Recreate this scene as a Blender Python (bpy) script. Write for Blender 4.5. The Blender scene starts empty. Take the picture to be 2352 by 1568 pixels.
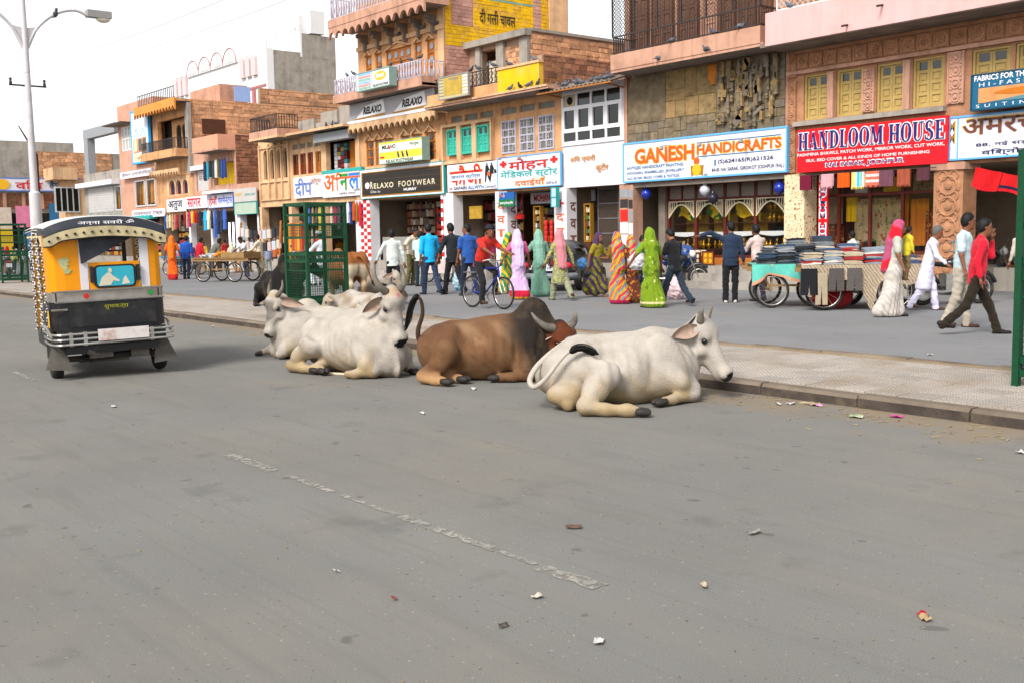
import bpy, math, random
import numpy as np
from mathutils import Vector, Matrix, Euler
R_ = random.Random(7)
SC = bpy.context.scene
COL = SC.collection
rad = math.radians
# ------------------------------------------------------------------ camera, sky, sun, exposure
YAW, PITCH, ROLL, EYE, FPX = 39.2, 5.87, 1.0, 1.55, 2400.0      # FPX: focal length for a picture 2352 wide
_a, _p, _r = rad(YAW), rad(PITCH), rad(ROLL)
_F = Vector((-math.cos(_a), math.sin(_a), 0)); _R = Vector((math.sin(_a), math.cos(_a), 0)); _U = Vector((0, 0, 1))
_Fp = _F*math.cos(_p) - _U*math.sin(_p); _Up = _U*math.cos(_p) + _F*math.sin(_p)
_Rr = _R*math.cos(_r) - _Up*math.sin(_r); _Ur = _Up*math.cos(_r) + _R*math.sin(_r)
cd = bpy.data.cameras.new('camera'); cam = bpy.data.objects.new('camera', cd); COL.objects.link(cam)
cd.sensor_width = 36.0; cd.lens = FPX/2352*36.0; cd.clip_start = 0.1; cd.clip_end = 2000
_m = Matrix((_Rr, _Ur, -_Fp)).transposed().to_4x4(); _m.translation = Vector((0, 0, EYE)); cam.matrix_world = _m
SC.camera = cam
W = bpy.data.worlds.new('World'); SC.world = W; W.use_nodes = True
SUN_EL, SUN_AZ = 42.0, 290.0          # azimuth: direction the light comes FROM, degrees from +X counter-clockwise
_n = W.node_tree.nodes; _l = W.node_tree.links
_bg = _n['Background']; _sky = _n.new('ShaderNodeTexSky'); _sky.sky_type = 'NISHITA'; _sky.sun_disc = False
_sky.sun_elevation = rad(SUN_EL); _sky.sun_rotation = rad(90-SUN_AZ); _sky.air_density = 1.0; _sky.dust_density = 1.0; _sky.ozone_density = 1.0
_hs = _n.new('ShaderNodeHueSaturation'); _hs.inputs['Saturation'].default_value = 0.16; _hs.inputs['Value'].default_value = 1.0
_l.new(_sky.outputs[0], _hs.inputs['Color']); _l.new(_hs.outputs[0], _bg.inputs['Color']); _bg.inputs['Strength'].default_value = 0.135
sd = bpy.data.lights.new('sun', 'SUN'); sun = bpy.data.objects.new('sun', sd); COL.objects.link(sun)
sd.energy = 2.4; sd.angle = rad(20); sd.color = (1.0, 0.95, 0.88)
_d = Vector((math.cos(rad(SUN_AZ))*math.cos(rad(SUN_EL)), math.sin(rad(SUN_AZ))*math.cos(rad(SUN_EL)), math.sin(rad(SUN_EL))))
sun.rotation_euler = _d.to_track_quat('Z', 'Y').to_euler(); sun.location = _d*60
SC.view_settings.view_transform = 'Standard'; SC.view_settings.look = 'None'
SC.view_settings.exposure = 0.85; SC.view_settings.gamma = 1.0; SC.view_settings.use_curve_mapping = False

# ------------------------------------------------------------------ measuring: a sight line of the survey camera met with a plane of the street
def _ray(x, y): return _Rr*((x-1176)/FPX) - _Ur*((y-784)/FPX) + _Fp
def G(x, y, z=0.0):
 d = _ray(x, y); t = (z-EYE)/d.z; return Vector((0, 0, EYE)) + d*t
YF = 22.4
def F(x, y, Y=YF):
 d = _ray(x, y); t = Y/d.y; return Vector((0, 0, EYE)) + d*t
def FX(x, y, X):
 d = _ray(x, y); t = X/d.x; return Vector((0, 0, EYE)) + d*t
def rect(x0, y0, x1, y1, Y=YF):
 a = F(x0, y0, Y); b = F(x1, y1, Y); return a.x, b.x, b.z, a.z      # X0, X1, Z0, Z1
def srgb(h):
 h = h.lstrip('#'); o = []
 for i in (0, 2, 4):
  c = int(h[i:i+2], 16)/255; o.append(c/12.92 if c <= .04045 else ((c+.055)/1.055)**2.4)
 return tuple(o)
# ------------------------------------------------------------------ materials
MATS = {}
def M(name, col=(.5, .5, .5), rough=.8, var=.12, scale=5., bump=0., bscale=60., metal=0., spec=.3, rnd=0., dirt=None, dscale=1.2, damt=.5, attr=None, coord='W', streak=0., emit=None, fine=0., tr=0., sheen=0.):
 """procedural surface: base colour x noise, optional dirt patches, streaks, per-piece variation, bump"""
 if name in MATS: return MATS[name]
 if isinstance(col, str): col = srgb(col)
 m = bpy.data.materials.new(name); m.use_nodes = True; MATS[name] = m
 nt = m.node_tree; N = nt.nodes; L = nt.links; b = N['Principled BSDF']
 b.inputs['Roughness'].default_value = rough; b.inputs['Metallic'].default_value = metal
 b.inputs['Specular IOR Level'].default_value = spec
 if sheen: b.inputs['Sheen Weight'].default_value = sheen
 if tr: b.inputs['Transmission Weight'].default_value = tr
 m.diffuse_color = (*col, 1)
 if coord == 'W': pos = N.new('ShaderNodeNewGeometry').outputs['Position']
 else: pos = N.new('ShaderNodeTexCoord').outputs['Object']
 def noise(sc, det=4., vec=None, ro=.55):
  t = N.new('ShaderNodeTexNoise'); t.inputs['Scale'].default_value = sc; t.inputs['Detail'].default_value = det; t.inputs['Roughness'].default_value = ro
  L.new(vec if vec is not None else pos, t.inputs['Vector']); return t.outputs['Fac']
 def mapr(x, a, c, d, e):
  t = N.new('ShaderNodeMapRange'); L.new(x, t.inputs[0])
  for i, q in zip((1, 2, 3, 4), (a, c, d, e)): t.inputs[i].default_value = q
  return t.outputs[0]
 def mul(c, f):
  t = N.new('ShaderNodeMix'); t.data_type = 'RGBA'; t.blend_type = 'MULTIPLY'; t.inputs[0].default_value = 1
  L.new(c, t.inputs[6]); L.new(f, t.inputs[7]); return t.outputs[2]
 def mix(f, c, d):
  t = N.new('ShaderNodeMix'); t.data_type = 'RGBA'; L.new(f, t.inputs[0])
  for s, i in ((c, 6), (d, 7)):
   if hasattr(s, 'is_linked'): L.new(s, t.inputs[i])
   else: t.inputs[i].default_value = (*s, 1)
  return t.outputs[2]
 if attr:
  c = N.new('ShaderNodeAttribute'); c.attribute_name = attr; c = c.outputs['Color']
 else:
  c = N.new('ShaderNodeRGB'); c.outputs[0].default_value = (*col, 1); c = c.outputs[0]
 if var: c = mul(c, mapr(noise(scale), .25, .75, 1-var, 1+var))
 if fine: c = mul(c, mapr(noise(180., 2.), .3, .7, 1-fine, 1+fine))
 if rnd:
  oi = N.new('ShaderNodeObjectInfo'); c = mul(c, mapr(oi.outputs['Random'], 0, 1, 1-rnd, 1+rnd))
 if dirt is not None:
  if isinstance(dirt, str): dirt = srgb(dirt)
  f = mapr(noise(dscale, 6., ro=.65), .5, .72, 0, damt); c = mix(f, c, dirt)
 if streak:
  mp = N.new('ShaderNodeMapping'); mp.inputs['Scale'].default_value = (3.2, 3.2, .22); L.new(pos, mp.inputs['Vector'])
  f = mapr(noise(1.3, 5., mp.outputs[0], .7), .48, .75, 0, streak); c = mix(f, c, tuple(q*.35 for q in col))
 L.new(c, b.inputs['Base Color'])
 if bump:
  bp = N.new('ShaderNodeBump'); bp.inputs['Strength'].default_value = min(1, bump); bp.inputs['Distance'].default_value = .02
  L.new(noise(bscale, 5.), bp.inputs['Height']); L.new(bp.outputs[0], b.inputs['Normal'])
 if emit:
  b.inputs['Emission Color'].default_value = (*emit[0], 1); b.inputs['Emission Strength'].default_value = emit[1]
 return m
def glass(name, tint=(.93, .94, .93), rough=.05):
 if name in MATS: return MATS[name]
 m = bpy.data.materials.new(name); m.use_nodes = True; MATS[name] = m
 nt = m.node_tree; N = nt.nodes; L = nt.links; out = N['Material Output']; N.remove(N['Principled BSDF'])
 t = N.new('ShaderNodeBsdfTransparent'); t.inputs[0].default_value = (*tint, 1); g = N.new('ShaderNodeBsdfGlossy'); g.inputs['Roughness'].default_value = rough
 lw = N.new('ShaderNodeLayerWeight'); lw.inputs['Blend'].default_value = .5; pw = N.new('ShaderNodeMath'); pw.operation = 'POWER'; pw.inputs[1].default_value = 4.; L.new(lw.outputs['Facing'], pw.inputs[0])
 fr = N.new('ShaderNodeMapRange'); L.new(pw.outputs[0], fr.inputs[0]); fr.inputs[3].default_value = .045; fr.inputs[4].default_value = .7; mx = N.new('ShaderNodeMixShader')
 L.new(fr.outputs[0], mx.inputs[0]); L.new(t.outputs[0], mx.inputs[1]); L.new(g.outputs[0], mx.inputs[2]); L.new(mx.outputs[0], out.inputs[0])
 return m
# ------------------------------------------------------------------ objects
ORG = {}
def org(o): return ORG.get(o.name, Vector((0, 0, 0)))
def thing(name, label, cat, loc=(0, 0, 0), rz=0., group=None, kind=None, local=False):
 o = bpy.data.objects.new(name, None); COL.objects.link(o); o.location = loc; o.rotation_euler = (0, 0, rz); o.empty_display_size = .2
 o['label'] = label; o['category'] = cat
 if group: o['group'] = group
 if kind: o['kind'] = kind
 ORG[o.name] = Vector((0, 0, 0)) if local else Vector(loc)
 return o
def tag(o, label, cat, group=None):
 o['label'] = label; o['category'] = cat
 if group: o['group'] = group
 return o
def link(name, me, parent=None, loc=None):
 o = bpy.data.objects.new(name, me); COL.objects.link(o)
 if parent is not None:
  o.parent = parent; o.location = -org(parent) if loc is None else loc
  ORG[o.name] = Vector((0, 0, 0))
 elif loc is not None: o.location = loc
 return o
def copy_tree(o, parent=None):
 c = o.copy(); COL.objects.link(c); c.parent = parent; ORG[c.name] = org(o)
 for ch in o.children: copy_tree(ch, c)
 return c
def np_mesh(name, v, quads, mats, smooth=True, cols=None):
 me = bpy.data.meshes.new(name); v = np.asarray(v, np.float32); q = np.asarray(quads, np.int32); n = q.shape[1]
 me.vertices.add(len(v)); me.vertices.foreach_set('co', v.ravel()); me.loops.add(q.size); me.loops.foreach_set('vertex_index', q.ravel())
 me.polygons.add(len(q)); me.polygons.foreach_set('loop_start', np.arange(0, q.size, n, dtype=np.int32))
 if smooth: me.polygons.foreach_set('use_smooth', np.ones(len(q), bool))
 me.update(calc_edges=True)
 for m in (mats if isinstance(mats, (list, tuple)) else [mats]): me.materials.append(m)
 if cols is not None:
  a = me.color_attributes.new('coat', 'FLOAT_COLOR', 'POINT'); c4 = np.ones((len(v), 4), np.float32); c4[:, :3] = cols; a.data.foreach_set('color', c4.ravel())
 return me
class MB:
 def __init__(s): s.v = []; s.f = []; s.m = []; s.mi = 0
 def add(s, vs, fs):
  n = len(s.v); s.v += [tuple(q) for q in vs]; s.f += [tuple(i+n for i in f) for f in fs]; s.m += [s.mi]*len(fs); return s
 def quad(s, a, b, c, d): return s.add((a, b, c, d), ((0, 1, 2, 3),))
 def box(s, x0, x1, y0, y1, z0, z1):
  if x0 > x1: x0, x1 = x1, x0
  if y0 > y1: y0, y1 = y1, y0
  if z0 > z1: z0, z1 = z1, z0
  return s.add([(x, y, z) for x in (x0, x1) for y in (y0, y1) for z in (z0, z1)], ((0, 1, 3, 2), (4, 6, 7, 5), (0, 4, 5, 1), (2, 3, 7, 6), (0, 2, 6, 4), (1, 5, 7, 3)))
 def obox(s, c, hx, hy, hz, ax=None):      # oriented box: centre, half sizes, 3 axes
  ax = ax or ((1, 0, 0), (0, 1, 0), (0, 0, 1)); c = Vector(c); A = [Vector(q).normalized() for q in ax]
  vs = [c+A[0]*i*hx+A[1]*j*hy+A[2]*k*hz for i in (-1, 1) for j in (-1, 1) for k in (-1, 1)]
  return s.add(vs, ((0, 1, 3, 2), (4, 6, 7, 5), (0, 4, 5, 1), (2, 3, 7, 6), (0, 2, 6, 4), (1, 5, 7, 3)))
 def bar(s, a, b, w, h=None):      # rectangular bar from a to b
  a = Vector(a); b = Vector(b); d = b-a; h = h or w; u = Vector((0, 0, 1)) if abs(d.normalized().z) < .9 else Vector((0, 1, 0))
  x = d.cross(u).normalized(); y = x.cross(d).normalized(); return s.obox((a+b)/2, d.length/2, w/2, h/2, (d, x, y))
 def prism(s, pts, plane, d0, d1):     # plane xz -> along y, xy -> along z, yz -> along x
  mp = {'xz': lambda p, d: (p[0], d, p[1]), 'xy': lambda p, d: (p[0], p[1], d), 'yz': lambda p, d: (d, p[0], p[1])}[plane]; n = len(pts)
  vs = [mp(p, d0) for p in pts]+[mp(p, d1) for p in pts]
  return s.add(vs, [tuple(range(n)), tuple(range(2*n-1, n-1, -1))]+[(i, i+n, (i+1) % n+n, (i+1) % n) for i in range(n)])
 def tube(s, path, r, n=8, cap=True, sq=1.):
  P = [Vector(p) for p in path]; rs = r if isinstance(r, (list, tuple)) else [r]*len(P); vs = []; fs = []; prev = None
  for i, p in enumerate(P):
   d = (P[min(i+1, len(P)-1)]-P[max(i-1, 0)]).normalized()
   if prev is None: x = d.orthogonal().normalized()
   else: x = (prev-d*prev.dot(d)).normalized()
   prev = x; y = d.cross(x)
   for k in range(n):
    t = 2*math.pi*k/n; vs.append(p+x*(rs[i]*math.cos(t))+y*(rs[i]*sq*math.sin(t)))
  for i in range(len(P)-1):
   for k in range(n): fs.append((i*n+k, i*n+(k+1) % n, (i+1)*n+(k+1) % n, (i+1)*n+k))
  if cap: fs.append(tuple(range(n-1, -1, -1))); fs.append(tuple((len(P)-1)*n+k for k in range(n)))
  return s.add(vs, fs)
 def lathe(s, prof, c=(0, 0, 0), n=16, ax='z', cap=True):     # prof: (radius, height)
  c = Vector(c); vs = []; fs = []
  for r, h in prof:
   for k in range(n):
    t = 2*math.pi*k/n; a, b = r*math.cos(t), r*math.sin(t)
    vs.append(c+Vector({'z': (a, b, h), 'y': (a, h, b), 'x': (h, a, b)}[ax]))
  for i in range(len(prof)-1):
   for k in range(n): fs.append((i*n+k, i*n+(k+1) % n, (i+1)*n+(k+1) % n, (i+1)*n+k))
  if cap: fs.append(tuple(range(n-1, -1, -1))); fs.append(tuple((len(prof)-1)*n+k for k in range(n)))
  return s.add(vs, fs)
 def ell(s, c, r, n=12, m=8):
  prof = [(max(1e-4, math.sin(math.pi*i/m)), -math.cos(math.pi*i/m)) for i in range(m+1)]; k = len(s.v); s.lathe(prof, (0, 0, 0), n)
  for i in range(k, len(s.v)): p = s.v[i]; s.v[i] = (c[0]+p[0]*r[0], c[1]+p[1]*r[1], c[2]+p[2]*r[2])
  return s
 def ring(s, c, R, r, ax='y', n=28, m=8, a0=0., a1=360.):
  c = Vector(c); full = abs(a1-a0) >= 360; path = []
  for i in range(n+1):
   t = rad(a0+(a1-a0)*i/n); path.append(c+Vector({'y': (math.cos(t)*R, 0, math.sin(t)*R), 'x': (0, math.cos(t)*R, math.sin(t)*R), 'z': (math.cos(t)*R, math.sin(t)*R, 0)}[ax]))
  return s.tube(path, r, m, cap=not full)
 def mesh(s, name, mats=None, smooth=False):
  me = bpy.data.meshes.new(name); me.from_pydata(s.v, [], s.f); mats = mats if isinstance(mats, (list, tuple)) else [mats]
  for m in mats:
   if m: me.materials.append(m)
  if len(mats) > 1: me.polygons.foreach_set('material_index', np.array(s.m, np.int32))
  if smooth:
   me.polygons.foreach_set('use_smooth', np.ones(len(s.f), bool))
  me.update(); return me
 def build(s, name, mats, parent=None, smooth=False, loc=None, kind=None, auto=None):
  me = s.mesh(name, mats, smooth); o = link(name, me, parent, loc)
  if smooth and auto:
   me.set_sharp_from_angle(angle=rad(auto))
  if kind: o['kind'] = kind
  return o
def box(name, mat, x0, x1, y0, y1, z0, z1, parent=None, kind=None): return MB().box(x0, x1, y0, y1, z0, z1).build(name, mat, parent, kind=kind)
# ------------------------------------------------------------------ lettering
def text_mesh(s, ext=.0, off=0., shear=0., sp=1.):
 if any('ऀ' <= q <= 'ॿ' for q in s): off = min(off*.5, .016)
 c = bpy.data.curves.new('lettering', 'FONT'); c.body = s; c.extrude = ext; c.offset = off; c.shear = shear; c.resolution_u = 3; c.space_character = sp
 o = bpy.data.objects.new('lettering', c); COL.objects.link(o); me = bpy.data.meshes.new_from_object(o); bpy.data.objects.remove(o); bpy.data.curves.remove(c); return me
def text(s, mat, X0, X1, Z0, Z1, Y, parent=None, plane='F', name='lettering', ext=.008, bold=0., shear=0., sp=1., ref=None, tilt=0.):
 """letters standing proud of a board; fitted to the box X0..X1, Z0..Z1 on the plane Y (F: facing the street, S: facing +X)"""
 me = text_mesh(s, 0., bold, shear, sp); n = len(me.vertices)
 if not n: return None
 v = np.empty(n*3, np.float32); me.vertices.foreach_get('co', v); v = v.reshape(-1, 3); lo = v.min(0); hi = v.max(0); w = max(1e-4, hi[0]-lo[0]); h = max(1e-4, hi[1]-lo[1])
 x = X0+(v[:, 0]-lo[0])/w*(X1-X0); z = Z0+(v[:, 1]-lo[1])/h*(Z1-Z0)+tilt*(v[:, 0]-lo[0])/w; q = np.empty_like(v)
 if plane == 'F': q[:, 0] = x; q[:, 1] = Y-ext; q[:, 2] = z
 else: q[:, 0] = Y+ext; q[:, 1] = x; q[:, 2] = z
 me.vertices.foreach_set('co', q.ravel()); me.update(); me.materials.clear(); me.materials.append(mat)
 return link(name, me, parent)
# ------------------------------------------------------------------ soft-union solids (distance fields turned into one skin)
class SDF:
 def __init__(s, h=.02): s.h = h; s.p = []
 def ball(s, c, r, k=.05, sub=False): s.p.append(('c', np.array(c, float), np.array(c, float), r, r, k, sub, None)); return s
 def cone(s, a, b, ra, rb, k=.05, sub=False, sq=None): s.p.append(('c', np.array(a, float), np.array(b, float), ra, rb, k, sub, sq)); return s
 def chain(s, pts, rs, k=.05, sq=None):
  for i in range(len(pts)-1): s.cone(pts[i], pts[i+1], rs[i], rs[i+1], k, False, sq)
  return s
 def ell(s, c, r, k=.05, rot=None, sub=False):
  m = np.eye(3) if rot is None else np.array(Euler([rad(q) for q in rot]).to_matrix()); s.p.append(('e', np.array(c, float), np.array(r, float), m, None, k, sub, None)); return s
 def mesh(s):
  h = s.h; lo = []; hi = []
  for t in s.p:
   if t[6]: continue
   if t[0] == 'c': r = max(t[3], t[4])*(max(1., t[7][1]) if t[7] else 1.); lo.append(np.minimum(t[1], t[2])-r); hi.append(np.maximum(t[1], t[2])+r)
   else: r = max(t[2]); lo.append(t[1]-r); hi.append(t[1]+r)
  lo = np.min(lo, 0)-3*h; hi = np.max(hi, 0)+3*h; n = np.ceil((hi-lo)/h).astype(int)+1
  f = np.full(n, 9., np.float32); ax = [lo[i]+h*np.arange(n[i]) for i in range(3)]
  for t in s.p:
   k = t[5]
   if t[0] == 'c': r = max(t[3], t[4])*(max(1., t[7][1]) if t[7] else 1.); a = np.minimum(t[1], t[2])-r; b = np.maximum(t[1], t[2])+r
   else: r = np.sqrt(((t[3]*t[2][None, :])**2).sum(1)); a = t[1]-r; b = t[1]+r
   pad = k+3*h; i0 = np.maximum(0, np.floor((a-pad-lo)/h).astype(int)); i1 = np.minimum(n, np.ceil((b+pad-lo)/h).astype(int)+1)
   if (i1 <= i0).any(): continue
   sl = tuple(slice(i0[i], i1[i]) for i in range(3)); X = ax[0][sl[0]][:, None, None]; Y = ax[1][sl[1]][None, :, None]; Z = ax[2][sl[2]][None, None, :]
   if t[0] == 'c':
    A, B = t[1], t[2]; d = B-A; L2 = d@d
    if L2 < 1e-9: u = 0.
    else: u = np.clip(((X-A[0])*d[0]+(Y-A[1])*d[1]+(Z-A[2])*d[2])/L2, 0, 1)
    px = X-A[0]-u*d[0]; py = Y-A[1]-u*d[1]; pz = Z-A[2]-u*d[2]; q2 = px*px+py*py+pz*pz
    if t[7]:
     w = np.array(t[7][0], float); w /= np.linalg.norm(w); c = px*w[0]+py*w[1]+pz*w[2]; q2 = q2-c*c+(c/t[7][1])**2
    g = np.sqrt(np.maximum(q2, 0))-(t[3]+(t[4]-t[3])*u)
   else:
    m = t[3].T; x, y, z = X-t[1][0], Y-t[1][1], Z-t[1][2]; r = t[2]
    lx = (m[0, 0]*x+m[0, 1]*y+m[0, 2]*z)/r[0]; ly = (m[1, 0]*x+m[1, 1]*y+m[1, 2]*z)/r[1]; lz = (m[2, 0]*x+m[2, 1]*y+m[2, 2]*z)/r[2]
    k0 = np.sqrt(lx*lx+ly*ly+lz*lz)+1e-9; k1 = np.sqrt((lx/r[0])**2+(ly/r[1])**2+(lz/r[2])**2)+1e-9; g = k0*(k0-1)/k1
   c = f[sl]
   if t[6]:
    e = np.maximum(k-np.abs(c+g), 0)/max(k, 1e-6); f[sl] = np.maximum(c, -g)+e*e*k*.25
   else:
    e = np.maximum(k-np.abs(c-g), 0)/max(k, 1e-6); f[sl] = np.minimum(c, g)-e*e*k*.25
  return surf_nets(f, lo, h)
def surf_nets(f, lo, h):
 s = f < 0; nx, ny, nz = f.shape
 acc = np.zeros((nx-1, ny-1, nz-1), np.int8)
 for i in (0, 1):
  for j in (0, 1):
   for k in (0, 1): acc += s[i:nx-1+i, j:ny-1+j, k:nz-1+k]
 act = (acc > 0) & (acc < 8); ci = np.argwhere(act); idx = np.full(act.shape, -1, np.int64); idx[act] = np.arange(len(ci))
 cor = [(i, j, k) for i in (0, 1) for j in (0, 1) for k in (0, 1)]; val = {c: f[ci[:, 0]+c[0], ci[:, 1]+c[1], ci[:, 2]+c[2]] for c in cor}
 P = np.zeros((len(ci), 3)); cnt = np.zeros(len(ci))
 for a in cor:
  for d in range(3):
   if a[d]: continue
   b = list(a); b[d] = 1; b = tuple(b); va, vb = val[a], val[b]; x = (va < 0) != (vb < 0); t = np.where(x, va/np.where(x, va-vb, 1), 0)
   pt = np.tile(np.array(a, float), (len(ci), 1)); pt[:, d] = t; P[x] += pt[x]; cnt[x] += 1
 V = lo+h*(ci+P/np.maximum(cnt, 1)[:, None]); Q = []
 for d in range(3):
  e, g = [(1, 2), (2, 0), (0, 1)][d]; sl0 = [slice(None)]*3; sl1 = [slice(None)]*3; sl0[d] = slice(0, -1); sl1[d] = slice(1, None)
  x = s[tuple(sl0)] != s[tuple(sl1)]; p = np.argwhere(x); ok = (p[:, e] > 0) & (p[:, g] > 0) & (p[:, e] < f.shape[e]-1) & (p[:, g] < f.shape[g]-1); p = p[ok]
  sg = s[tuple(p.T)]
  def at(a, b):
   q = p.copy(); q[:, e] -= a; q[:, g] -= b; return idx[tuple(q.T)]
  q = np.stack([at(0, 0), at(1, 0), at(1, 1), at(0, 1)], 1); q[~sg] = q[~sg][:, ::-1]; Q.append(q)
 Q = np.concatenate(Q); Q = Q[(Q >= 0).all(1)]
 return V.astype(np.float32), Q
def relax(V, Q, it=1, w=.5):
 for _ in range(it):
  A = np.zeros_like(V); c = np.zeros(len(V), np.float32)
  for i in range(4):
   a, b = Q[:, i], Q[:, (i+1) % 4]; np.add.at(A, a, V[b]); np.add.at(c, a, 1)
  V = V+(A/np.maximum(c, 1)[:, None]-V)*w
 return V
def vnormals(V, Q):
 n = np.cross(V[Q[:, 2]]-V[Q[:, 0]], V[Q[:, 3]]-V[Q[:, 1]]); A = np.zeros_like(V)
 for i in range(4): np.add.at(A, Q[:, i], n)
 return A/np.maximum(np.linalg.norm(A, axis=1), 1e-9)[:, None]
def wob(V, sc, seed=0.):      # cheap smooth pseudo-noise in -1..1
 x, y, z = (V*sc).T; s = seed
 return (np.sin(x*1.7+y*2.3+s)*np.cos(z*2.1-x*.9+s*1.3)+.6*np.sin(y*4.1-z*3.3+s*2.1)*np.cos(x*3.7+s)+.4*np.sin(z*7.3+x*5.1+s*.7))/2.
# ------------------------------------------------------------------ colours of the street
def road_mat(name, col, dust, damt, dirx, yk=0):
 m = M(name, col, .92, .10, .55, bump=.14, bscale=330., spec=.25, dirt=dust, dscale=.42, damt=damt, fine=.22)
 nt = m.node_tree; N = nt.nodes; L = nt.links; b = N['Principled BSDF']; src = b.inputs['Base Color'].links[0].from_socket
 g = N.new('ShaderNodeNewGeometry')
 def lay(src, scl, sc, lo, hi, col, amt, det=6.):      # scuffs drawn out along the traffic, specks, oil spots
  mp = N.new('ShaderNodeMapping'); mp.inputs['Scale'].default_value = scl; mp.inputs['Rotation'].default_value = (0, 0, rad(dirx)); L.new(g.outputs['Position'], mp.inputs['Vector'])
  t = N.new('ShaderNodeTexNoise'); t.inputs['Scale'].default_value = sc; t.inputs['Detail'].default_value = det; t.inputs['Roughness'].default_value = .62; L.new(mp.outputs[0], t.inputs['Vector'])
  r = N.new('ShaderNodeMapRange'); L.new(t.outputs['Fac'], r.inputs[0])
  for i, q in zip((1, 2, 3, 4), (lo, hi, 0, amt)): r.inputs[i].default_value = q
  x = N.new('ShaderNodeMix'); x.data_type = 'RGBA'; L.new(r.outputs[0], x.inputs[0]); L.new(src, x.inputs[6]); x.inputs[7].default_value = (*col, 1); return x.outputs[2]
 src = lay(src, (.12, 1.6, 1), 1.1, .52, .78, tuple(c*1.15 for c in srgb(dust)), .3)
 src = lay(src, (.35, 3., 1), 1.6, .54, .8, tuple(c*.66 for c in srgb(col)), .5)
 src = lay(src, (.06, 7., 1), 2.2, .56, .75, tuple(c*.72 for c in srgb(col)), .4)
 src = lay(src, (1, 1, 1), .5, .5, .75, tuple(c*.8 for c in srgb(col)), .5)
 src = lay(src, (1, 1, 1), 1.7, .62, .7, tuple(c*.55 for c in srgb(col)), .35, 3.)
 src = lay(src, (1, 1, 1), 5.5, .70, .73, tuple(c*.5 for c in srgb(col)), .6, 1.5)
 src = lay(src, (1, 1, 1), 38., .67, .72, tuple(c*1.9 for c in srgb(dust)), .55, 2.)
 if yk: # earth gathered along the kerb
  sx = N.new('ShaderNodeSeparateXYZ'); L.new(g.outputs['Position'], sx.inputs[0]); nz = N.new('ShaderNodeTexNoise'); nz.inputs['Scale'].default_value = 1.4; nz.inputs['Detail'].default_value = 7.; L.new(g.outputs['Position'], nz.inputs['Vector'])
  ad = N.new('ShaderNodeMath'); ad.operation = 'MULTIPLY_ADD'; ad.inputs[1].default_value = 2.6; L.new(nz.outputs['Fac'], ad.inputs[0]); L.new(sx.outputs['Y'], ad.inputs[2]); r = N.new('ShaderNodeMapRange'); L.new(ad.outputs[0], r.inputs[0]); r.inputs[1].default_value = yk+.55; r.inputs[2].default_value = yk+1.5; r.inputs[4].default_value = .85
  x = N.new('ShaderNodeMix'); x.data_type = 'RGBA'; L.new(r.outputs[0], x.inputs[0]); L.new(src, x.inputs[6]); x.inputs[7].default_value = (*srgb('#86745c'), 1); src = x.outputs[2]
 src = lay(src, (1, 1, 1), 30., .675, .71, tuple(c*.35 for c in srgb(col)), .7, 2.)
 L.new(src, b.inputs['Base Color']); return m
m_road = road_mat('worn asphalt', '#757470', '#84796a', .4, 4, 7.98)
m_road2 = road_mat('grey blue asphalt', '#7b7c7e', '#88817a', .35, -3)
m_dust = M('gutter dust', '#8d7a62', .95, .25, 3., bump=.4, bscale=40., dirt='#6e6558', dscale=2., damt=.7, fine=.2)
m_tile = M('dusty paving tile', '#9a928a', .9, .14, 2.2, bump=.25, bscale=90., rnd=.12, dirt='#7d6d5a', dscale=1.1, damt=.9, fine=.15)
m_kerb = M('kerb stone', '#75695c', .92, .25, 3., bump=.5, bscale=30., rnd=.12, dirt='#574b40', dscale=2.2, damt=.8)
m_kerbf = M('sooty kerb face', '#473f39', .95, .35, 4., bump=.6, bscale=25., dirt='#7a6a58', dscale=2.6, damt=.7)
m_line = M('worn white road paint', '#9d9990', .85, .2, 4., dirt='#77736f', dscale=5., damt=.9, bump=.2)
_t = m_line.node_tree; _N, _L = _t.nodes, _t.links; _g = _N.new('ShaderNodeNewGeometry'); _q = _N.new('ShaderNodeTexNoise'); _q.inputs['Scale'].default_value = 22.; _q.inputs['Detail'].default_value = 8.; _q.inputs['Roughness'].default_value = .75; _L.new(_g.outputs['Position'], _q.inputs['Vector']); _k = _N.new('ShaderNodeMapRange'); _L.new(_q.outputs['Fac'], _k.inputs[0]); _k.inputs[1].default_value = .42; _k.inputs[2].default_value = .54; _k.inputs[3].default_value = .12; _k.inputs[4].default_value = .92; _L.new(_k.outputs[0], _N['Principled BSDF'].inputs['Alpha'])      # worn through to the asphalt
m_sand = M('ochre sandstone', '#c9976a', .85, .18, 2., bump=.25, bscale=50., dirt='#84603f', dscale=1.3, damt=.75, streak=.6)
m_sand2 = M('pale sandstone', '#d2aa82', .85, .12, 2., bump=.2, bscale=50., dirt='#927356', dscale=1.1, damt=.7, streak=.6)
m_sandp = M('pink sandstone', '#bb8f79', .85, .14, 2., bump=.2, bscale=50., dirt='#85614f', dscale=1.3, damt=.7, streak=.6)
m_sandd = M('dark carved sandstone', '#a8795a', .85, .2, 5., bump=.5, bscale=35., dirt='#7a5236', dscale=2.2, damt=.6)
m_conc = M('weathered concrete', '#9a938a', .9, .16, 1.5, bump=.25, bscale=40., dirt='#5f5a55', dscale=.8, damt=.7, streak=.5)
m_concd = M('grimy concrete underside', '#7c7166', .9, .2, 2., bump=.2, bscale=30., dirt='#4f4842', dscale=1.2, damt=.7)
m_pink = M('pink plaster', '#dba9a6', .85, .07, .8, bump=.12, bscale=30., dirt='#b28a7c', dscale=.7, damt=.5, streak=.2)
m_white = M('whitewash', '#d5d2d6', .8, .05, 1.5, bump=.08, dirt='#a8a3a5', dscale=.9, damt=.4, streak=.12)
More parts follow.
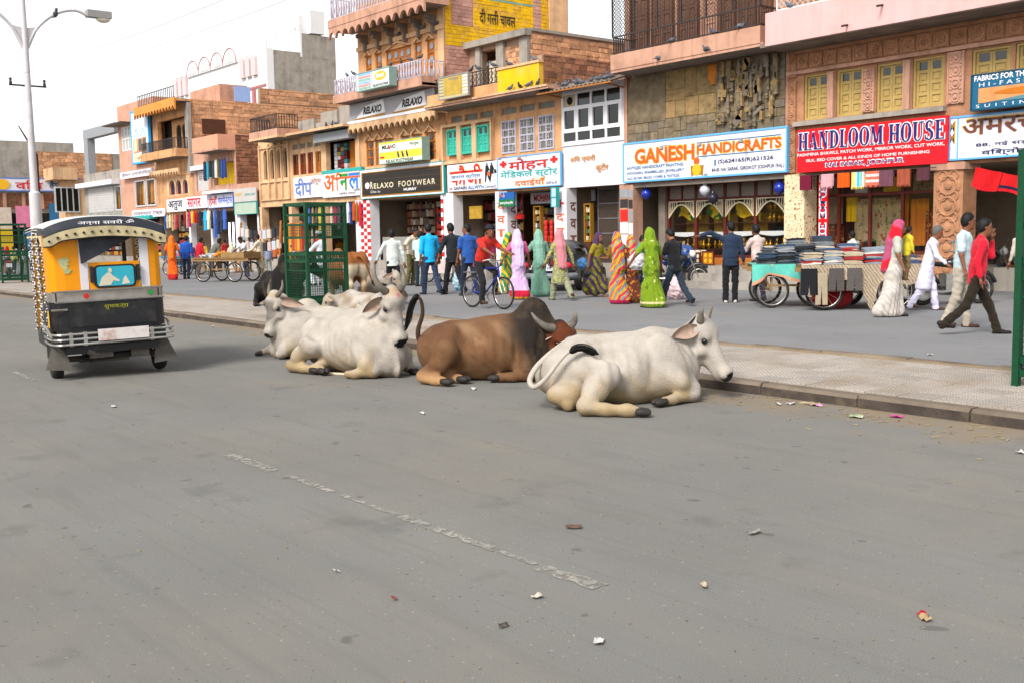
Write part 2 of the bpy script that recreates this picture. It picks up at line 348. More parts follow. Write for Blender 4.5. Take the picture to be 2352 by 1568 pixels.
m_board = M('painted white board', '#d9d9e2', .55, .04, 1.2, dirt='#a9a4a2', dscale=1.6, damt=.5, streak=.12)
m_brick = M('sandstone block', '#bd8f6c', .9, .28, 7., bump=.5, bscale=40., rnd=.34, dirt='#6b4f41', dscale=3., damt=.6)
m_mort = M('mortar', '#a08672', .95, .2, 3., bump=.3, dirt='#6a5a4e', dscale=1., damt=.7)
m_brick2 = M('brown stone block', '#8a5f47', .9, .3, 7., bump=.5, bscale=40., rnd=.38, dirt='#58483e', dscale=3., damt=.6)
m_yel = M('chrome yellow paint', '#e3b400', .8, .15, 2., bump=.3, rnd=.12, dirt='#c9a05f', dscale=2.2, damt=.5)
m_yelp = M('yellow plaster', '#d9ad08', .8, .12, 1.5, bump=.15, dirt='#c7b27a', dscale=1.6, damt=.75, streak=.25)
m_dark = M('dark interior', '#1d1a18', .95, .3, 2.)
m_int = M('dim shop wall', '#8a7866', .9, .3, 2., dirt='#5a4e44', dscale=2., damt=.7)
m_shuty = M('ochre painted wood', '#ad9358', .6, .12, 4., bump=.15, bscale=80., dirt='#8f774a', dscale=2.5, damt=.5)
m_wood = M('orange brown wood', '#a5652a', .6, .18, 4., bump=.15, bscale=60., dirt='#6d4220', dscale=2., damt=.5)
m_woodd = M('dark brown wood', '#4b2a1a', .55, .2, 4., bump=.15, bscale=60.)
m_redw = M('red brown frame paint', '#5a1f17', .5, .15, 4.)
m_teal = M('sea green paint', '#3cae98', .6, .1, 4., bump=.1, dirt='#2f8474', dscale=3., damt=.5)
m_iron = M('grey iron', '#6f6c70', .55, .15, 8., metal=.3, dirt='#5a3c2c', dscale=6., damt=.6)
m_irond = M('dark iron', '#3a3434', .6, .2, 8., metal=.2, dirt='#5a3c2c', dscale=6., damt=.5)
m_lav = M('lilac white rail paint', '#b4aebb', .6, .08, 6., dirt='#7d7884', dscale=6., damt=.6)
m_alu = M('aluminium frame', '#cfcfce', .4, .05, 4., metal=.2)
m_green = M('bottle green paint', '#0c4329', .5, .14, 6., bump=.1, dirt='#0c3a26', dscale=7., damt=.7)
m_red = M('sign red', '#d8101e', .55, .03, 2.)
m_blk = M('black paint', '#1b1a1c', .5, .2, 5.)
m_blue = M('letter blue', '#1f5f8f', .6)
m_navy = M('letter navy', '#18234f', .6)
m_purp = M('letter violet', '#2b1766', .6)
m_wht = M('letter white', '#e6e4e6', .6, .03)
m_org = M('letter orange', '#e2591f', .6, .08, 9.)
m_redl = M('letter red', '#c3241c', .6, .06, 9.)
m_yl = M('letter yellow', '#e5ae1f', .6, .06)
m_tq = M('turquoise paint', '#2f9f9a', .6, .06)
m_sky = M('sky blue edging', '#63a9dd', .6, .05)
m_brn = M('letter brown', '#6d4038', .6, .2, 8.)
m_grn = M('letter green', '#1f8a3a', .6)
m_gold = M('dull gold trim', '#a5741f', .5, .15, 5., metal=.2)
m_glass = glass('window glass')
m_gdk = M('dark window glass', '#12120f', .1, .2, 1.5, spec=.7)
m_shut = M('roller shutter', '#b9b4b2', .6, .06, 3., dirt='#8f8a88', dscale=2., damt=.5)
m_tile2 = M('enamel grey', '#8a8d90', .5, .1)
# ------------------------------------------------------------------ ground, roads, median
def sheet(name, x0, x1, y0, y1, z, mat, kind='structure', nx=1, ny=1):
 me = MB().quad((x0, y0, z), (x1, y0, z), (x1, y1, z), (x0, y1, z)).build(name, mat); me['kind'] = kind; return me
sheet('ground', -700, 500, -500, 900, -.05, m_dust)
YK, YM = 7.98, 10.78          # near and far edge of the median
near_road = sheet('near_road', -260, 120, -40, YK+.05, 0, m_road)
far_road = sheet('far_road', -95, 60, YM-.05, 24.6, 0, m_road2)
side_road = sheet('cross_street', -260, -95, YM-.05, 60, 0, m_road2)
# centre line dashes, worn at the edges
def dash(x0, x1, y0, y1, w):
 mb = MB(); n = max(8, int(abs(x1-x0)*22)); r = random.Random(int(x0*100)); pts = []
 for i in range(n+1):
  t = i/n; x = x0+(x1-x0)*t; y = y0+(y1-y0)*t; a = w*(.5+.4*r.random())*1; c = w*(.5+.4*r.random()); pts.append(((x, y-a/2, .004), (x, y+c/2, .004)))
 for i in range(n):
  mb.quad(pts[i][0], pts[i+1][0], pts[i+1][1], pts[i][1])
 mb.build('centre_line', m_line, near_road)
for a in ((-7.05, -6.35, .11), (-6.15, -5.55, .07), (-5.45, -4.85, .05), (-4.8, -4.55, .09), (-4.5, -3.95, .08), (-3.6, -3.22, .12), (-3.93, -3.65, .05)): dash(a[0], a[1], 3.1, 3.1, a[2]*1.1)
for a in ((-13.6, -12.4), (-20, -17.5), (-27, -24)): dash(a[0], a[1], 3.25, 3.2, .1)
dash(1.5, 4, 3.1, 3.1, .1)
# median: core, kerb stones one by one, chequered tiles one by one
median = thing('median', 'x', 'x', (-8, 9, 0)); del median['label']; del median['category']; median['kind'] = 'structure'
box('median_core', m_dust, -150, 60, YK+.09, YM-.09, -.04, .098, median)
def kerb_run(y, sgn, zt):
 far = MB(); x = 3.; n = 0; proto = []
 for q in range(3):
  b = MB(); s = .5; w = .17; h = zt+.04; e = .018
  prof = [(-w/2*1, -h), (w/2, -h), (w/2, -e), (w/2-e, 0), (-w/2+e*1.6, 0), (-w/2, -e*1.6)]
  k0 = [(-s, py*1., pz) for py, pz in prof]; k1 = [(s, py+.008*(q-1), pz-.004*q) for py, pz in prof]; vs = k0+k1; m = len(prof)
  b.add(vs, [tuple(range(m)), tuple(range(2*m-1, m-1, -1))]); b.mi = 0
  for i in range(m):
   b.mi = 1 if i in (5,) else 0; b.add([vs[i], vs[i+m], vs[(i+1) % m+m], vs[(i+1) % m]], ((0, 1, 2, 3),))
  proto.append(b.mesh('kerb_stone', [m_kerb, m_kerbf]))
 r = random.Random(3+int(y))
 while x > -110:
  L = .9+.25*r.random(); xc = x-L/2
  if n < 100:
   o = link('kerb_stone', proto[n % 3], median, Vector((xc, y, zt-.012+.012*r.random()))-Vector((-8, 9, 0))); o.scale = ((L-.02)/1.0, sgn, 1); o.rotation_euler = (r.uniform(-.02, .02), 0, r.uniform(-.008, .008))
  else: far.box(xc-L/2+.01, xc+L/2-.01, y-.08, y+.08, -.03, zt)
  x -= L; n += 1
 if far.v: o = far.build('kerb_stones', m_kerb, median, kind='stuff')
kerb_run(YK+.085, 1, .115); kerb_run(YM-.085, -1, .115)
TS = .31
def tile_mesh(n, name):
 b = MB(); h = TS/2-.003; b.box(-h, h, -h, h, -.02, 0); c = TS*.97/n
 for i in range(n):
  for j in range(n):
   x = -h+c*(i+.5)+.003; y = -h+c*(j+.5)+.003; a = c*.4; t = c*.31
   vs = [(x-a, y-a, 0), (x+a, y-a, 0), (x+a, y+a, 0), (x-a, y+a, 0), (x-t, y-t, .007), (x+t, y-t, .007), (x+t, y+t, .007), (x-t, y+t, .007)]
   b.add(vs, ((0, 1, 5, 4), (1, 2, 6, 5), (2, 3, 7, 6), (3, 0, 4, 7), (4, 5, 6, 7)))
 return b
tm = tile_mesh(6, 't'); tmesh = tm.mesh('paving_tile', m_tile); rows = int((YM-YK-.34)/TS); cells = []
r = random.Random(5)
for i in range(-6, 330):
 for j in range(rows):
  x = -i*TS; y = YK+.17+TS*(j+.5)+.03
  d = Vector((x, y, 0)).length; u = (Vector((x, y, 0))).dot(_R)/max(.1, Vector((x, y, 0)).dot(_F))
  cells.append((0 if abs(u) < .53 else 1, d, x, y, r.uniform(-.012, .012), .108+r.uniform(-.004, .003)))
cells.sort(); cnt = 0; far = MB()
for inv, d, x, y, a, z in cells:
 if cnt < 300 and not inv:
  o = link('paving_tile', tmesh, median, Vector((x, y, z))-Vector((-8, 9, 0))); o.rotation_euler = (a*.6, a*.4, a*.5); cnt += 1
 elif d < 26 and not inv:
  n = len(far.v); far.v += [(v[0]+x, v[1]+y, v[2]+z) for v in tm.v]; far.f += [tuple(q+n for q in f) for f in tm.f]; far.m += tm.m
 else: h = TS/2-.003; far.box(x-h, x+h, y-h, y+h, z-.02, z)
far.build('paving_tiles', m_tile, median, kind='stuff')
# plinth and steps of the shop row
plinth = MB().box(-78, -28.3, 22.0, 26, -.04, .58).box(-24.4, -12.3, 22.0, 26, -.04, .58).box(-12.3, 6, 24.6, 27, -.04, .55).build('shop_plinth', m_conc); plinth['kind'] = 'structure'
steps = MB().box(-24.0, -12.5, 21.62, 21.997, -.04, .2).box(-24.0, -12.5, 21.8, 21.998, .2, .4).box(-74, -28.4, 21.7, 21.996, -.04, .28).build('shop_steps', m_conc); steps['kind'] = 'structure'
# ------------------------------------------------------------------ buildings
S_ = 1.7415            # survey marks below were taken on the 4096-wide print
def RS(x0, y0, x1, y1, Y=YF): return rect(x0/S_, y0/S_, x1/S_, y1/S_, Y)
def FS(x, y, Y=YF): return F(x/S_, y/S_, Y)
def GS(x, y, z=0.): return G(x/S_, y/S_, z)
def XS(x, Y=YF, y=700): return F(x/S_, y/S_, Y).x
def holewall(mb, X0, X1, Z0, Z1, Y, holes, depth=.22):
 hs = []
 for a, b, c, d in holes:
  a, b = max(a, X0), min(b, X1); c, d = max(c, Z0), min(d, Z1)
  if b > a and d > c: hs.append((a, b, c, d))
 xs = sorted({X0, X1, *[q for h in hs for q in h[:2]]}); zs = sorted({Z0, Z1, *[q for h in hs for q in h[2:]]})
 for i in range(len(xs)-1):
  for j in range(len(zs)-1):
   cx, cz = (xs[i]+xs[i+1])/2, (zs[j]+zs[j+1])/2
   if any(a < cx < b and c < cz < d for a, b, c, d in hs): continue
   mb.quad((xs[i], Y, zs[j]), (xs[i+1], Y, zs[j]), (xs[i+1], Y, zs[j+1]), (xs[i], Y, zs[j+1]))
 for a, b, c, d in hs:
  y = Y+depth; mb.quad((a, Y, c), (a, Y, d), (a, y, d), (a, y, c)); mb.quad((b, Y, c), (b, y, c), (b, y, d), (b, Y, d)); mb.quad((a, Y, d), (b, Y, d), (b, y, d), (a, y, d)); mb.quad((a, Y, c), (a, y, c), (b, y, c), (b, Y, c))
 return mb
def building(label, X0, X1, D, H, mat, holes=(), z0=2.95, cat='building', shop=True, name='shop_building', Y=YF, back=True, floor=.58, intmat=None):
 t = thing(name, label, cat, ((X0+X1)/2, Y, 0)); mb = MB(); holewall(mb, X0, X1, z0, H, Y, holes)
 mb.quad((X1, Y, z0), (X1, Y+D, z0), (X1, Y+D, H), (X1, Y, H)); mb.quad((X0, Y, z0), (X0, Y, H), (X0, Y+D, H), (X0, Y+D, z0)); mb.quad((X0, Y, H), (X1, Y, H), (X1, Y+D, H), (X0, Y+D, H)); mb.quad((X0, Y+D, z0), (X0, Y+D, H), (X1, Y+D, H), (X1, Y+D, z0))
 mb.build('wall', mat, t)
 if holes: MB().quad((X0+.02, Y+.6, z0+.01), (X1-.02, Y+.6, z0+.01), (X1-.02, Y+.6, H-.02), (X0+.02, Y+.6, H-.02)).build('dark_room_backing', m_dark, t)  # near-black sheet stands for the shade in the rooms behind
 if shop:
  im = intmat or m_int; d = 3.6; b = MB(); y0 = Y+.05
  b.quad((X0+.02, Y+d, 0), (X1-.02, Y+d, 0), (X1-.02, Y+d, z0), (X0+.02, Y+d, z0)); b.quad((X0+.02, y0, 0), (X0+.02, Y+d, 0), (X0+.02, Y+d, z0), (X0+.02, y0, z0)); b.quad((X1-.02, y0, 0), (X1-.02, y0, z0), (X1-.02, Y+d, z0), (X1-.02, Y+d, 0)); b.quad((X0, Y, z0), (X0, Y+d, z0), (X1, Y+d, z0), (X1, Y, z0))
  b.build('shop_interior', im, t)
 return t
def slab(t, X0, X1, Yo, z, th=.16, mat=None, name='balcony_slab', Y=YF, under=None):
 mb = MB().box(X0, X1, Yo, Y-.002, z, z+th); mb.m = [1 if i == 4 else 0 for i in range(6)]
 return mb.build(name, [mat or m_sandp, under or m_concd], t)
def parapet(t, X0, X1, Yo, z, h, mat, name='parapet', th=.12, side=True, Y=YF):
 b = MB().box(X0, X1, Yo, Yo+th, z, z+h)
 if side: b.box(X1-th, X1, Yo+th+.001, Y-.003, z, z+h); b.box(X0, X0+th, Yo+th+.001, Y-.003, z, z+h)
 return b.build(name, mat, t)
def rail(t, X0, X1, Y, z, h, mat, sp=.12, r=.012, side=0., kind='bar', sideL=0.):
 """railing: top and bottom rail, each upright a part"""
 f = MB().bar((X0, Y, z+h), (X1, Y, z+h), .035).bar((X0, Y, z+.04), (X1, Y, z+.04), .03)
 if side: f.bar((X1, Y, z+h), (X1, Y+side, z+h), .035).bar((X1, Y, z+.04), (X1, Y+side, z+.04), .03)
 if sideL: f.bar((X0, Y, z+h), (X0, Y+sideL, z+h), .035).bar((X0, Y, z+.04), (X0, Y+sideL, z+.04), .03)
 rl = f.build('railing', mat, t)
 if kind == 'baluster': p = MB().lathe([(r, 0), (r*1.6, h*.15), (r*2.6, h*.35), (r*1.5, h*.6), (r*1.1, h*.72), (r*2, h*.8), (r, h)], n=8)
 else: p = MB().box(-r, r, -r, r, 0, h)
 me = p.mesh('upright', mat, kind == 'baluster'); n = max(1, int(abs(X1-X0)/sp)); pts = [(X0+(X1-X0)*(i+.5)/n, Y) for i in range(n)]
 if side: k = max(1, int(side/sp)); pts += [(X1, Y+side*(i+.7)/k) for i in range(k)]
 if sideL: k = max(1, int(sideL/sp)); pts += [(X0, Y+sideL*(i+.7)/k) for i in range(k)]
 for x, y in pts: link('upright', me, rl, Vector((x, y, z+.02)))
 return rl
def scallop(t, X0, X1, Y, z, h, n, mat, name='scalloped_fascia', th=.1, side=0.):
 """stone fascia with a row of hanging half-round cut-outs"""
 w = (X1-X0)/n; pts = [(X0, z+h)];
 for i in range(n):
  x = X0+i*w; pts.append((x, z))
  for k in range(1, 8):
   a = math.pi*k/8; pts.append((x+w*.06+w*.88*(1-math.cos(a))/2, z+math.sin(a)*min(h*.62, w*.5)))
 pts.append((X1, z)); pts.append((X1, z+h))
 b = MB(); m = len(pts)
 for i in range(1, m-2):        # strips down from the straight top edge
  (xa, za), (xb, zb) = pts[i], pts[i+1]
  if xb-xa < 1e-5: continue
  b.quad((xa, Y, za), (xb, Y, zb), (xb, Y, z+h), (xa, Y, z+h)); b.quad((xa, Y+th, za), (xa, Y+th, z+h), (xb, Y+th, z+h), (xb, Y+th, zb)); b.quad((xa, Y, za), (xa, Y+th, za), (xb, Y+th, zb), (xb, Y, zb))
 b.quad((X0, Y, z+h), (X1, Y, z+h), (X1, Y+th, z+h), (X0, Y+th, z+h)); b.quad((X1, Y, z), (X1, Y+th, z), (X1, Y+th, z+h), (X1, Y, z+h)); b.quad((X0, Y, z), (X0, Y, z+h), (X0, Y+th, z+h), (X0, Y+th, z))
 return b.build(name, mat, t)
def shutter(t, X0, X1, Z0, Z1, Y, mat, leaves=2, panes=True, rows=3, glassm=None, name='window_shutter', frame=.05, fm=None):
 """double-leaf wooden shutter: frame, leaves with raised panels and a small pane at the top"""
 fm = fm or mat; f = MB(); f.box(X0, X1, Y-.03, Y+.09, Z1-frame, Z1); f.box(X0, X1, Y-.03, Y+.09, Z0, Z0+frame); f.box(X0, X0+frame, Y-.029, Y+.089, Z0+frame, Z1-frame); f.box(X1-frame, X1, Y-.029, Y+.089, Z0+frame, Z1-frame)
 w = f.build(name, fm, t); x0, x1, z0, z1 = X0+frame, X1-frame, Z0+frame, Z1-frame; lw = (x1-x0)/leaves
 for i in range(leaves):
  a, b = x0+i*lw+.004, x0+(i+1)*lw-.004; mb = MB(); st = min(.055, lw*.18); H = z1-z0; n = rows+(1 if panes else 0); ph = H/n
  mb.box(a, b, Y+.045, Y+.07, z0+.002, z1-.002); mb.box(a, a+st, Y+.02, Y+.044, z0+.003, z1-.003); mb.box(b-st, b, Y+.02, Y+.044, z0+.003, z1-.003)
  for k in range(n+1): zc = z0+.003+(H-.006)*k/n; mb.box(a+st, b-st, Y+.021, Y+.044, max(z0+.003, zc-st*.6), min(z1-.003, zc+st*.6))
  for k in range(rows): mb.box(a+st+.035, b-st-.035, Y+.03, Y+.044, z0+ph*k+st*.6+.035, z0+ph*(k+1)-st*.6-.035)
  l = mb.build('leaf', mat, w)
  if panes: box('pane', glassm or m_gdk, a+st+.01, b-st-.01, Y+.033, Y+.043, z1-ph+st*.6+.01, z1-st*.6-.01, w)
 return w
def framed(t, X0, X1, Z0, Z1, Y, fm, gm, nx=1, nz=1, fr=.05, bar=.03, name='window', arch=0.):
 """window: frame with bars, every pane a sub-part"""
 f = MB(); f.box(X0, X1, Y-.02, Y+.06, Z1-fr, Z1).box(X0, X1, Y-.02, Y+.06, Z0, Z0+fr).box(X0, X0+fr, Y-.019, Y+.059, Z0+fr, Z1-fr).box(X1-fr, X1, Y-.019, Y+.059, Z0+fr, Z1-fr)
 x0, x1, z0, z1 = X0+fr, X1-fr, Z0+fr, Z1-fr
 for i in range(1, nx): c = x0+(x1-x0)*i/nx; f.box(c-bar/2, c+bar/2, Y-.01, Y+.05, z0, z1)
 for i in range(1, nz): c = z0+(z1-z0)*i/nz; f.box(x0, x1, Y-.008, Y+.048, c-bar/2, c+bar/2)
 w = f.build(name, fm, t)
 for i in range(nx):
  for j in range(nz): a = x0+(x1-x0)*i/nx; b = x0+(x1-x0)*(i+1)/nx; c = z0+(z1-z0)*j/nz; d = z0+(z1-z0)*(j+1)/nz; MB().box(a+.004, b-.004, Y+.015, Y+.022, c+.004, d-.004).build('pane', gm, w)
 return w
def archpts(a, b, z0, zs, n=8, point=.0):
 r = (b-a)/2; c = (a+b)/2; pts = [(a, z0), (b, z0)]
 for i in range(n+1): th = math.pi*i/n; pts.append((c+r*math.cos(th), zs+r*math.sin(th)*(1+point*(1-abs(math.cos(th))))))
 return pts
def archwall(mb, X0, X1, Z0, Z1, Y, arches, depth=.2):
 """wall with round-headed openings (a, b, z0, spring)"""
 hs = [(a, b, c, s) for a, b, c, s in arches]; holewall(mb, X0, X1, Z0, Z1, Y, [(a, b, c, s+(b-a)/2) for a, b, c, s in hs], depth)
 for a, b, c, s in hs:
  r = (b-a)/2; m = (a+b)/2; n = 8; T = s+r
  for i in range(n):
   t0, t1 = math.pi*i/n, math.pi*(i+1)/n; x0, z0, x1, z1 = m+r*math.cos(t0), s+r*math.sin(t0), m+r*math.cos(t1), s+r*math.sin(t1)
   mb.quad((x1, Y, z1), (x0, Y, z0), (x0, Y, T), (x1, Y, T)); mb.quad((x0, Y, z0), (x1, Y, z1), (x1, Y+depth, z1), (x0, Y+depth, z0))
def bricks(t, plane, c, U0, U1, V0, V1, mat, bw=.42, bh=.2, seed=1, lim=300, d=.03, cut=None, alt=None, backing=True, ref=None):
 """coursed stone blocks on a wall; plane F: y=c, u=x; plane S: x=c, u=y. Largest in view single, the rest joined."""
 r = random.Random(seed); L = []
 v = V0
 while v < V1-.03:
  h = min(bh*r.uniform(.8, 1.2), V1-v); u = U0-r.random()*bw
  while u < U1:
   w = bw*r.uniform(.6, 1.4); a, b = max(u, U0), min(u+w, U1); u += w
   if b-a < .05: continue
   if cut and cut((a+b)/2, v+h/2): continue
   L.append((a, b, v, v+h))
  v += h
 if backing:
  pass
 def key(q):
  p = Vector((c, (q[0]+q[1])/2, q[2])) if plane == 'S' else Vector(((q[0]+q[1])/2, c, q[2])); return -((q[1]-q[0])*(q[3]-q[2])/(p.length**2))
 L.sort(key=key); me = []
 for q in range(4):
  b = MB(); e = .05; vs = []
  for z, s in ((-1, 1.), (.55+.12*q, 1.), (1., .88)):
   for x, y in ((-.5, -.5), (.5, -.5), (.5, .5), (-.5, .5)): vs.append((x*s+r.uniform(-.03, .03), z, y*s+r.uniform(-.05, .05)))
  b.add(vs, [(8, 9, 10, 11)]+[(i+k*4, (i+1) % 4+k*4, (i+1) % 4+k*4+4, i+k*4+4) for k in (0, 1) for i in range(4)]); me.append((b, b.mesh('stone_block', mat)))
 far = MB(); g = .012; o0 = -org(t)
 for i, (a, b, z0, z1) in enumerate(L):
  q = i % 4; dd = d*r.uniform(.5, 1.3); w, h = b-a-g, z1-z0-g; um, zm = (a+b)/2, (z0+z1)/2
  if i < lim:
   o = link('stone_block', me[q][1], t, None)
   if plane == 'F': o.location = Vector((um, c, zm))+o0; o.scale = (w, -dd, h)
   else: o.location = Vector((c, um, zm))+o0; o.rotation_euler = (0, 0, -math.pi/2); o.scale = (w, dd, h)
   if alt and alt(um, zm): o.data = alt(um, zm, q)
  else:
   n = len(far.v)
   for x, y, z in me[q][0].v: far.v.append((um+x*w, c-y*dd, zm+z*h) if plane == 'F' else (c+y*dd, um+x*w, zm+z*h))
   far.f += [tuple(k+n for k in (f if plane == 'F' else f)) for f in me[q][0].f]; far.m += me[q][0].m
 if far.v: far.build('stone_blocks', mat, t, kind='stuff')
def sign(name, label, X0, X1, Z0, Z1, Y, pm, fm=None, th=.08, fr=.05, group=None, cat='sign', plane='F'):
 t = thing(name, label, cat, ((X0+X1)/2, Y, Z0) if plane == 'F' else (Y, (X0+X1)/2, Z0), 0, group)
 def bx(b, a, c, y0, y1, z0, z1):
  if plane == 'F': b.box(a, c, Y+y0, Y+y1, z0, z1)
  else: b.box(Y-y1, Y-y0, a, c, z0, z1)
 b = MB(); bx(b, X0+.002, X1-.002, 0, th, Z0+.002, Z1-.002); b.build('panel', pm, t)
 if fm:
  b = MB(); bx(b, X0, X1, -.02, th+.004, Z1-fr, Z1); bx(b, X0, X1, -.02, th+.004, Z0, Z0+fr); bx(b, X0, X0+fr, -.019, th+.003, Z0+fr, Z1-fr); bx(b, X1-fr, X1, -.019, th+.003, Z0+fr, Z1-fr); b.build('frame', fm, t)
 t['_r'] = (X0, X1, Z0, Z1, Y); return t
def tx(t, s, mat, a, b, top, bot, ext=.012, bold=0., sp=1., name='lettering', edge=None, eb=.03, plane='F', shear=0.):
 """lettering on sign t; a..b across, top..bot down the board, as fractions"""
 X0, X1, Z0, Z1, Y = t['_r']; w, h = X1-X0, Z1-Z0; x0, x1, z0, z1 = X0+a*w, X0+b*w, Z1-bot*h, Z1-top*h
 if edge: q = .012*h+.01; text(s, edge, x0-q, x1+q, z0-q, z1+q, Y, t, plane, 'lettering_edge', ext*.6, bold+eb, shear, sp)
 return text(s, mat, x0, x1, z0, z1, Y, t, plane, name, ext, bold, shear, sp)
def sb(t, mat, a, b, top, bot, d=.006, name='painted_band'):
 X0, X1, Z0, Z1, Y = t['_r']; w, h = X1-X0, Z1-Z0; return box(name, mat, X0+a*w, X0+b*w, Y-d, Y-.001, Z1-bot*h, Z1-top*h, t)
def sp(t, mat, pts, d=.008, name='painted_shape', d0=.001):
 X0, X1, Z0, Z1, Y = t['_r']; w, h = X1-X0, Z1-Z0; return MB().prism([(X0+a*w, Z1-b*h) for a, b in pts], 'xz', Y-d, Y-d0).build(name, mat, t)
def oval(cx, cy, rx, ry, n=18): return [(cx+rx*math.cos(2*math.pi*i/n), cy+ry*math.sin(2*math.pi*i/n)) for i in range(n)]
# ---- carved sandstone building with the handloom shop (right end of the row)
X0, X1 = XS(3152, y=400), -7.5
SL = 5.95
wins = []
for a, b, c, d in ((3216, 318, 3318, 487), (3346, 300, 3451, 478), (3507, 275, 3619, 468), (3651, 255, 3773, 452), (3888, 232, 4036, 420), (4062, 215, 4210, 400)):
 r4 = RS(a, (c and b), c, d); x0, x1 = r4[0], r4[1]; wins.append((x0, x1, 4.22, 5.32))
B1 = building('carved orange sandstone building with ochre shutters above the handloom shop', X0, X1, 9, 9.2, m_sandd, wins, z0=2.9, floor=.58)
for w in wins: shutter(B1, w[0]+.01, w[1]-.01, w[2], w[3], YF+.06, m_shuty, 2, True, 3)
slab(B1, X0-.05, X1, 21.32, SL, .1, m_concd, 'balcony_slab')
parapet(B1, X0+.12, X1, 21.3, SL+.02, .78, m_pink, 'pink_parapet')
for i, x in enumerate((3390, 3530)):
 p = FS(x, 100-i*80, 21.3); MB().tube([(p.x, 21.34, p.z), (p.x+.02, 21.05, p.z-.06)], .025, 8).build('spout', m_irond, B1)
# mesh screen over the parapet
mb = MB(); x = XS(3107, 21.34, 60); z0 = SL+.8
mb.bar((x, 21.36, z0+.02), (-7.6, 21.36, z0+.02), .04).bar((x, 21.36, z0), (x, 21.36, z0+1.6), .04)
sc_ = mb.build('balcony_screen', m_alu, B1); mb = MB()
for i in range(46):
 for s in (1, -1):
  xa = x+i*.15-1.4; xb = xa+1.4; za, zb = (0, 1.4) if s > 0 else (1.4, 0)
  if xa < x: k = (x-xa)/1.4; za = za+(zb-za)*k; xa = x
  if xb > xa: mb.bar((xa, 21.36, z0+.05+za), (xb, 21.36, z0+.05+zb), .01)
mb.build('screen_wire', m_alu, sc_, kind='stuff')
box('upper_wall', m_pink, X0+.3, X1, 23.6, 23.8, SL+.1, 9, B1)
box('cornice', m_sandp, X0, X1, YF-.1, YF-.002, 5.36, 5.44, B1); box('window_sill', m_conc, X0+.25, XS(3780), YF-.16, YF-.002, 4.08, 4.19, B1); box('lintel_band', m_sandd, X0+.2, X1, YF-.06, YF-.002, 5.86, 5.94, B1)
# carved medallions, one by one
def rosette(kind, r0):
 b = MB(); b.box(-r0, r0, -.03, 0, -r0, r0); e = r0*.86
 pts = [(e, e*.6), (e*.6, e), (-e*.6, e), (-e, e*.6), (-e, -e*.6), (-e*.6, -e), (e*.6, -e), (e, -e*.6)]
 for i in range(8):
  p, q = pts[i], pts[(i+1) % 8]; b.bar((p[0], -.035, p[1]), (q[0], -.035, q[1]), .022)
 n = (8, 6, 12, 8)[kind]
 for i in range(n):
  a = 2*math.pi*i/n; b.ell((math.cos(a)*r0*.42, -.035, math.sin(a)*r0*.42), (r0*.17, .03, r0*.17), 6, 4)
 if kind in (0, 2): b.ell((0, -.04, 0), (r0*.24, .035, r0*.24), 8, 5)
 else: b.ring((0, -.045, 0), r0*.26, .018, 'y', 12, 5)
 return b.mesh('carved_medallion', m_sandd)
ros = [rosette(k, .175) for k in range(4)]; zc = 5.66
for i in range(14):
 x = X0+.42+i*.405; o = link('carved_medallion', ros[(i*7) % 4], B1, Vector((x, YF-.004, zc))-org(B1))
text('ॐ', m_sandp, X0+.42+4*.405-.1, X0+.42+4*.405+.1, zc-.1, zc+.1, YF-.03, B1, name='carved_sign', ext=.03)
def carved(X0, X1, Z0, Z1, n, mat, Y=YF):
 b = MB().box(X0, X1, Y-.05, Y-.002, Z0, Z1); w = (X1-X0)/2; c = (X0+X1)/2; h = (Z1-Z0)/n
 for i in range(n):
  z = Z0+h*(i+.5); b.ring((c, Y-.055, z), w*.5, .02, 'y', 14, 5); b.ell((c, Y-.06, z), (w*.25, .03, w*.25), 8, 5)
  for s in (-1, 1):
   b.ell((c+s*w*.55, Y-.055, z+h*.36), (w*.22, .025, h*.13), 6, 4); b.ell((c+s*w*.55, Y-.055, z-h*.36), (w*.22, .025, h*.13), 6, 4)
 for x in (X0+.02, X1-.02): b.bar((x, Y-.055, Z0), (x, Y-.055, Z1), .03)
 return b.build('carved_panel', mat, B1)
carved(X0+.03, X0+.27, 2.95, 5.2, 7, m_sandd); carved(X0+.03, X0+.27, 5.3, 5.84, 2, m_sandd)
a = RS(3454, 300, 3500, 470); carved(a[0], a[1], 4.25, 5.25, 4, m_sandp); a = RS(3795, 250, 3858, 440); carved(a[0], a[1], 4.22, 5.34, 4, m_sandp)
for q in ((3322, 3343), (3624, 3648)): a = RS(q[0], 300, q[1], 470); MB().box(a[0], a[1], YF-.14, YF-.002, 4.2, 5.3).build('stone_post', m_sandp, B1)
# ground floor piers
def pier(t, x0, x1, y0, y1, z0, z1, mat, mat2=None, name='pier'):
 o = box(name, mat, x0, x1, y0, y1, z0, z1, t); return o
m_flor = M('floral painted plaster', '#d8c6a4', .8, .1, 3.); nt = m_flor.node_tree
def spots(m, col, sc, th, col2=None):
 nt = m.node_tree; N, L = nt.nodes, nt.links; b = N['Principled BSDF']; src = b.inputs['Base Color'].links[0].from_socket
 for c, s, t, det in ((col, sc, th, 3.), (col2 or col, sc*1.7, th+.01, 2.)):
  g = N.new('ShaderNodeNewGeometry'); n = N.new('ShaderNodeTexNoise'); n.inputs['Scale'].default_value = s; n.inputs['Detail'].default_value = det; L.new(g.outputs['Position'], n.inputs['Vector'])
  r = N.new('ShaderNodeMapRange'); L.new(n.outputs['Fac'], r.inputs[0]); r.inputs[1].default_value = t; r.inputs[2].default_value = t+.03
  x = N.new('ShaderNodeMix'); x.data_type = 'RGBA'; L.new(r.outputs[0], x.inputs[0]); L.new(src, x.inputs[6]); x.inputs[7].default_value = (*srgb(c), 1); src = x.outputs[2]
 L.new(src, b.inputs['Base Color'])
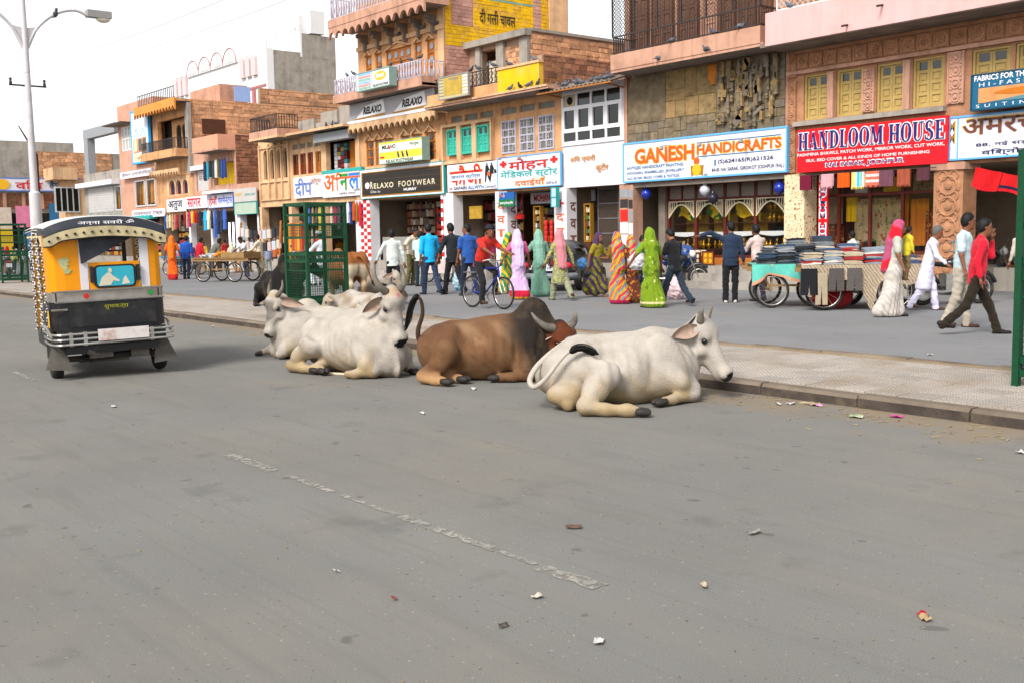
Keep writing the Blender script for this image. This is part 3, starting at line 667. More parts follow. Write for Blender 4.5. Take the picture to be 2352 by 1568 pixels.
spots(m_flor, '#8e4a22', 15., .6, '#b5762a')
pier(B1, XS(3148, y=900), XS(3228, y=900), YF-.12, YF+.4, .58, 2.9, m_flor)
a = XS(3745, y=900), XS(3862, y=900); pier(B1, a[0], a[1], YF-.15, YF+.45, .3, 2.95, m_sandd)
cp = MB(); c = (a[0]+a[1])/2
for i in range(5):
 z = .6+i*.46
 cp.ring((c, YF-.16, z), .2, .03, 'y', 16, 5); cp.ell((c, YF-.16, z), (.1, .04, .1), 8, 5)
 for s in (-1, 1): cp.ring((c+s*.13, YF-.16, z+.22), .1, .022, 'y', 12, 5); cp.ell((c+s*.24, YF-.16, z), (.05, .03, .14), 8, 5)
cp.build('carved_relief', m_sandd, B1)
box('pier_capital', m_sandp, a[0]-.06, a[1]+.06, YF-.2, YF+.5, 2.78, 2.93, B1)
# handloom shop front: frame, panes, goods behind the glass
sx0, sx1 = XS(3235, 22.9, 900), XS(3745, 22.9, 900); yf = 22.9
fr = MB()
for k in range(5): x = sx0+(sx1-sx0)*k/4; fr.box(x-.035, x+.035, yf, yf+.07, .95, 2.9)
for z in (.95, 2.35, 2.86): fr.box(sx0, sx1, yf+.001, yf+.069, z-.03, z+.03)
f = fr.build('shop_front_frame', m_redw, B1)
for k in range(4): x = sx0+(sx1-sx0)*k/4; w = (sx1-sx0)/4; MB().box(x+.04, x+w-.04, yf+.03, yf+.036, .98, 2.32).build('pane', m_glass, f); MB().box(x+.04, x+w-.04, yf+.03, yf+.036, 2.38, 2.83).build('pane', m_glass, f)
box('shop_counter', m_woodd, sx0, sx1, yf-.25, yf+.1, .58, .94, B1)
cp = MB()
for k in range(14): x = sx0+.2+k*(sx1-sx0-.4)/13; cp.box(x-.1, x+.1, yf-.27, yf-.251, .63, .9); cp.ell((x, yf-.28, .76), (.05, .02, .09), 8, 5)
cp.build('carved_relief', m_wood, B1)
m_mural = M('painted mural cloth', '#a8906a', .8, .2, 3., dirt='#6d7a4a', dscale=3., damt=.8); spots(m_mural, '#8a3a28', 6., .6, '#3f6a45')
m_orcl = M('orange cloth', '#b86a1e', .85, .12, 6.); m_ptch = M('patchwork cloth', '#6b2a20', .85, .3, 9.); spots(m_ptch, '#b08a4a', 12., .58, '#2f2018')
gd = [(0, .04, .3, m_orcl, 1.5, 2.8), (0, .32, .9, m_int, 1.65, 2.8), (0, .1, .95, m_ptch, .98, 1.6), (1, .02, .4, m_yelp, 1.7, 2.3), (1, .3, 1., m_mural, 1.2, 2.25), (2, 0., .85, m_mural, 1.0, 2.25), (2, .8, 1., m_orcl, 1.4, 2.3), (3, .05, .6, m_orcl, 1.1, 2.2), (3, .5, .95, m_ptch, 1., 1.9), (1, .05, .6, m_ptch, .98, 1.25), (3, .1, .9, m_mural, 2.4, 2.8), (2, .2, .8, m_yelp, 2.4, 2.75), (1, .3, .7, m_white, 2.4, 2.75)]
w = (sx1-sx0)/4
for k, u, v, mt, z0, z1 in gd:
 x0 = sx0+w*(k+u); x1 = sx0+w*(k+v); n = 12; b = MB()
 for i in range(n):
  xa, xb = x0+(x1-x0)*i/n, x0+(x1-x0)*(i+1)/n; ya, yb = yf+.3+.02*math.sin(i*1.7+k), yf+.3+.02*math.sin((i+1)*1.7+k); b.quad((xa, ya, z0), (xb, yb, z0), (xb, yb, z1), (xa, ya, z1)); b.quad((xa, ya+.01, z1), (xb, yb+.01, z1), (xb, yb+.01, z0), (xa, ya+.01, z0))
 o = b.build('hanging_cloth', mt, None, True); tag(o, {m_orcl: 'orange cloth', m_int: 'brown cloth', m_ptch: 'dark red patchwork cloth', m_yelp: 'yellow cloth', m_mural: 'greenish printed wall cloth', m_white: 'white cloth'}[mt]+' shown behind the handloom shop glass in pane %s' % ('one', 'two', 'three', 'four')[k]+(' at the top' if z0 > 2.3 else ' low down' if z1 < 1.7 else ''), 'cloth', 'cloths in the handloom shop window')
# ---- signs on it
s = sign('shop_sign', 'bright red HANDLOOM HOUSE sign board with violet white-edged letters', *RS(3189, 523, 3788, 653, 22.18), 22.18, m_red, None, .06)
tx(s, 'PASHMINA SHAWLS, PATCH WORK, MIRROR WORK, CUT WORK,', m_wht, .005, .985, .553, .635, bold=.012); tx(s, 'SILK, BED COVER & ALL KINDS OF HOME FURNISHING', m_wht, .07, .895, .70, .775, bold=.012)
tx(s, 'NAI SARAK, JODHPUR', m_purp, .215, .735, .825, .935, edge=m_wht, bold=.02, eb=.035)
HH = s
s = sign('shop_sign', 'long white sign board with brown Hindi letters at the right end', XS(3792, 22.3), -7.6, RS(3792, 470, 4090, 625, 22.3)[2], RS(3792, 470, 4090, 625, 22.3)[3], 22.3, m_board, m_sky, .06, .04)
X0_, X1_, Z0_, Z1_, Y_ = s['_r']; k = lambda x: (XS(x, 22.3, 550)-X0_)/(X1_-X0_)
tx(s, 'अमरचन्द', m_brn, k(3850), k(4300), .1, .6, edge=m_yl, eb=.02, bold=.05); tx(s, '88, नई सड़क, जोधपुर', m_navy, k(3905), k(4330), .63, .75, bold=.015); tx(s, 'विश्नोई समाज', m_navy, k(3928), k(4300), .79, .95, bold=.02)
tx(s, 'M', m_brn, k(3799), k(3818), .12, .34, edge=m_yl); tx(s, 'M', m_brn, k(3799), k(3818), .38, .6, edge=m_yl); tx(s, 'Y.', m_yl, k(3796), k(3810), .7, .8); sb(s, m_sky, k(3828), k(3834), .02, .98)
s = sign('shop_sign', 'deep blue fabrics sign board with an orange picture panel', XS(3874, 22.0), -7.8, *RS(3874, 303, 3880, 447, 22.0)[2:], 22.0, M('petrol blue', '#135b7d', .5, .08), M('petrol blue edge', '#0d4157', .5), .14, .03)
X0_, X1_, Z0_, Z1_, Y_ = s['_r']; k = lambda x: (XS(x, 22.0, 380)-X0_)/(X1_-X0_)
tx(s, 'FABRICS FOR THE', m_wht, k(3897), k(4110), .05, .2, bold=.02); tx(s, 'HI-FASHION', m_wht, k(3916), k(4230), .25, .36, sp=1.6); tx(s, 'SUITINGS', m_wht, k(3906), k(4190), .84, .93, sp=2.)
sb(s, M('orange print', '#c98a55', .6, .2, 4.), k(3914), .97, .4, .8); sp(s, m_orcl, oval((k(3914)+.97)/2, .56, (.97-k(3914))*.4, .11), .012, d0=.0065); sp(s, M('hill blue', '#4d7f88', .6), [(k(3950), .795), (k(4090), .7), (.968, .66), (.968, .795)], .011, d0=.0065)
# red vertical sign
rx = RS(3272, 755, 3310, 1010, 22.5); s = sign('shop_sign', 'narrow vertical red HANDLOOM HOUSE sign beside the shop window', XS(3272, 22.5, 900), XS(3310, 22.5, 900), rx[2], 2.86, 22.5, m_red, None, .05)
for i, ch in enumerate('HANDLOOM HOUSE'):
 if ch != ' ': tx(s, ch, m_purp, .22, .78, .02+i*.068, .02+i*.068+.054, edge=m_wht, bold=.0, eb=.03)
# fabrics hung on the rail under the sign
box('cloth_rail', m_irond, XS(3200, 22.12), XS(3745, 22.12), 22.1, 22.125, 2.84, 2.86, B1)
for i, (a, b, c, y1, nm, fr_) in enumerate(((3202, 3250, '#6d1530', 760, 'dark crimson', 0), (3285, 3335, '#c99aa0', 745, 'pale pink fringed', 1), (3350, 3397, '#e0570f', 750, 'bright orange', 0), (3408, 3458, '#d6c46a', 748, 'yellow turquoise and white striped', 2), (3468, 3520, '#c96a55', 740, 'coral and white banded', 3), (3522, 3575, '#6b4350', 745, 'dull mauve', 0), (3592, 3645, '#9c5038', 738, 'rust fringed', 1), (3668, 3720, '#57313a', 722, 'dark plum', 0))):
 x0, x1, z0, z1 = RS(a, 690, b, y1, 22.1); z1 = 2.85; m = M('cloth '+nm, c, .9, .15, 8.)
 mb = MB(); n = 16
 for k in range(n):
  t0, t1 = k/n, (k+1)/n; yy = lambda t: 22.1-.03+.028*math.sin(t*17+i); mb.mi = 0
  if fr_ == 2: mb.mi = (0, 0, 1, 1, 2, 0, 2, 1)[(k*8//n) % 8]
  xa, xb = x0+(x1-x0)*t0, x0+(x1-x0)*t1
  if fr_ == 3:
   for j in range(5): mb.mi = 1 if j % 2 else 0; za, zb = z0+(z1-z0)*j/5, z0+(z1-z0)*(j+1)/5; mb.quad((xa, yy(t0), za), (xb, yy(t1), za), (xb, yy(t1), zb), (xa, yy(t0), zb))
  else: mb.quad((xa, yy(t0), z0), (xb, yy(t1), z0), (xb, yy(t1), z1), (xa, yy(t0), z1))
  mb.mi = 0; mb.quad((xa, yy(t0)+.05, z1), (xb, yy(t1)+.05, z1), (xb, yy(t1)+.05, z0), (xa, yy(t0)+.05, z0))
  if fr_:
   for q in (.2, .7): mb.bar((xa+(xb-xa)*q, yy(t0), z0+.005), (xa+(xb-xa)*q, yy(t0), z0-.06), .006)
 o = mb.build('hanging_shawl', [m, M('shawl white', '#d2c9c6', .9), M('shawl turquoise', '#2fb6cf', .9)], None, True); tag(o, nm+' shawl hanging from the rail under the red sign', 'shawl', 'shawls hung under the handloom sign')
# red cloths on a line at the far right
p0, p1 = FS(3903, 670, 21.4), FS(4080, 706, 21.4); q0, q1 = FS(3880, 742, 21.4), FS(4076, 790, 21.4)
for (u0, u1, mt, lb) in ((0, .58, m_red, 'large plain red cloth pegged to a line at the right end shop'), (.6, 1., m_red, 'smaller red cloth with navy band pegged beside the plain one')):
 mb = MB(); n = 8
 for k in range(n):
  a, b = u0+(u1-u0)*k/n, u0+(u1-u0)*(k+1)/n
  for j in range(6):
   f = lambda u, v: tuple((p0.lerp(p1, u)).lerp(q0.lerp(q1, u), v)+Vector((0, .05*math.sin(u*14+v*2), -.05*v*math.sin(u*6))))
   mb.mi = 1 if (u0 > .5 and j == 4) else (2 if j == 5 and k % 2 == 0 else 0); mb.quad(f(a, (j+1)/6), f(b, (j+1)/6), f(b, j/6), f(a, j/6))
 tag(mb.build('hanging_cloth', [M('red cotton', '#c4141a', .9, .1, 5.), M('navy band', '#1a1a3a', .9), m_red], None, True), lb, 'cloth', 'red cloths on the line')
# second shop at the far right: dark deep opening, recessed platform
b = MB().box(XS(3865), -7.5, 24.6, 25, .55, .62); b.build('shop_threshold', m_woodd, B1)
# ---- stone clad building over the handicrafts shop
XL, XR = XS(2500, y=450), X0-.01
B2 = building('brown stone clad building with iron screened balcony above the handicrafts shop', XL, XR, 9, 9.6, m_sandp, (), z0=2.92, intmat=m_int)
slab(B2, XS(2442, 21.4, 280), XR-.02, 21.42, 6.02, .1, m_sandp)
parapet(B2, XS(2442, 21.4, 280), XR-.1, 21.40, 6.1, .42, m_sandp, 'balcony_fascia')
rail(B2, XS(2450, 21.42, 200), XR-.12, 21.42, 6.52, .48, m_irond, .085, .008, side=.9, sideL=.9)
# diamond mesh screen above the rail, posts
mb = MB(); xa = XS(2450, 21.42, 100)
for i in range(7): x = xa+(XR-.12-xa)*i/6; mb.bar((x, 21.42, 7.0), (x, 21.42, 9.3), .04)
sc_ = mb.build('balcony_screen', m_irond, B2); mb = MB(); L = XR-.12-xa; h = 1.7; st = .11
for i in range(int((L+h)/st)):
 for sg in (0, 1):
  u0, u1 = i*st-h, i*st; za, zb = 7.0, 7.0+h
  if sg: za, zb = zb, za
  if u0 < 0: za = za+(zb-za)*(-u0/h); u0 = 0
  if u1 > L: zb = zb+(za-zb)*((u1-L)/max(1e-4, (u1-u0))); u1 = L
  if u1 > u0+.01: mb.bar((xa+u0, 21.425, za), (xa+u1, 21.425, zb), .008)
for i in range(int((.95+h)/st)):
 for sg in (0, 1):
  u0, u1 = i*st-h, i*st; za, zb = 7.0, 7.0+h
  if sg: za, zb = zb, za
  if u0 < 0: za = za+(zb-za)*(-u0/h); u0 = 0
  if u1 > .95: zb = zb+(za-zb)*((u1-.95)/max(1e-4, u1-u0)); u1 = .95
  if u1 > u0+.01: mb.bar((xa, 21.425+u0, za), (xa, 21.425+u1, zb), .008)
mb.build('screen_wire', m_irond, sc_, kind='stuff')
for a, b in ((2530, 2600), (2615, 2700), (2720, 2800), (2820, 2880), (2890, 2950), (2960, 3030), (3040, 3095)):
 shutter(B2, XS(a, YF, 100), XS(b, YF, 100), 6.5, 8.7, YF-.1, M('dull brown door', '#6d4d3c', .7, .2, 4., bump=.2) if a != 2820 else m_sandp, 2 if b-a > 65 else 1, False, 4, name='balcony_door')
# rough stone panels, split guillotine-fashion, and salvaged carved pieces on the right third
r = random.Random(11); cells = []
def split(a, b, c, d, n):
 if n == 0 or (b-a < .45 and d-c < .4): cells.append((a, b, c, d)); return
 t = r.uniform(.35, .65)
 if (b-a)*.8 > (d-c): m = a+(b-a)*t; split(a, m, c, d, n-1); split(m, b, c, d, n-1)
 else: m = c+(d-c)*t; split(a, b, c, m, n-1); split(a, b, m, d, n-1)
pa, pb, pc, pd = XL+.14, XR-.06, 4.1, 6.0; m1, m2 = pa+(pb-pa)*.27, pa+(pb-pa)*.6
cells.append((pa, m1, pc+.55, pd)); split(pa, m1-.3, pc, pc+.55, 3); split(m1-.3, m2, pc, pc+.6, 4); split(m1, m2, pc+.6, pd, 3); split(m2, pb, pc, pd, 6)
m_cl = [M('cladding stone %d' % i, c, .95, .3, 5., bump=.7, bscale=22., dirt='#4e3d2c', dscale=3., damt=.75, rnd=.15) for i, c in enumerate(('#7a6b55', '#8c7650', '#756853', '#937850', '#6f6556'))]
for i, (a, b, c, d) in enumerate(cells):
 rr = random.Random(i); mb = MB(); n = max(2, int((b-a)/.12)); m = max(2, int((d-c)/.12)); th = rr.uniform(.025, .05); g = .005
 for u in range(n):
  for v in range(m):
   def P(q, w_):
    x = a+g+(b-a-2*g)*q/n; z = c+g+(d-c-2*g)*w_/m; e = 0 if q in (0, n) or w_ in (0, m) else 1
    return (x, YF-.004-th*(.75+.25*e)-.018*e*math.sin(x*23+z*31+i)*math.cos(z*19-x*7), z)
   mb.quad(P(u, v), P(u+1, v), P(u+1, v+1), P(u, v+1))
 mb.quad((a+g, YF, c+g), (a+g, YF-th, c+g), (a+g, YF-th, d-g), (a+g, YF, d-g)); mb.quad((b-g, YF, c+g), (b-g, YF, d-g), (b-g, YF-th, d-g), (b-g, YF-th, c+g)); mb.quad((a+g, YF, d-g), (a+g, YF-th, d-g), (b-g, YF-th, d-g), (b-g, YF, d-g)); mb.quad((a+g, YF, c+g), (b-g, YF, c+g), (b-g, YF-th, c+g), (a+g, YF-th, c+g))
 mb.build('stone_panel', m_cl[0 if (a+b)/2 < m1 and c > pc+.5 else (1, 3)[i % 2] if (a+b)/2 < m2 and c > pc+.5 else (0, 2, 4)[i % 3]], B2)
for i in range(95):
 x = r.uniform(m2+.05, pb-.15); z = r.uniform(pc+.05, pd-.2); w_, h_ = r.uniform(.06, .24), r.uniform(.1, .6); mb = MB(); k = (0, 0, 2, 2, 1, 3)[r.randrange(6)]; Y = YF-.1
 if k == 0: mb.box(x, x+w_*.5, Y-.06, Y+.05, z, min(pd-.03, z+h_))
 elif k == 1: mb.ring((x+w_/2, Y-.02, z+.05), w_*.45, .025, 'y', 10, 5); mb.box(x, x+w_, Y-.03, Y+.03, z-.1, z-.06)
 elif k == 2: mb.lathe([(.02, 0), (.05, .04), (.03, h_*.4), (.055, h_*.7), (.02, h_)], (x, Y-.03, min(z, pd-h_-.03)), 8)
 else: mb.obox((x+w_/2, Y-.02, min(z+.1, pd-.15)), w_*.5, .05, h_*.25, ((math.cos(i), 0, math.sin(i)), (0, 1, 0), (-math.sin(i), 0, math.cos(i))))
 mb.build('carved_fragment', m_cl[r.randrange(5)] if r.random() < .8 else m_concd, B2)
mb = MB();
x0, x1 = XS(2845, y=280), XS(2890, y=280); mb.prism([(x0, 5.95), (x1, 5.95), (x1, 5.45), (x0+.1, 5.42), (x0, 5.6)], 'xz', YF-.12, YF-.004); mb.build('loose_panel', m_orcl, B2)
box('corner_post', m_sandp, XL, XL+.13, YF-.05, YF+.02, 4.05, 6.0, B2)
# sign
sr = (XS(2492, 22.25, 640), XS(3150, 22.25, 600)); zz = RS(2492.5, 575, 3150, 690, 22.25)
s = sign('shop_sign', 'white handicrafts sign with orange GANESH lettering and a seated figure', sr[0], sr[1], zz[2], zz[3], 22.25, m_board, m_sky, .08, .05)
tx(s, 'GANESH', m_org, .085, .473, .185, .55, edge=m_yl, bold=.03, eb=.03); tx(s, 'HANDICRAFTS', m_org, .49, .968, .22, .455, edge=m_yl, bold=.03, eb=.03); sb(s, m_blue, .487, .965, .165, .188); sb(s, m_blue, .487, .965, .488, .51)
tx(s, 'ANTIQES HANDICRAFT PAINTING', m_blue, .026, .405, .6, .69, bold=.015); tx(s, 'WOODEN, ENAMELLED, JEWELLERY', m_blue, .026, .41, .735, .82, bold=.015); tx(s, 'OLD SILVER, BRASS, COPER & TEXTILES', m_blue, .028, .38, .865, .94, bold=.015)
tx(s, '(S)624165(R)621526', m_navy, .617, .927, .607, .718, bold=.015); tx(s, '84-85 NAI SARAK, GIRDIKOT JODHPUR (RAJ.)', m_navy, .58, .985, .795, .9, bold=.01); sb(s, m_blue, .594, .603, .6, .74)
for m, p in ((m_gold, [(.45, .7), (.53, .7), (.525, .97), (.515, .92), (.465, .92), (.455, .97)]), (m_org, oval(.487, .6, .018, .09)), (m_yl, oval(.487, .8, .026, .14)), (M('skin print', '#d9a27a', .6), oval(.487, .63, .012, .06)), (m_org, oval(.487, .84, .018, .07)), (M('grey print', '#8a8f93', .6), oval(.542, .93, .012, .03))): sp(s, m, p, .008+.003*R_.random())
for q in (2658, 2810, 2975):
 p = FS(q, 560+(2975-q)*.09, 22.0); b = MB().bar((p.x, 22.25, p.z+.06), (p.x, 21.9, p.z+.02), .02).lathe([(.02, .08), (.05, .05), (.06, -.02), (.02, -.05)], (p.x, 21.88, p.z-.05), 8); tag(b.build('spot_lamp', m_tile2), 'small grey spot lamp on a bracket over the handicrafts sign', 'lamp', 'spot lamps over the handicrafts sign')
box('shop_lintel', m_concd, XL, XR, YF-.05, YF+.3, 2.82, 2.915, B2)
# handicrafts shop front
yf = 23.1; sx0, sx1 = XS(2672, yf, 900), XS(3150, yf, 900); fr = MB(); nb = 4
for k in range(nb+1): x = sx0+(sx1-sx0)*k/nb; fr.box(x-.045, x+.045, yf, yf+.09, .8, 2.92)
for z in (2.42, 2.86, .82): fr.box(sx0, sx1, yf+.001, yf+.089, z-.035, z+.035)
for k in range(9): x = sx0+(sx1-sx0)*k/8; fr.box(x-.025, x+.025, yf+.002, yf+.088, 2.45, 2.83)
f = fr.build('shop_front_frame', m_redw, B2); m_fros = M('frosted pattern glass', '#7d7266', .4, .3, 30.)
for k in range(8): x = sx0+(sx1-sx0)*k/8; w = (sx1-sx0)/8; box('transom_pane', m_fros, x+.03, x+w-.03, yf+.03, yf+.05, 2.46, 2.82, f)
w = (sx1-sx0)/nb; m_cream = M('cream fretwork', '#cfc3a6', .6, .05)
for k in range(nb):
 x0, x1 = sx0+k*w+.045, sx0+(k+1)*w-.045; b = MB(); c = (x0+x1)/2; H = x1-x0
 for sg in (1, -1):
  xe = x0 if sg > 0 else x1; arc = [(xe+sg*H*.5*u, yf-.01, 1.92+.38*math.sin(u*math.pi/2)) for u in (0, .25, .5, .75, 1)]; b.tube(arc, .022, 5)
  b.bar((xe, yf-.01, 2.38), (c, yf-.01, 2.38), .025); b.bar((xe+sg*.015, yf-.01, 1.92), (xe+sg*.015, yf-.01, 2.38), .025)
  for u in (.12, .26, .42, .6): z = 1.92+.38*math.sin(u*math.pi/2); b.bar((xe+sg*H*.5*u, yf-.01, z), (xe+sg*(H*.5*u+.02), yf-.01, 2.37), .014); b.bar((xe+sg*H*.5*u, yf-.01, 2.37), (xe+sg*H*.5*(u+.1), yf-.01, z+.05), .012)
 b.build('fretwork_arch', m_cream, f); MB().box(x0, x1, yf+.04, yf+.046, .86, 2.38).build('pane', m_glass, f)
 b = MB()
 for u in range(8): b.quad((x0+(x1-x0)*u/8, yf+.12, 1.42-.05*math.sin(u/8*math.pi)), (x0+(x1-x0)*(u+1)/8, yf+.12, 1.42-.05*math.sin((u+1)/8*math.pi)), (x0+(x1-x0)*(u+1)/8, yf+.12, 1.5), (x0+(x1-x0)*u/8, yf+.12, 1.5))
 b.build('white_swag', m_wht, f)
# goods in the window; yellow green cloths and ochre boards imitate the reflected awning
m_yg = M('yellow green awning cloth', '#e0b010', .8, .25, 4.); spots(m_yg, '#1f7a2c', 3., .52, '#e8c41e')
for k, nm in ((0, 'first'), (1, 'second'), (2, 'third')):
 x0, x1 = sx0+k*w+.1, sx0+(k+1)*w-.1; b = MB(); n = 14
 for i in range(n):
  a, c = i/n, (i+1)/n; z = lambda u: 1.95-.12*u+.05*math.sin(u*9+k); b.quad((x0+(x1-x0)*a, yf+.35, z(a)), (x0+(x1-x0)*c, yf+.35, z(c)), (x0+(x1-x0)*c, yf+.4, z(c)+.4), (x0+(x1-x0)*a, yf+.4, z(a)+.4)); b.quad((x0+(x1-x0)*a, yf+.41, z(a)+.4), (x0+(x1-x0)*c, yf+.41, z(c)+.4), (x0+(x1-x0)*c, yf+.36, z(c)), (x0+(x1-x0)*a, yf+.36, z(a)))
 tag(b.build('reflected_awning_cloth', m_yg, None, True), 'yellow and green cloth added as awning reflection in the %s handicrafts window' % nm, 'cloth', 'reflected awning cloths in the handicrafts window')
 b = MB().quad((x0, yf+.7, 1.5), (x1, yf+.7, 1.5), (x1, yf+.7, 2.), (x0, yf+.7, 2.)); b.build('reflection_back', M('ochre reflection board', '#c9a23a', .8, .3, 3.), B2)  # bright board added behind the cloth to carry the reflection's colour
for z in (1.02, 1.75): box('display_shelf', m_woodd, sx0+.05, sx1-.05, yf+.25, yf+.75, z-.02, z, B2)
box('display_shelf', m_woodd, sx0+3*w+.08, sx1-.05, yf+.2, yf+.7, 2.04, 2.06, B2)
m_brass = M('brass', '#b08028', .35, .15, 6., metal=.8); pots = []
for q in range(4): pots.append(MB().lathe([(.02, 0), (.05, .01), (.03, .04), (.07+.01*q, .1), (.06, .15), (.025, .19), (.045, .22+.03*q)], n=10).mesh('brass_pot', m_brass, True))
gi = 0
for zc, lst in ((1.02, np.linspace(sx0+.15, sx1-.15, 26)), (1.75, np.linspace(sx0+3*w+.15, sx1-.15, 8)), (2.06, np.linspace(sx0+3*w+.15, sx1-.15, 7))):
 for i, x in enumerate(lst):
  o = link('brass_pot', pots[gi % 4], None, Vector((x, yf+.4+.08*math.sin(i*5), zc))); gi += 1
  tag(o, 'small brass pot standing in the handicrafts window', 'pot', 'brass pots in the handicrafts window')
box('shop_stall_riser', m_wood, sx0, sx1, yf-.02, yf+.08, .58, .78, B2)
# framed pictures leaning at the shop front
for i, (a, b, y0, y1, c, lb) in enumerate(((2717, 2757, 1010, 1062, '#6d5a40', 'brown framed picture'), (2764, 2803, 1010, 1065, '#4f3020', 'dark framed picture with four small figures'), (2808, 2856, 1005, 1064, '#b0701e', 'orange framed picture of four round motifs'))):
 x0, x1, z0, z1 = RS(a, y0, b, y1, 22.6); t = thing('framed_picture', lb+' leaning at the handicrafts shop front', 'picture', ((x0+x1)/2, 22.6, .58), 0, 'framed pictures at the handicrafts shop'); z0 = .59
 fm_ = MB(); e = .03; fm_.box(x0, x1, 22.58, 22.62, z1-e, z1).box(x0, x1, 22.58, 22.62, z0, z0+e).box(x0, x0+e, 22.581, 22.619, z0+e, z1-e).box(x1-e, x1, 22.581, 22.619, z0+e, z1-e); fm_.build('frame', m_redw, t); box('picture', M('print '+c, c, .7, .15, 9.), x0+e, x1-e, 22.6, 22.615, z0+e, z1-e, t)
 if i:
  for u in (.3, .7):
   for v in (.3, .7): MB().prism([(x0+(x1-x0)*u+.045*math.cos(q), z0+(z1-z0)*v+.06*math.sin(q)) for q in np.linspace(0, 5.7, 10)], 'xz', 22.592, 22.599).build('motif', m_yl if i == 2 else m_cream, t)
for i in range(6):
 x = sx0+.5+i*.21; o = box('box_card', m_cream, x, x+.17, 22.75, 22.78, .82, 1.0); o.name = 'picture_card'; tag(o, 'small pale picture card propped on the handicrafts shop sill', 'card', 'picture cards on the sill')
# hanging glass lanterns
def lantern(px, py, mt, lb):
 p = FS(px, py, 22.5); t = thing('lantern', lb, 'lantern', tuple(p), 0, 'hanging glass lanterns', local=True); r0 = .155
 MB().lathe([(.03, .2), (.06, .17), (.05, .13), (.12, .09), (r0, .0), (.13, -.08), (.06, -.14), (.015, -.18)], n=14).build('globe', mt, t, True)
 b = MB()
 for q in range(3): a = q*2.1; b.bar((math.cos(a)*.1, math.sin(a)*.1, .1), (0, 0, .42), .006)
 b.bar((0, 0, .42), (0, 0, 2.9-p.z), .008); b.build('chain', m_irond, t)
m_bg = M('cobalt glass', '#1a2f9a', .15, .1, spec=.6); m_wg = M('milky glass', '#b9bcc4', .2, .08, spec=.6)
lantern(2585, 776, m_bg, 'blue glass lantern hanging by the poster covered pillar'); lantern(2820, 762, m_wg, 'milky white glass lantern hanging in the handicrafts porch'); lantern(3118, 752, m_bg, 'blue glass lantern hanging beside the floral pillar'); lantern(2852, 793, M('smoky glass', '#2a2430', .15, .1), 'dark glass lantern hanging inside the handicrafts porch')
# pier with posters, lattice doors left of the shop
px0, px1 = XS(2488, YF, 900), XS(2543, YF, 900); pr_ = box('pier', m_sandp, px0, px1, YF-.1, YF+.3, 0, 2.92, B2)
for i, (z0, z1, mt) in enumerate(((2.55, 2.8, m_tile2), (2.25, 2.5, m_irond), (1.85, 2.2, m_redl), (1.5, 1.82, m_white), (1.1, 1.46, m_board), (.9, 1.08, m_yelp))):
 box('poster', mt, px0+.03, px0+(px1-px0)*.62, YF-.106, YF-.101, z0, z1, B2)
 box('poster', mt if i != 2 else m_tile2, px0+(px1-px0)*.66, px1-.02, YF-.106, YF-.101, z0-.03, z1-.02, B2)
def lattice(t, x0, x1, z0, z1, y, mat, nx, nz):
 f = MB()
 for i in range(nx+1): x = x0+(x1-x0)*i/nx; f.box(x-.02, x+.02, y, y+.04, z0, z1)
 for i in range(nz+1): z = z0+(z1-z0)*i/nz; f.box(x0, x1, y+.001, y+.041, z-.02, z+.02)
 g = f.build('lattice_door', mat, t)
 for i in range(nx):
  for j in range(nz): box('door_panel', M('brown door panel', '#3d332b', .8, .2, 4.), x0+(x1-x0)*i/nx+.02, x0+(x1-x0)*(i+1)/nx-.02, y+.015, y+.03, z0+(z1-z0)*j/nz+.02, z0+(z1-z0)*(j+1)/nz-.02, g)
lattice(B2, XL+.6, sx0-.3, .58, 2.85, 23.2, m_iron, 2, 5); box('pier', m_concd, sx0-.28, sx0-.03, 23.0, 23.4, .58, 2.9, B2)
def RX(x0, y0, x1, y1, X):
 a = FX(x0/S_, y0/S_, X); b = FX(x1/S_, y1/S_, X); return a.y, b.y, b.z, a.z
# ---- narrow house with the white framed window
X0, X1 = -24.78, XL-.01
w0, w1, wz0, wz1 = -24.74, -22.17, 4.34, 5.84
B3 = building('narrow lilac white house with a wide white framed window over a blank white wall', X0, X1, 8, 6.0, m_white, [(w0, w1, wz0, wz1)], z0=2.95)
fr = MB(); xs = [w0+(w1-w0)*i/4 for i in range(5)]; zs = [wz0, wz0+.34, wz0+1.06, wz1]
for x in xs: fr.box(x-.035, x+.035, YF-.03, YF+.05, wz0, wz1)
for z in zs: fr.box(w0, w1, YF-.031, YF+.051, z-.035, z+.035)
for i in range(4): a, b = xs[i]+.035, xs[i+1]-.035; fr.box(a, a+.05, YF-.045, YF+.03, zs[1]+.036, zs[2]-.036); fr.box(b-.05, b, YF-.045, YF+.03, zs[1]+.036, zs[2]-.036); fr.box(a+.05, b-.05, YF-.045, YF+.03, zs[1]+.036, zs[1]+.08); fr.box(a+.05, b-.05, YF-.045, YF+.03, zs[2]-.08, zs[2]-.036)
f = fr.build('window', m_wht, B3)
for i in range(4):
 for j in range(3):
  if i == 0 and j == 2:
   c = (xs[0]+xs[1])/2; z = (zs[2]+zs[3])/2; box('blank_pane', M('cream panel', '#b9ac8e', .7), xs[0]+.036, xs[1]-.036, YF+.01, YF+.03, zs[2]+.036, zs[3]-.036, f); MB().lathe([(.12, -.02), (.12, .0)], (c, YF+.005, z), 14, 'y').build('vent', m_dark, f); continue
  box('pane', m_gdk, xs[i]+.036, xs[i+1]-.036, YF+.01, YF+.03, zs[j]+.036, zs[j+1]-.036, f)
box('wall_coping', m_white, X0, X1, YF-.04, YF-.002, wz0-.1, wz0-.04, B3)
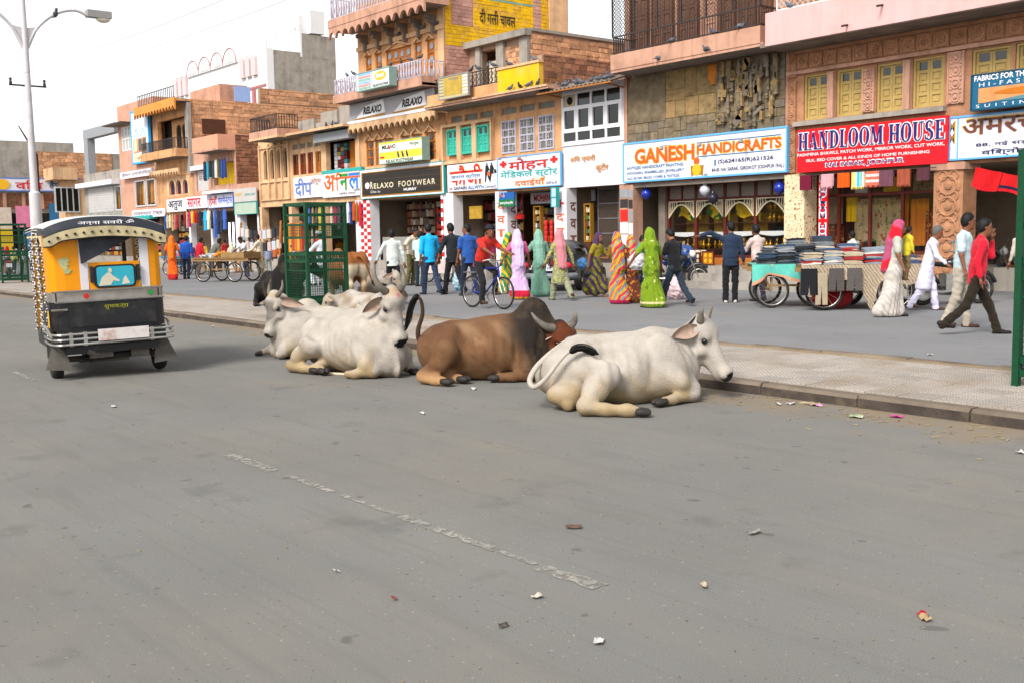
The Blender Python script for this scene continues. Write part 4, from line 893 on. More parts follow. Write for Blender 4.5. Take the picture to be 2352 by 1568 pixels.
m_ochl = M('ochre letter', '#b8740f', .6); text('शिव प्यारी', m_ochl, *RS(2284, 663, 2384, 660)[:2], 3.68, 3.92, YF, B3, ext=.03, bold=.03); text('कुटीर', m_ochl, *RS(2385, 660, 2436, 660)[:2], 3.36, 3.62, YF, B3, ext=.03, bold=.03)
# corrugated awning
b = MB(); n = 72; xa, xb = -24.95, X1+.32
for i in range(n):
 u, v = i/n, (i+1)/n; x0, x1 = xa+(xb-xa)*u, xa+(xb-xa)*v; h = lambda t: .022*math.sin(t*n*math.pi/2)
 for dz in (0, -.02): q = [(x0, 21.5, 5.86+h(u*1.)+dz), (x1, 21.5, 5.86+h(v)+dz), (x1, 22.55, 6.16+h(v)+dz), (x0, 22.55, 6.16+h(u)+dz)]; b.quad(*(q if dz == 0 else q[::-1]))
AW = b.build('awning', m_concd, B3); MB().bar((xa, 21.52, 5.82), (xb, 21.52, 5.82), .04).bar((xa+.2, 22.4, 5.75), (xa+.2, 21.55, 5.83), .04).bar((xb-.3, 22.4, 5.75), (xb-.3, 21.55, 5.83), .04).build('awning_frame', m_wood, B3)
px = XS(2488), XS(2545)
# inner shop: lattice doors
lattice(B3, XS(2393, 23.1, 900), X1-.1, .58, 2.9, 23.1, m_iron, 2, 5)
# ---- medical store / general store block
X0, X1 = -30.98, -24.8
hs = []
grl = [RS(2006, 483, 2066, 604), RS(2079, 465, 2141, 595), RS(2154, 453, 2218, 585)]
tre = [RS(2005, 418, 2066, 440), RS(2077, 401, 2139, 425), RS(2152, 387, 2219, 408), RS(1803, 451, 1848, 473), RS(1857, 440, 1910, 462), RS(1919, 428, 1972, 450)]
tea = [RS(1803, 513, 1836, 627), RS(1861, 504, 1897, 620), RS(1923, 495, 1961, 613)]
B4 = building('two storey sandstone block with sea green shutters and grilled windows over the medical store', X0, X1, 7, 6.15, m_sand, [(g[0], g[1], 4.22, 5.3) for g in grl]+[(g[0], g[1], 5.5, 5.74) for g in tre]+[(g[0]-.05, g[1]+.05, 4.35, 5.28) for g in tea], z0=2.95)
for g in grl:
 w = framed(B4, g[0], g[1], 4.22, 5.3, YF-.01, m_lav, M('dim window', '#6f6f66', .4, .3, 4.), 2, 4, .05, .05, name='grilled_window'); b = MB(); lw = (g[1]-g[0])/2
 for i in range(2):
  for j in range(4): x = g[0]+lw*i+lw*(.65 if (i+j) % 2 else .35); z = 4.22+.27*j; b.bar((x, YF-.03, z), (x, YF-.03, z+.27), .02); b.bar((g[0]+lw*i, YF-.03, z+.12), (x, YF-.03, z+.12), .015)
 b.build('grille', m_lav, w)
for g in tre: framed(B4, g[0], g[1], 5.5, 5.74, YF+.05, m_sand, M('dim window', '#6f6f66', .4), 1, 1, .02)
fx0, fx1 = XS(1782), XS(1983); b = MB(); b.box(fx0, fx1, YF-.17, YF-.002, 4.05, 4.16).box(fx0, fx1, YF-.17, YF-.002, 5.36, 5.45)
c = [fx0]+[(tea[i][1]+tea[i+1][0])/2 for i in range(2)]+[fx1]
for i, x in enumerate(c): q = .09 if 0 < i < 3 else .0; b.box(x-(.09 if i else 0)-q*.3, x+(.09 if i < 3 else 0)+q*.3, YF-.169, YF-.003, 4.16, 5.36)
b.build('window_surround', m_sand2, B4)
for g in tea: shutter(B4, g[0]-.1, g[1]+.08, 4.36, 5.27, YF-.1, m_teal, 2, True, 2)
slab(B4, X0+.1, -24.3, 21.4, 5.93, .12, m_sandp, 'balcony_slab')
box('slab_edge', m_sand2, X0+.12, -24.32, 21.36, 21.398, 6.0, 6.06, B4)
parapet(B4, X0+.12, XS(1990, 21.5, 300), 21.5, 6.05, .36, m_sand, 'balcony_parapet', side=False)
rail(B4, XS(1735, 21.5, 300), XS(1988, 21.5, 300), 21.53, 6.4, .5, m_irond, .2, .012)
b = MB(); xa, xb = XS(1735, 21.5, 300), XS(1988, 21.5, 300)
for i in range(16): x = xa+(xb-xa)*i/16; b.ring((x+.1, 21.53, 6.55), .08, .012, 'y', 12, 4); b.ring((x+.1, 21.53, 6.74), .08, .012, 'y', 12, 4)
b.build('railing_scroll', m_irond, B4)
ya, yb = XS(1990, 21.5, 300), -24.82; MB().box(ya, yb, 21.5, 21.62, 6.05, 6.78).box(yb-.12, yb, 21.622, 22.36, 6.05, 6.78).build('yellow_parapet', m_yelp, B4); box('parapet_coping', m_sand2, ya-.03, yb+.04, 21.46, 21.66, 6.78, 6.85, B4)
# side wall of rough stone, rooftop room behind
box('side_wall', m_mort, yb-.25, yb-.01, 21.64, 27.5, 6.05, 7.02, B4); bricks(B4, 'S', yb-.012, 21.66, 24.9, 6.06, 7.05, m_brick2, .36, .16, 21, 70, .03)
RT = thing('rooftop_room', 'rooftop room of rough orange stone with a concrete frame above the yellow parapet', 'rooftop room', (-28.5, 23.5, 6.1))
mb = MB(); holewall(mb, -31.5, -27.58, 6.1, 8.25, 23.5, [(-30.3, -29.2, 6.3, 8.05), (-28.6, -27.9, 6.3, 7.5)], .3); mb.quad((-27.58, 23.5, 6.1), (-27.58, 30, 6.1), (-27.58, 30, 8.4), (-27.58, 23.5, 8.4)); mb.quad((-31.5, 23.5, 8.25), (-27.58, 23.5, 8.4), (-27.58, 30, 8.4), (-31.5, 30, 8.25)); mb.build('wall', m_mort, RT)
box('back_room', m_int, -31.2, -27.7, 25, 25.1, 6.1, 8.2, RT); bricks(RT, 'F', 23.498, -29.1, -27.95, 6.2, 8.0, m_brick, .32, .17, 5, 60, .03); bricks(RT, 'S', -27.578, 23.52, 28., 6.1, 8.28, m_brick, .4, .17, 6, 150, .035)
box('concrete_post', m_conc, -29.25, -28.85, 23.35, 23.49, 6.1, 8.2, RT); box('concrete_post', m_conc, -27.98, -27.56, 23.36, 23.49, 6.1, 8.2, RT); box('concrete_beam', m_conc, -31.5, -27.5, 23.2, 23.52, 8.2, 8.42, RT); box('roof_coping', m_conc, -27.72, -27.5, 23.53, 30, 8.36, 8.46, RT); box('concrete_post', m_conc, -30.45, -30.2, 23.36, 23.49, 6.1, 8.2, RT); box('hanging_panel', m_cream, -30.15, -29.3, 23.75, 23.8, 6.9, 7.7, RT)
# signs of this block
Yb = 22.26
s = sign('shop_sign', 'white general store sign with red Hindi letters and two walking figures', XS(1789, Yb, 700), XS(1988, Yb, 700), 3.08, 4.02, Yb, m_board, None, .06)
tx(s, 'फौजी', m_redl, .06, .72, .05, .78, edge=m_yl, eb=.03, bold=.05); sb(s, m_board, .06, .71, .36, .6, .02); tx(s, 'जनरल स्टोर्स', m_blue, .09, .69, .38, .58, .026, .03)
tx(s, 'VIP', m_redl, .03, .11, .86, .95); tx(s, 'SAFARI', m_navy, .14, .4, .83, .95, bold=.02); tx(s, 'ALLWYN', m_blue, .43, .74, .83, .96, bold=.02); tx(s, 'United', m_navy, .77, .97, .85, .96)
for q, cx in enumerate((.81, .9)):
 sp(s, m_blk, oval(cx, .1, .014, .04, 10)); sp(s, m_blk, [(cx-.025, .15), (cx+.02, .14), (cx+.05, .3), (cx+.06, .34), (cx+.03, .32), (cx+.04, .46), (cx-.04, .48)]); sp(s, m_blk, [(cx-.035, .47), (cx, .47), (cx-.02, .72), (cx-.045, .78)]); sp(s, m_blk if not q else m_cream, [(cx, .47), (cx+.035, .46), (cx+.06, .66), (cx+.035, .68)])
sp(s, m_org, [(.815, .4), (.86, .38), (.875, .5), (.82, .52)], .011, d0=.0085); sp(s, m_blk, [(.945, .33), (.985, .31), (.995, .43), (.955, .46)], .011, d0=.0085)
s = sign('shop_sign', 'white medical store sign with two red crosses and teal Hindi letters', XS(1990, Yb, 690), XS(2244, Yb, 690), 3.03, 4.1, Yb, m_board, m_sky, .06, .03)
tx(s, 'मोहन', m_redl, .19, .81, .1, .48, edge=m_tq, eb=.03, bold=.05); tx(s, 'मेिडकल स्टोर', m_tq, .05, .95, .42, .72, bold=.05); tx(s, 'दवाईयाँ', m_org, .29, .76, .73, .94, edge=m_yl, bold=.02); tx(s, 'SHOP No. 82', m_navy, .78, .94, .86, .93)
for cx in (.1, .9):
 for q in ((.022, .1), (.055, .04)): sb(s, m_redl, cx-q[0], cx+q[0], .22-q[1], .22+q[1], .012+q[0]*.05)
for cx, l in ((.165, -.02), (.48, -.05)):
 X0_, X1_, Z0_, Z1_, Y_ = s['_r']; x = X0_+(X1_-X0_)*cx; z = Z1_+l; b = MB().bar((x, Y_, z), (x, Y_-.3, z-.02), .02).lathe([(.02, .06), (.06, 0), (.05, -.05)], (x, Y_-.32, z-.05), 8); tag(b.build('spot_lamp', m_tile2), 'small grey spot lamp over the medical store sign', 'lamp', 'spot lamps over the medical sign')
s = sign('balcony_sign', 'faded yellow notice board fixed on the balcony railing over the general store', -29.73, -28.03, 6.12, 6.88, 21.2, M('faded cream board', '#b7a777', .7, .15, 3.), m_tile2, .06, .03)
sp(s, M('faded ochre', '#b0933f', .7, .2, 4.), [(.2, .08), (.78, .08), (.78, .85), (.2, .85)]); tx(s, 'मेसर्स', M('faded blue', '#55718f', .7), .35, .68, .1, .25, .012)
for k in range(6): sb(s, m_wht, .82, .97, .1+.14*k, .17+.14*k); sb(s, M('faded blue', '#55718f'), .03, .17, .12+.14*k, .15+.14*k)
# piers with writing; shop interiors
for a, b_, lt in ((1990, 2037, 'वा'), (2225, 2275, 'दवाई')):
 x0, x1 = XS(a, YF, 900), XS(b_, YF, 900); p = box('pier', m_white, x0, x1, YF-.08, YF+.35, .0, 2.98, B4)
 for i, ch in enumerate('+दवाई' if a > 2100 else 'दवाई'): text(ch, m_redl if ch == '+' else m_org, x0+.1, x1-.12, 2.35-i*.45, 2.6-i*.45, YF-.08, B4, bold=.02)
 for i, ch in enumerate('दवाई'): text(ch, m_brn, YF+.06, YF+.32, 2.2-i*.52, 2.5-i*.52, x1, B4, plane='S', bold=.03)
x0, x1 = XS(1783, YF, 900), XS(1822, YF, 900); box('pier', m_white, x0, x1, YF-.08, YF+.35, 0, 3.05, B4)
def checks(t, x0, x1, z0, z1, Y, n, m):
 b = MB(); w = (x1-x0)/n; h = (z1-z0)/m
 for i in range(n):
  for j in range(m):
   if (i+j) % 2: b.box(x0+i*w+.003, x0+(i+1)*w-.003, Y-.012, Y, z0+j*h+.003, z0+(j+1)*h-.003)
 pcs = b; me = MB().box(-.5, .5, 0, 1, -.5, .5).mesh('red_tile', m_redl)
 for i in range(n):
  for j in range(m):
   o = link('wall_tile', me if (i+j) % 2 else me2, t, Vector((x0+(i+.5)*w, Y-.012, z0+(j+.5)*h))-org(t)); o.scale = (w-.006, .012, h-.006)
me2 = MB().box(-.5, .5, 0, 1, -.5, .5).mesh('white_tile', m_wht)
checks(B4, x0-.12, x0, .6, 3.0, YF-.1, 1, 15)
s = sign('shop_sign', 'small blue and green hanging sign at the medical store pillar', XS(1995, 22.1, 800), XS(2057, 22.1, 800), *RS(1995, 772, 2057, 826, 22.1)[2:], 22.1, M('enamel blue', '#17569c', .4), None, .04)
sb(s, M('enamel green', '#0f6a3a', .4), 0.001, .999, .5, .999); tx(s, 'P-6', m_redl, .08, .38, .1, .32, .02, edge=m_wht); tx(s, 'डायग्नोस्टिक', m_wht, .06, .94, .64, .88, .014, .03)
s = sign('shop_sign', 'pale blue double box sign projecting from the medical store pillar', XS(2204, 22.05, 760), XS(2226, 22.05, 760), 2.36, 2.98, 22.05, M('pale lamp box', '#a9c3dd', .4), m_tq, .12, .02); sb(s, m_tq, 0, 1, .48, .53, .02)
box('inner_sign', m_board, X0+3.2, X1+.2, 23.6, 23.66, 2.55, 2.92, B4); text('MOHAN MEDICAL STORE', m_redl, -27.6, -25., 2.62, 2.86, 23.6, B4, bold=.03)
# goods: shelves full of small boxes, a stall front
def stock(t, X0, X1, Y, Z0, Z1, nx, nz, cols, seed, name='shelf', lab='shop shelves packed with small boxes', cat='shelf', d=.3):
 r = random.Random(seed); th = thing(name, lab, cat, ((X0+X1)/2, Y, Z0)); b = MB(); h = (Z1-Z0)/nz
 for j in range(nz+1): b.box(X0, X1, Y, Y+d, Z0+j*h-.012, Z0+j*h+.012)
 for x in (X0, X1): b.box(x-.015, x+.015, Y-.002, Y+d, Z0, Z1)
 b.box(X0, X1, Y+d, Y+d+.02, Z0, Z1); b.build('frame', m_woodd, th); bs = {c: MB() for c in cols}; n = 0
 mes = {}
 for j in range(nz):
  x = X0+.03
  while x < X1-.06:
   w = r.uniform(.5, 1.4)*(X1-X0)/nx; w = min(w, X1-.03-x); hh = h*r.uniform(.5, .88); c = r.choice(cols)
   if n < 90 and w > .03:
    if c not in mes: mes[c] = MB().box(-.5, .5, 0, 1, 0, 1).mesh('carton', M('goods '+c, c, .6, .1, 9.))
    o = link('carton', mes[c], th, Vector((x+w/2, Y+.02, Z0+j*h+.013))-org(th)); o.scale = (w-.012, d*.8, hh)
   x += w; n += 1
 return th
pal1 = ['#7d2a20', '#b5a98a', '#3d5a6a', '#a8812a', '#c9c3b8', '#4a6a3a', '#5a3a50']
stock(B4, -27.4, -25.1, 23.7, .9, 2.5, 14, 5, pal1, 4, lab='medical store shelves packed with small medicine boxes'); stock(B4, -30.6, -28.3, 23.7, .9, 2.8, 12, 5, ['#7a5a3a', '#a8812a', '#3a3a44', '#6a2020', '#8a8478'], 5, lab='dim general store shelves of boxes and bags')
def case(px0, px1, lb):
 x0, x1 = px0, px1; t = thing('display_case', lb, 'display case', ((x0+x1)/2, 22.9, .6), 0, 'glass display cases of the medical store'); f = MB(); z0, z1 = 1.25, 2.45; e = .035
 f.box(x0, x1, 22.85, 23.0, z1-e, z1).box(x0, x1, 22.85, 23.0, z0, z0+e).box(x0, x0+e, 22.851, 22.999, z0+e, z1-e).box(x1-e, x1, 22.851, 22.999, z0+e, z1-e); f.build('frame', m_gold, t); box('back', m_dark, x0+e, x1-e, 22.98, 22.995, z0+e, z1-e, t); r = random.Random(int(px0*10))
 for j in range(5):
  for i in range(3): box('packet', M('goods '+pal1[r.randrange(7)], r.choice(pal1), .6, .1, 9.), x0+e+.02+i*(x1-x0-.1)/3, x0+e+.02+(i+.8)*(x1-x0-.1)/3, 22.9, 22.96, z0+.05+j*.22, z0+.05+j*.22+r.uniform(.1, .18), t)
 box('stand', m_woodd, x0, x1, 22.86, 23., .58, z0, t)
case(XS(2138, 22.9, 900), XS(2166, 22.9, 900), 'gold framed display case left of the medical store pillar'); case(XS(2340, 22.9, 900), XS(2366, 22.9, 900), 'gold framed display case right of the medical store pillar')
b = box('shop_counter', M('yellow counter', '#b98a1a', .6, .2, 4.), XS(2180, 22.7, 1000), XS(2330, 22.7, 1000), 22.5, 22.95, .58, 1.12); tag(b, 'yellow painted counter of the medical store', 'counter')
rb = MB().lathe([(.02, .0), (.16, .02), (.17, .1), (.08, .2), (.01, .22)], (XS(2080, 22.6, 870), 22.6, 2.02), 12).bar((XS(2080, 22.6, 870), 22.6, 2.2), (XS(2080, 22.6, 870)+.15, 22.6, 2.9), .012); tag(rb.build('weighing_scale', m_redl), 'round red weighing scale hanging in the medical store opening', 'scale')
for i in range(2):
 for j in range(5): o = MB().lathe([(.05, 0), (.075, .02), (.06, .1), (.07, .16), (.03, .2)], (XS(2192+i*22, 22.7, 900), 22.62, 1.13+j*.16), 10).build('red_jar', m_redl, None, True); tag(o, 'red jar in the stack of jars on the yellow counter', 'jar', 'red jars stacked on the counter')
pl = MB().box(XS(1877, 22.8, 850), XS(1926, 22.8, 850), 22.8, 22.86, 2.1, 2.55); o = pl.build('light_box', M('dull yellow box', '#a8842a', .7, .3, 8.)); tag(o, 'yellow ribbed light box hanging in the general store', 'light box')
# ---- the tall footwear building
X0, X1 = -36.9, -31.0
jal = [(1463, 1486, 0), (1503, 1527, 0), (1545, 1645, 1), (1660, 1688, 0), (1709, 1740, 0)]; hs = []
for a, b, k in jal: hs.append((XS(a, y=250), XS(b, y=250), 7.2, 8.62))
pts_ = [(1465, 1496), (1501, 1534), (1539, 1574), (1607, 1640), (1651, 1688), (1704, 1743)]; h2 = [(XS(a, y=600), XS(b, y=600), 4.32, 5.32) for a, b in pts_]
B5 = building('tall ochre stone building with scalloped balconies over the footwear shop', X0, X1, 6, 13.2, m_sand, hs+h2, z0=2.98)
def gable(t, x0, x1, z, h, Y, mat, th=.08): MB().prism([(x0-.06, z), (x0, z), ((x0+x1)/2, z+h), (x1, z), (x1+.06, z), ((x0+x1)/2, z+h+.09)], 'xz', Y-th, Y-.002).build('gable_moulding', mat, t)
m_disc = M('grey jali disc', '#8d8f96', .6, .1)
def star(r0, n=8):
 return [(r0*(1 if k % 2 == 0 else .78)*math.cos(math.pi*k/n), r0*(1 if k % 2 == 0 else .78)*math.sin(math.pi*k/n)) for k in range(2*n)]
smesh = MB().prism(star(.13), 'xz', -.03, 0).mesh('jali_disc', m_disc); smesh2 = MB().prism(star(.14), 'xz', -.03, 0).mesh('jali_disc', M('dark jali disc', '#4d4a48', .6, .1))
def jpanel(t, x0, x1, z0, z1, cols, rows, me, mat=m_wood):
 f = MB().box(x0, x1, YF+.06, YF+.1, z0, z1).box(x0, x0+.05, YF+.02, YF+.059, z0, z1).box(x1-.05, x1, YF+.02, YF+.059, z0, z1)
 for k in range(rows+1): z = z0+(z1-z0)*k/rows; f.box(x0+.05, x1-.05, YF+.025, YF+.059, max(z0, z-.02), min(z1, z+.02))
 w = f.build('window', mat, t)
 for i in range(cols):
  for k in range(rows): link('jali_disc', me, w, Vector((x0+(x1-x0)*(i+.5)/cols, YF+.06, z0+(z1-z0)*(k+.5)/rows)))
for (a, b, k), h in zip(jal, hs): jpanel(B5, h[0], h[1], h[2], h[3], 4 if k else 1, 3, smesh); gable(B5, h[0], h[1], 8.6, .14 if not k else .2, YF, m_sand2)
for h in h2: jpanel(B5, h[0], h[1], h[2], h[3], 1, 3, smesh2); gable(B5, h[0], h[1], 5.3, .2, YF, m_sand2)
box('string_course', m_sand2, X0, X1, YF-.08, YF-.002, 8.86, 9.02, B5); box('window_sill', m_sand2, X0+.5, X1-.3, YF-.14, YF-.002, 4.2, 4.28, B5); box('quoin', m_sand2, X1-.35, X1+.02, YF-.03, YF-.002, 6.85, 13, B5)
for i in range(8): z = 6.9+i*.42; box('quoin_joint', m_sandp, X1-.36, X1+.021, YF-.032, YF-.0301, z, z+.012, B5)
cb = MB().box(-.06, .06, -.5, 0, .25, .4).box(-.055, .055, -.35, 0, .1, .25).box(-.05, .05, -.2, 0, -.25, .1).mesh('corbel', m_concd)
for i in range(6): link('corbel', cb, B5, Vector((X0+.75+i*.93, YF-.004, 9.0))-org(B5))
slab(B5, X0-.15, X1+.15, 21.3, 6.8, .1, m_sand2, 'balcony_slab');
scallop(B5, X0-.35, X1+.35, 21.3, 9.28, .5, 13, m_sandp, 'scalloped_fascia'); slab(B5, X0-.35, X1+.35, 21.42, 9.6, .12, m_sandp, 'balcony_slab'); parapet(B5, X0-.35, X1+.35, 21.28, 9.72, .3, m_sandp, 'balcony_fascia')
rail(B5, X0-.3, X1+.3, 21.36, 10.02, .85, m_lav, .19, .02, side=.95, sideL=.95, kind='baluster'); parapet(B5, X0-.15, X1+.15, 21.28, 6.78, .32, m_sandp, 'balcony_fascia'); rail(B5, X0-.1, X1+.1, 21.34, 7.1, .58, m_lav, .17, .02, side=.95, sideL=.95, kind='baluster')
scallop(B5, X0-.12, X1+.05, 21.9, 5.62, .4, 16, m_sand2, 'scalloped_fascia'); slab(B5, X0-.12, X1+.05, 22.02, 5.9, .1, m_sand2, 'canopy_slab'); box('fascia_strip', m_wht, X0-.12, X1+.05, 21.88, 21.898, 6.0, 6.1, B5)
# right flank with the painted advertisement
def flank(z0, z1, mat, y0, y1, seed, lim): bricks(B5, 'S', X1+.002, y0, y1, z0, z1, mat, .3, .135, seed, lim, .018)
m_pbr = M('worn yellow painted block', '#dcae0a', .85, .25, 3.5, bump=.4, rnd=.12, dirt='#b98866', dscale=2.6, damt=.7); m_wbr = M('pinkish bare block', '#b58a7e', .9, .2, 6., bump=.4, rnd=.2, dirt='#8e6a60', dscale=3., damt=.6)
flank(8.3, 9.05, m_pbr, YF+.05, YF+4.9, 41, 60); flank(9.05, 13.0, m_wbr, YF+.35, YF+1.3, 42, 70); flank(9.05, 13., m_pbr, YF+.05, YF+.33, 43, 30); flank(9.05, 13., m_pbr, YF+1.32, YF+4.2, 44, 110); flank(9.05, 13., m_wbr, YF+4.2, YF+4.6, 46, 15); flank(9.05, 13., m_pbr, YF+4.6, YF+4.95, 47, 15); flank(7.2, 8.3, m_wbr, YF+.05, YF+2.6, 45, 60)
box('corner_pilaster', m_sand2, X1-.2, X1+.06, YF+4.98, YF+5.95, 6, 13.1, B5); box('plaster_patch', m_conc, X1+.003, X1+.03, YF+.3, YF+2.2, 6.3, 7.3, B5)
text('सिलाई मशीन', M('faded black paint', '#3a3320', .8), YF+1.6, YF+4.0, 10.45, 11.1, X1+.02, B5, plane='S', ext=.012, bold=.03, tilt=-.0); text('दी गली चावल', M('faded black paint', '#3a3320'), YF+1.6, YF+3.3, 9.2, 9.75, X1+.02, B5, plane='S', ext=.012, bold=.03); box('painted_line', M('faded teal line', '#6fa59a', .8), X1+.02, X1+.026, YF+1.4, YF+4.2, 10.1, 10.16, B5)
# footwear signs
s2 = sign('balcony_sign', 'wide grey emblem board with RELAXO twice below the balcony', X0+.05, X1-.02, 6.08, 6.76, 21.9, M('grey print board', '#a6a3a6'), None, .05)
for c in (.05, .52):
 sp(s2, m_wht, [(c+.02, .95), (c+.16, .25), (c+.38, .05), (c+.4, .9)]); sp(s2, m_gold, [(c+.02, .88), (c+.4, .8), (c+.4, .92), (c+.02, .97)], .011, d0=.0085); tx(s2, 'RELAXO', m_blk, c+.13, c+.36, .3, .72, .014, .05, shear=.25)
s = sign('balcony_sign', 'white light box on the balcony rail with coloured bars and a yellow oval', -34.63, -32.3, 6.93, 7.6, 20.9, M('white light box', '#cdd3d2', .4), M('box edge', '#7f9a93', .4), .3, .03)
for k, c in enumerate(('#5aa6d8', '#c2696b', '#5f9a83', '#5aa6d8', '#c2696b', '#5f9a83')): sb(s, M('bar '+c, c, .5), .08, .44, .06+k*.15, .17+k*.15); tx(s, 'SCHOOL SHOES', m_wht, .1, .42, .085+k*.15, .145+k*.15, .009)
sp(s, m_yl, oval(.73, .38, .17, .24)); tx(s, 'SPARX', m_wht, .61, .85, .28, .48, .014, .05, shear=.2); tx(s, 'RELAXO FOOTWEAR', m_irond, .52, .96, .78, .92, .008, .02); sb(s, m_tile2, .475, .485, .04, .96)
s = sign('shop_sign', 'yellow and white light box with shoe pictures above the footwear shop', XS(1516, 21.9, 620), XS(1690, 21.9, 600), 4.28, 5.12, 21.9, M('pale light box', '#d2dccb', .4), M('box edge', '#7f9a93', .4), .32, .025)
for a, b in ((.02, .12), (.48, .8)): sb(s, M('lemon print', '#e0c63a', .5), .02, .98, a, b, .007)
tx(s, 'MILANO', m_irond, .08, .4, .16, .34, .01, .02); sp(s, m_redl, [(.22, .34), (.245, .17), (.27, .34)], .014, d0=.011); tx(s, 'Morgan', m_irond, .72, .92, .16, .34, .01, shear=.1); tx(s, 'RELAX FOOTWEAR', m_irond, .17, .8, .83, .97, .01, .02)
for k in range(3): c = .45+k*.1; sp(s, m_navy, [(c-.02, .52), (c+.005, .5), (c+.04, .72), (c+.03, .79), (c, .75)], .012, d0=.0075)
sp(s, m_redl, [(.03, .66), (.13, .66), (.13, .74), (.03, .74)], .012, d0=.0075)
s = sign('shop_sign', 'black RELAXO FOOTWEAR sign board in a white surround', X0+.12, X1+.02, 3.03, 4.2, 22.24, m_board, m_tq, .1, .02)
sb(s, m_gold, .02, .98, .11, .93, .01); sb(s, M('black brown board', '#2a2420', .5, .15, 3.), .035, .965, .14, .89, .016)
for k in range(4): sb(s, M('bronze rule', '#4d3a22', .5), .05, .95, .2+k*.17, .215+k*.17, .019)
sp(s, m_wht, oval(.1, .56, .028, .11), .024, d0=.017); tx(s, 'R', m_cream, .14, .175, .44, .68, .026, .03); tx(s, 'ELAXO', m_cream, .185, .43, .5, .68, .026, .03, sp=1.25); tx(s, 'FOOTWEAR', m_cream, .49, .91, .5, .68, .026, .02, sp=1.3); tx(s, 'Chic in', m_wht, .14, .26, .74, .82, .022); tx(s, 'HURRY', m_wht, .55, .7, .74, .82, .022, .03)
px0, px1 = XS(1448, YF, 900), XS(1489, YF, 900); box('pier', m_white, px0-.35, px1, YF-.08, YF+.35, 0, 3.0, B5); checks(B5, px0+.05, px1, .58, 3.0, YF-.085, 3, 17)
checks(B5, X1-.28, X1-.1, .58, 3.0, YF-.06, 1, 13)
stock(B5, X0+1.2, X0+3.2, 23.7, .7, 2.9, 12, 7, ['#6a5a4a', '#8a7458', '#4a4038', '#a89a8a', '#6a3a2a'], 8, lab='dark footwear shop shelves of shoe boxes at the back'); stock(B5, X0+3.4, X1-.4, 23.6, .7, 2.9, 9, 8, ['#a0241e', '#8d2a20', '#6b1614', '#a08878'], 9, lab='footwear shop shelves of red shoe boxes')
o = box('shop_counter', M('grey counter', '#8a8883', .6, .1), X0+.8, X0+3.1, 22.8, 23.2, .58, 1.5); tag(o, 'pale grey counter at the footwear shop front', 'counter')
# ---- cream block with arched windows, brown windows and the open upper shop
X0, X1 = -46.1, -36.92
aw = [(XS(a, y=660), XS(b, y=660), 4.25, 5.35) for a, b in ((1055, 1074), (1081, 1100), (1108, 1126), (1133, 1153))]
bw = [(XS(a, y=650), XS(b, y=650), 4.3, 5.22) for a, b in ((1171, 1194), (1200, 1224), (1230, 1253), (1261, 1285))]
tw = [(a, b, 5.42, 5.66) for a, b, c, d in bw]; up = (-39.75, -37.3, 4.25, 5.55)
B6 = building('cream sandstone block with arched windows and an open upper shop left of the footwear building', X0, X1, 7, 6.1, m_sand2, bw+tw+[up]+[(a-.02, b+.02, c-.1, d+.3) for a, b, c, d in aw], z0=2.98)
b = MB()
for a, b_, c, d in aw: archwall(b, a-.03, b_+.03, c-.11, d+.31, YF-.01, [(a, b_, c, d)], .2)
b.build('arched_surround', m_sand2, B6)
for a, b_, c, d in aw: framed(B6, a-.01, b_+.01, c-.02, d+.28, YF+.14, m_irond, M('dim window', '#6f6f66', .4), 1, 3, .03)
b = MB()
for i in range(5): x = [X0+.15, *[(aw[k][1]+aw[k+1][0])/2 for k in range(3)], XS(1158, y=650)][i]; b.box(x-.05, x+.05, YF-.09, YF-.002, 3.3, 5.85)
for z in (3.3, 4.12, 5.7): b.box(X0+.1, XS(1160, y=650), YF-.08, YF-.003, z-.03, z+.03)
b.build('stone_mullion', m_sand2, B6)
m_brw = M('chestnut wood', '#7a3414', .55, .15, 4.)
for i, (a, b_, c, d) in enumerate(bw):
 shutter(B6, a+.01, b_-.01, c, d, YF+.05, m_brw if i < 3 else m_wood, 2, True, 1)
 framed(B6, a+.01, b_-.01, 5.42, 5.66, YF+.05, m_sand2, M('dim window', '#6f6f66', .4), 1, 1, .02)
slab(B6, XS(1128, 21.6, 540), X1+.0, 21.6, 5.93, .1, m_sand2, 'eave_slab')
slab(B6, XS(996, 21.2, 600), XS(1110, 21.2, 580), 21.2, 5.88, .1, m_sand2, 'balcony_slab'); parapet(B6, XS(996, 21.2, 600)+.03, XS(1110, 21.2, 580)-.03, 21.22, 5.98, .28, m_sandp, 'balcony_fascia'); rail(B6, XS(996, 21.2, 600)+.06, XS(1110, 21.2, 580)-.06, 21.26, 6.26, .62, m_irond, .12, .013, side=1., sideL=1.)
b = MB()
for i, (x0, x1, h) in enumerate(((-42.4, -40.9, .55), (-40.88, -40.3, .35), (-40.28, -38.9, .72), (-38.88, X1-.02, .85))): o = box('parapet_panel', m_conc, x0, x1, 22.5+.1*(i % 2), 22.7, 6.1, 6.1+h, B6)
box('shutter_box', m_tile2, -40.0, -37.1, 21.95, 22.3, 5.5, 5.85, B6); box('orange_curtain', m_orcl, -38.6, -37.32, YF+.45, YF+.5, 4.26, 5.5, B6); box('corner_post', m_sand2, -37.25, X1-.02, YF-.06, YF-.002, 2.98, 5.9, B6)
r = random.Random(3); cart = MB().box(-.5, .5, 0, 1, 0, 1)
cm = {c: cart.mesh('carton', M('goods '+c, c, .6, .1, 9.)) for c in ('#7d1a16', '#b9b2b4', '#a8871f', '#2f6a76', '#4a1512')}
for i in range(4):
 for j in range(7): c = r.choice(list(cm)) if i > 0 else '#b9b2b4'; o = link('carton', cm[c if j > 1 or i else '#b9b2b4'], B6, Vector((-39.45+i*.27, YF+.3, 4.28+j*.17))-org(B6)); o.scale = (.24, .2, .15)
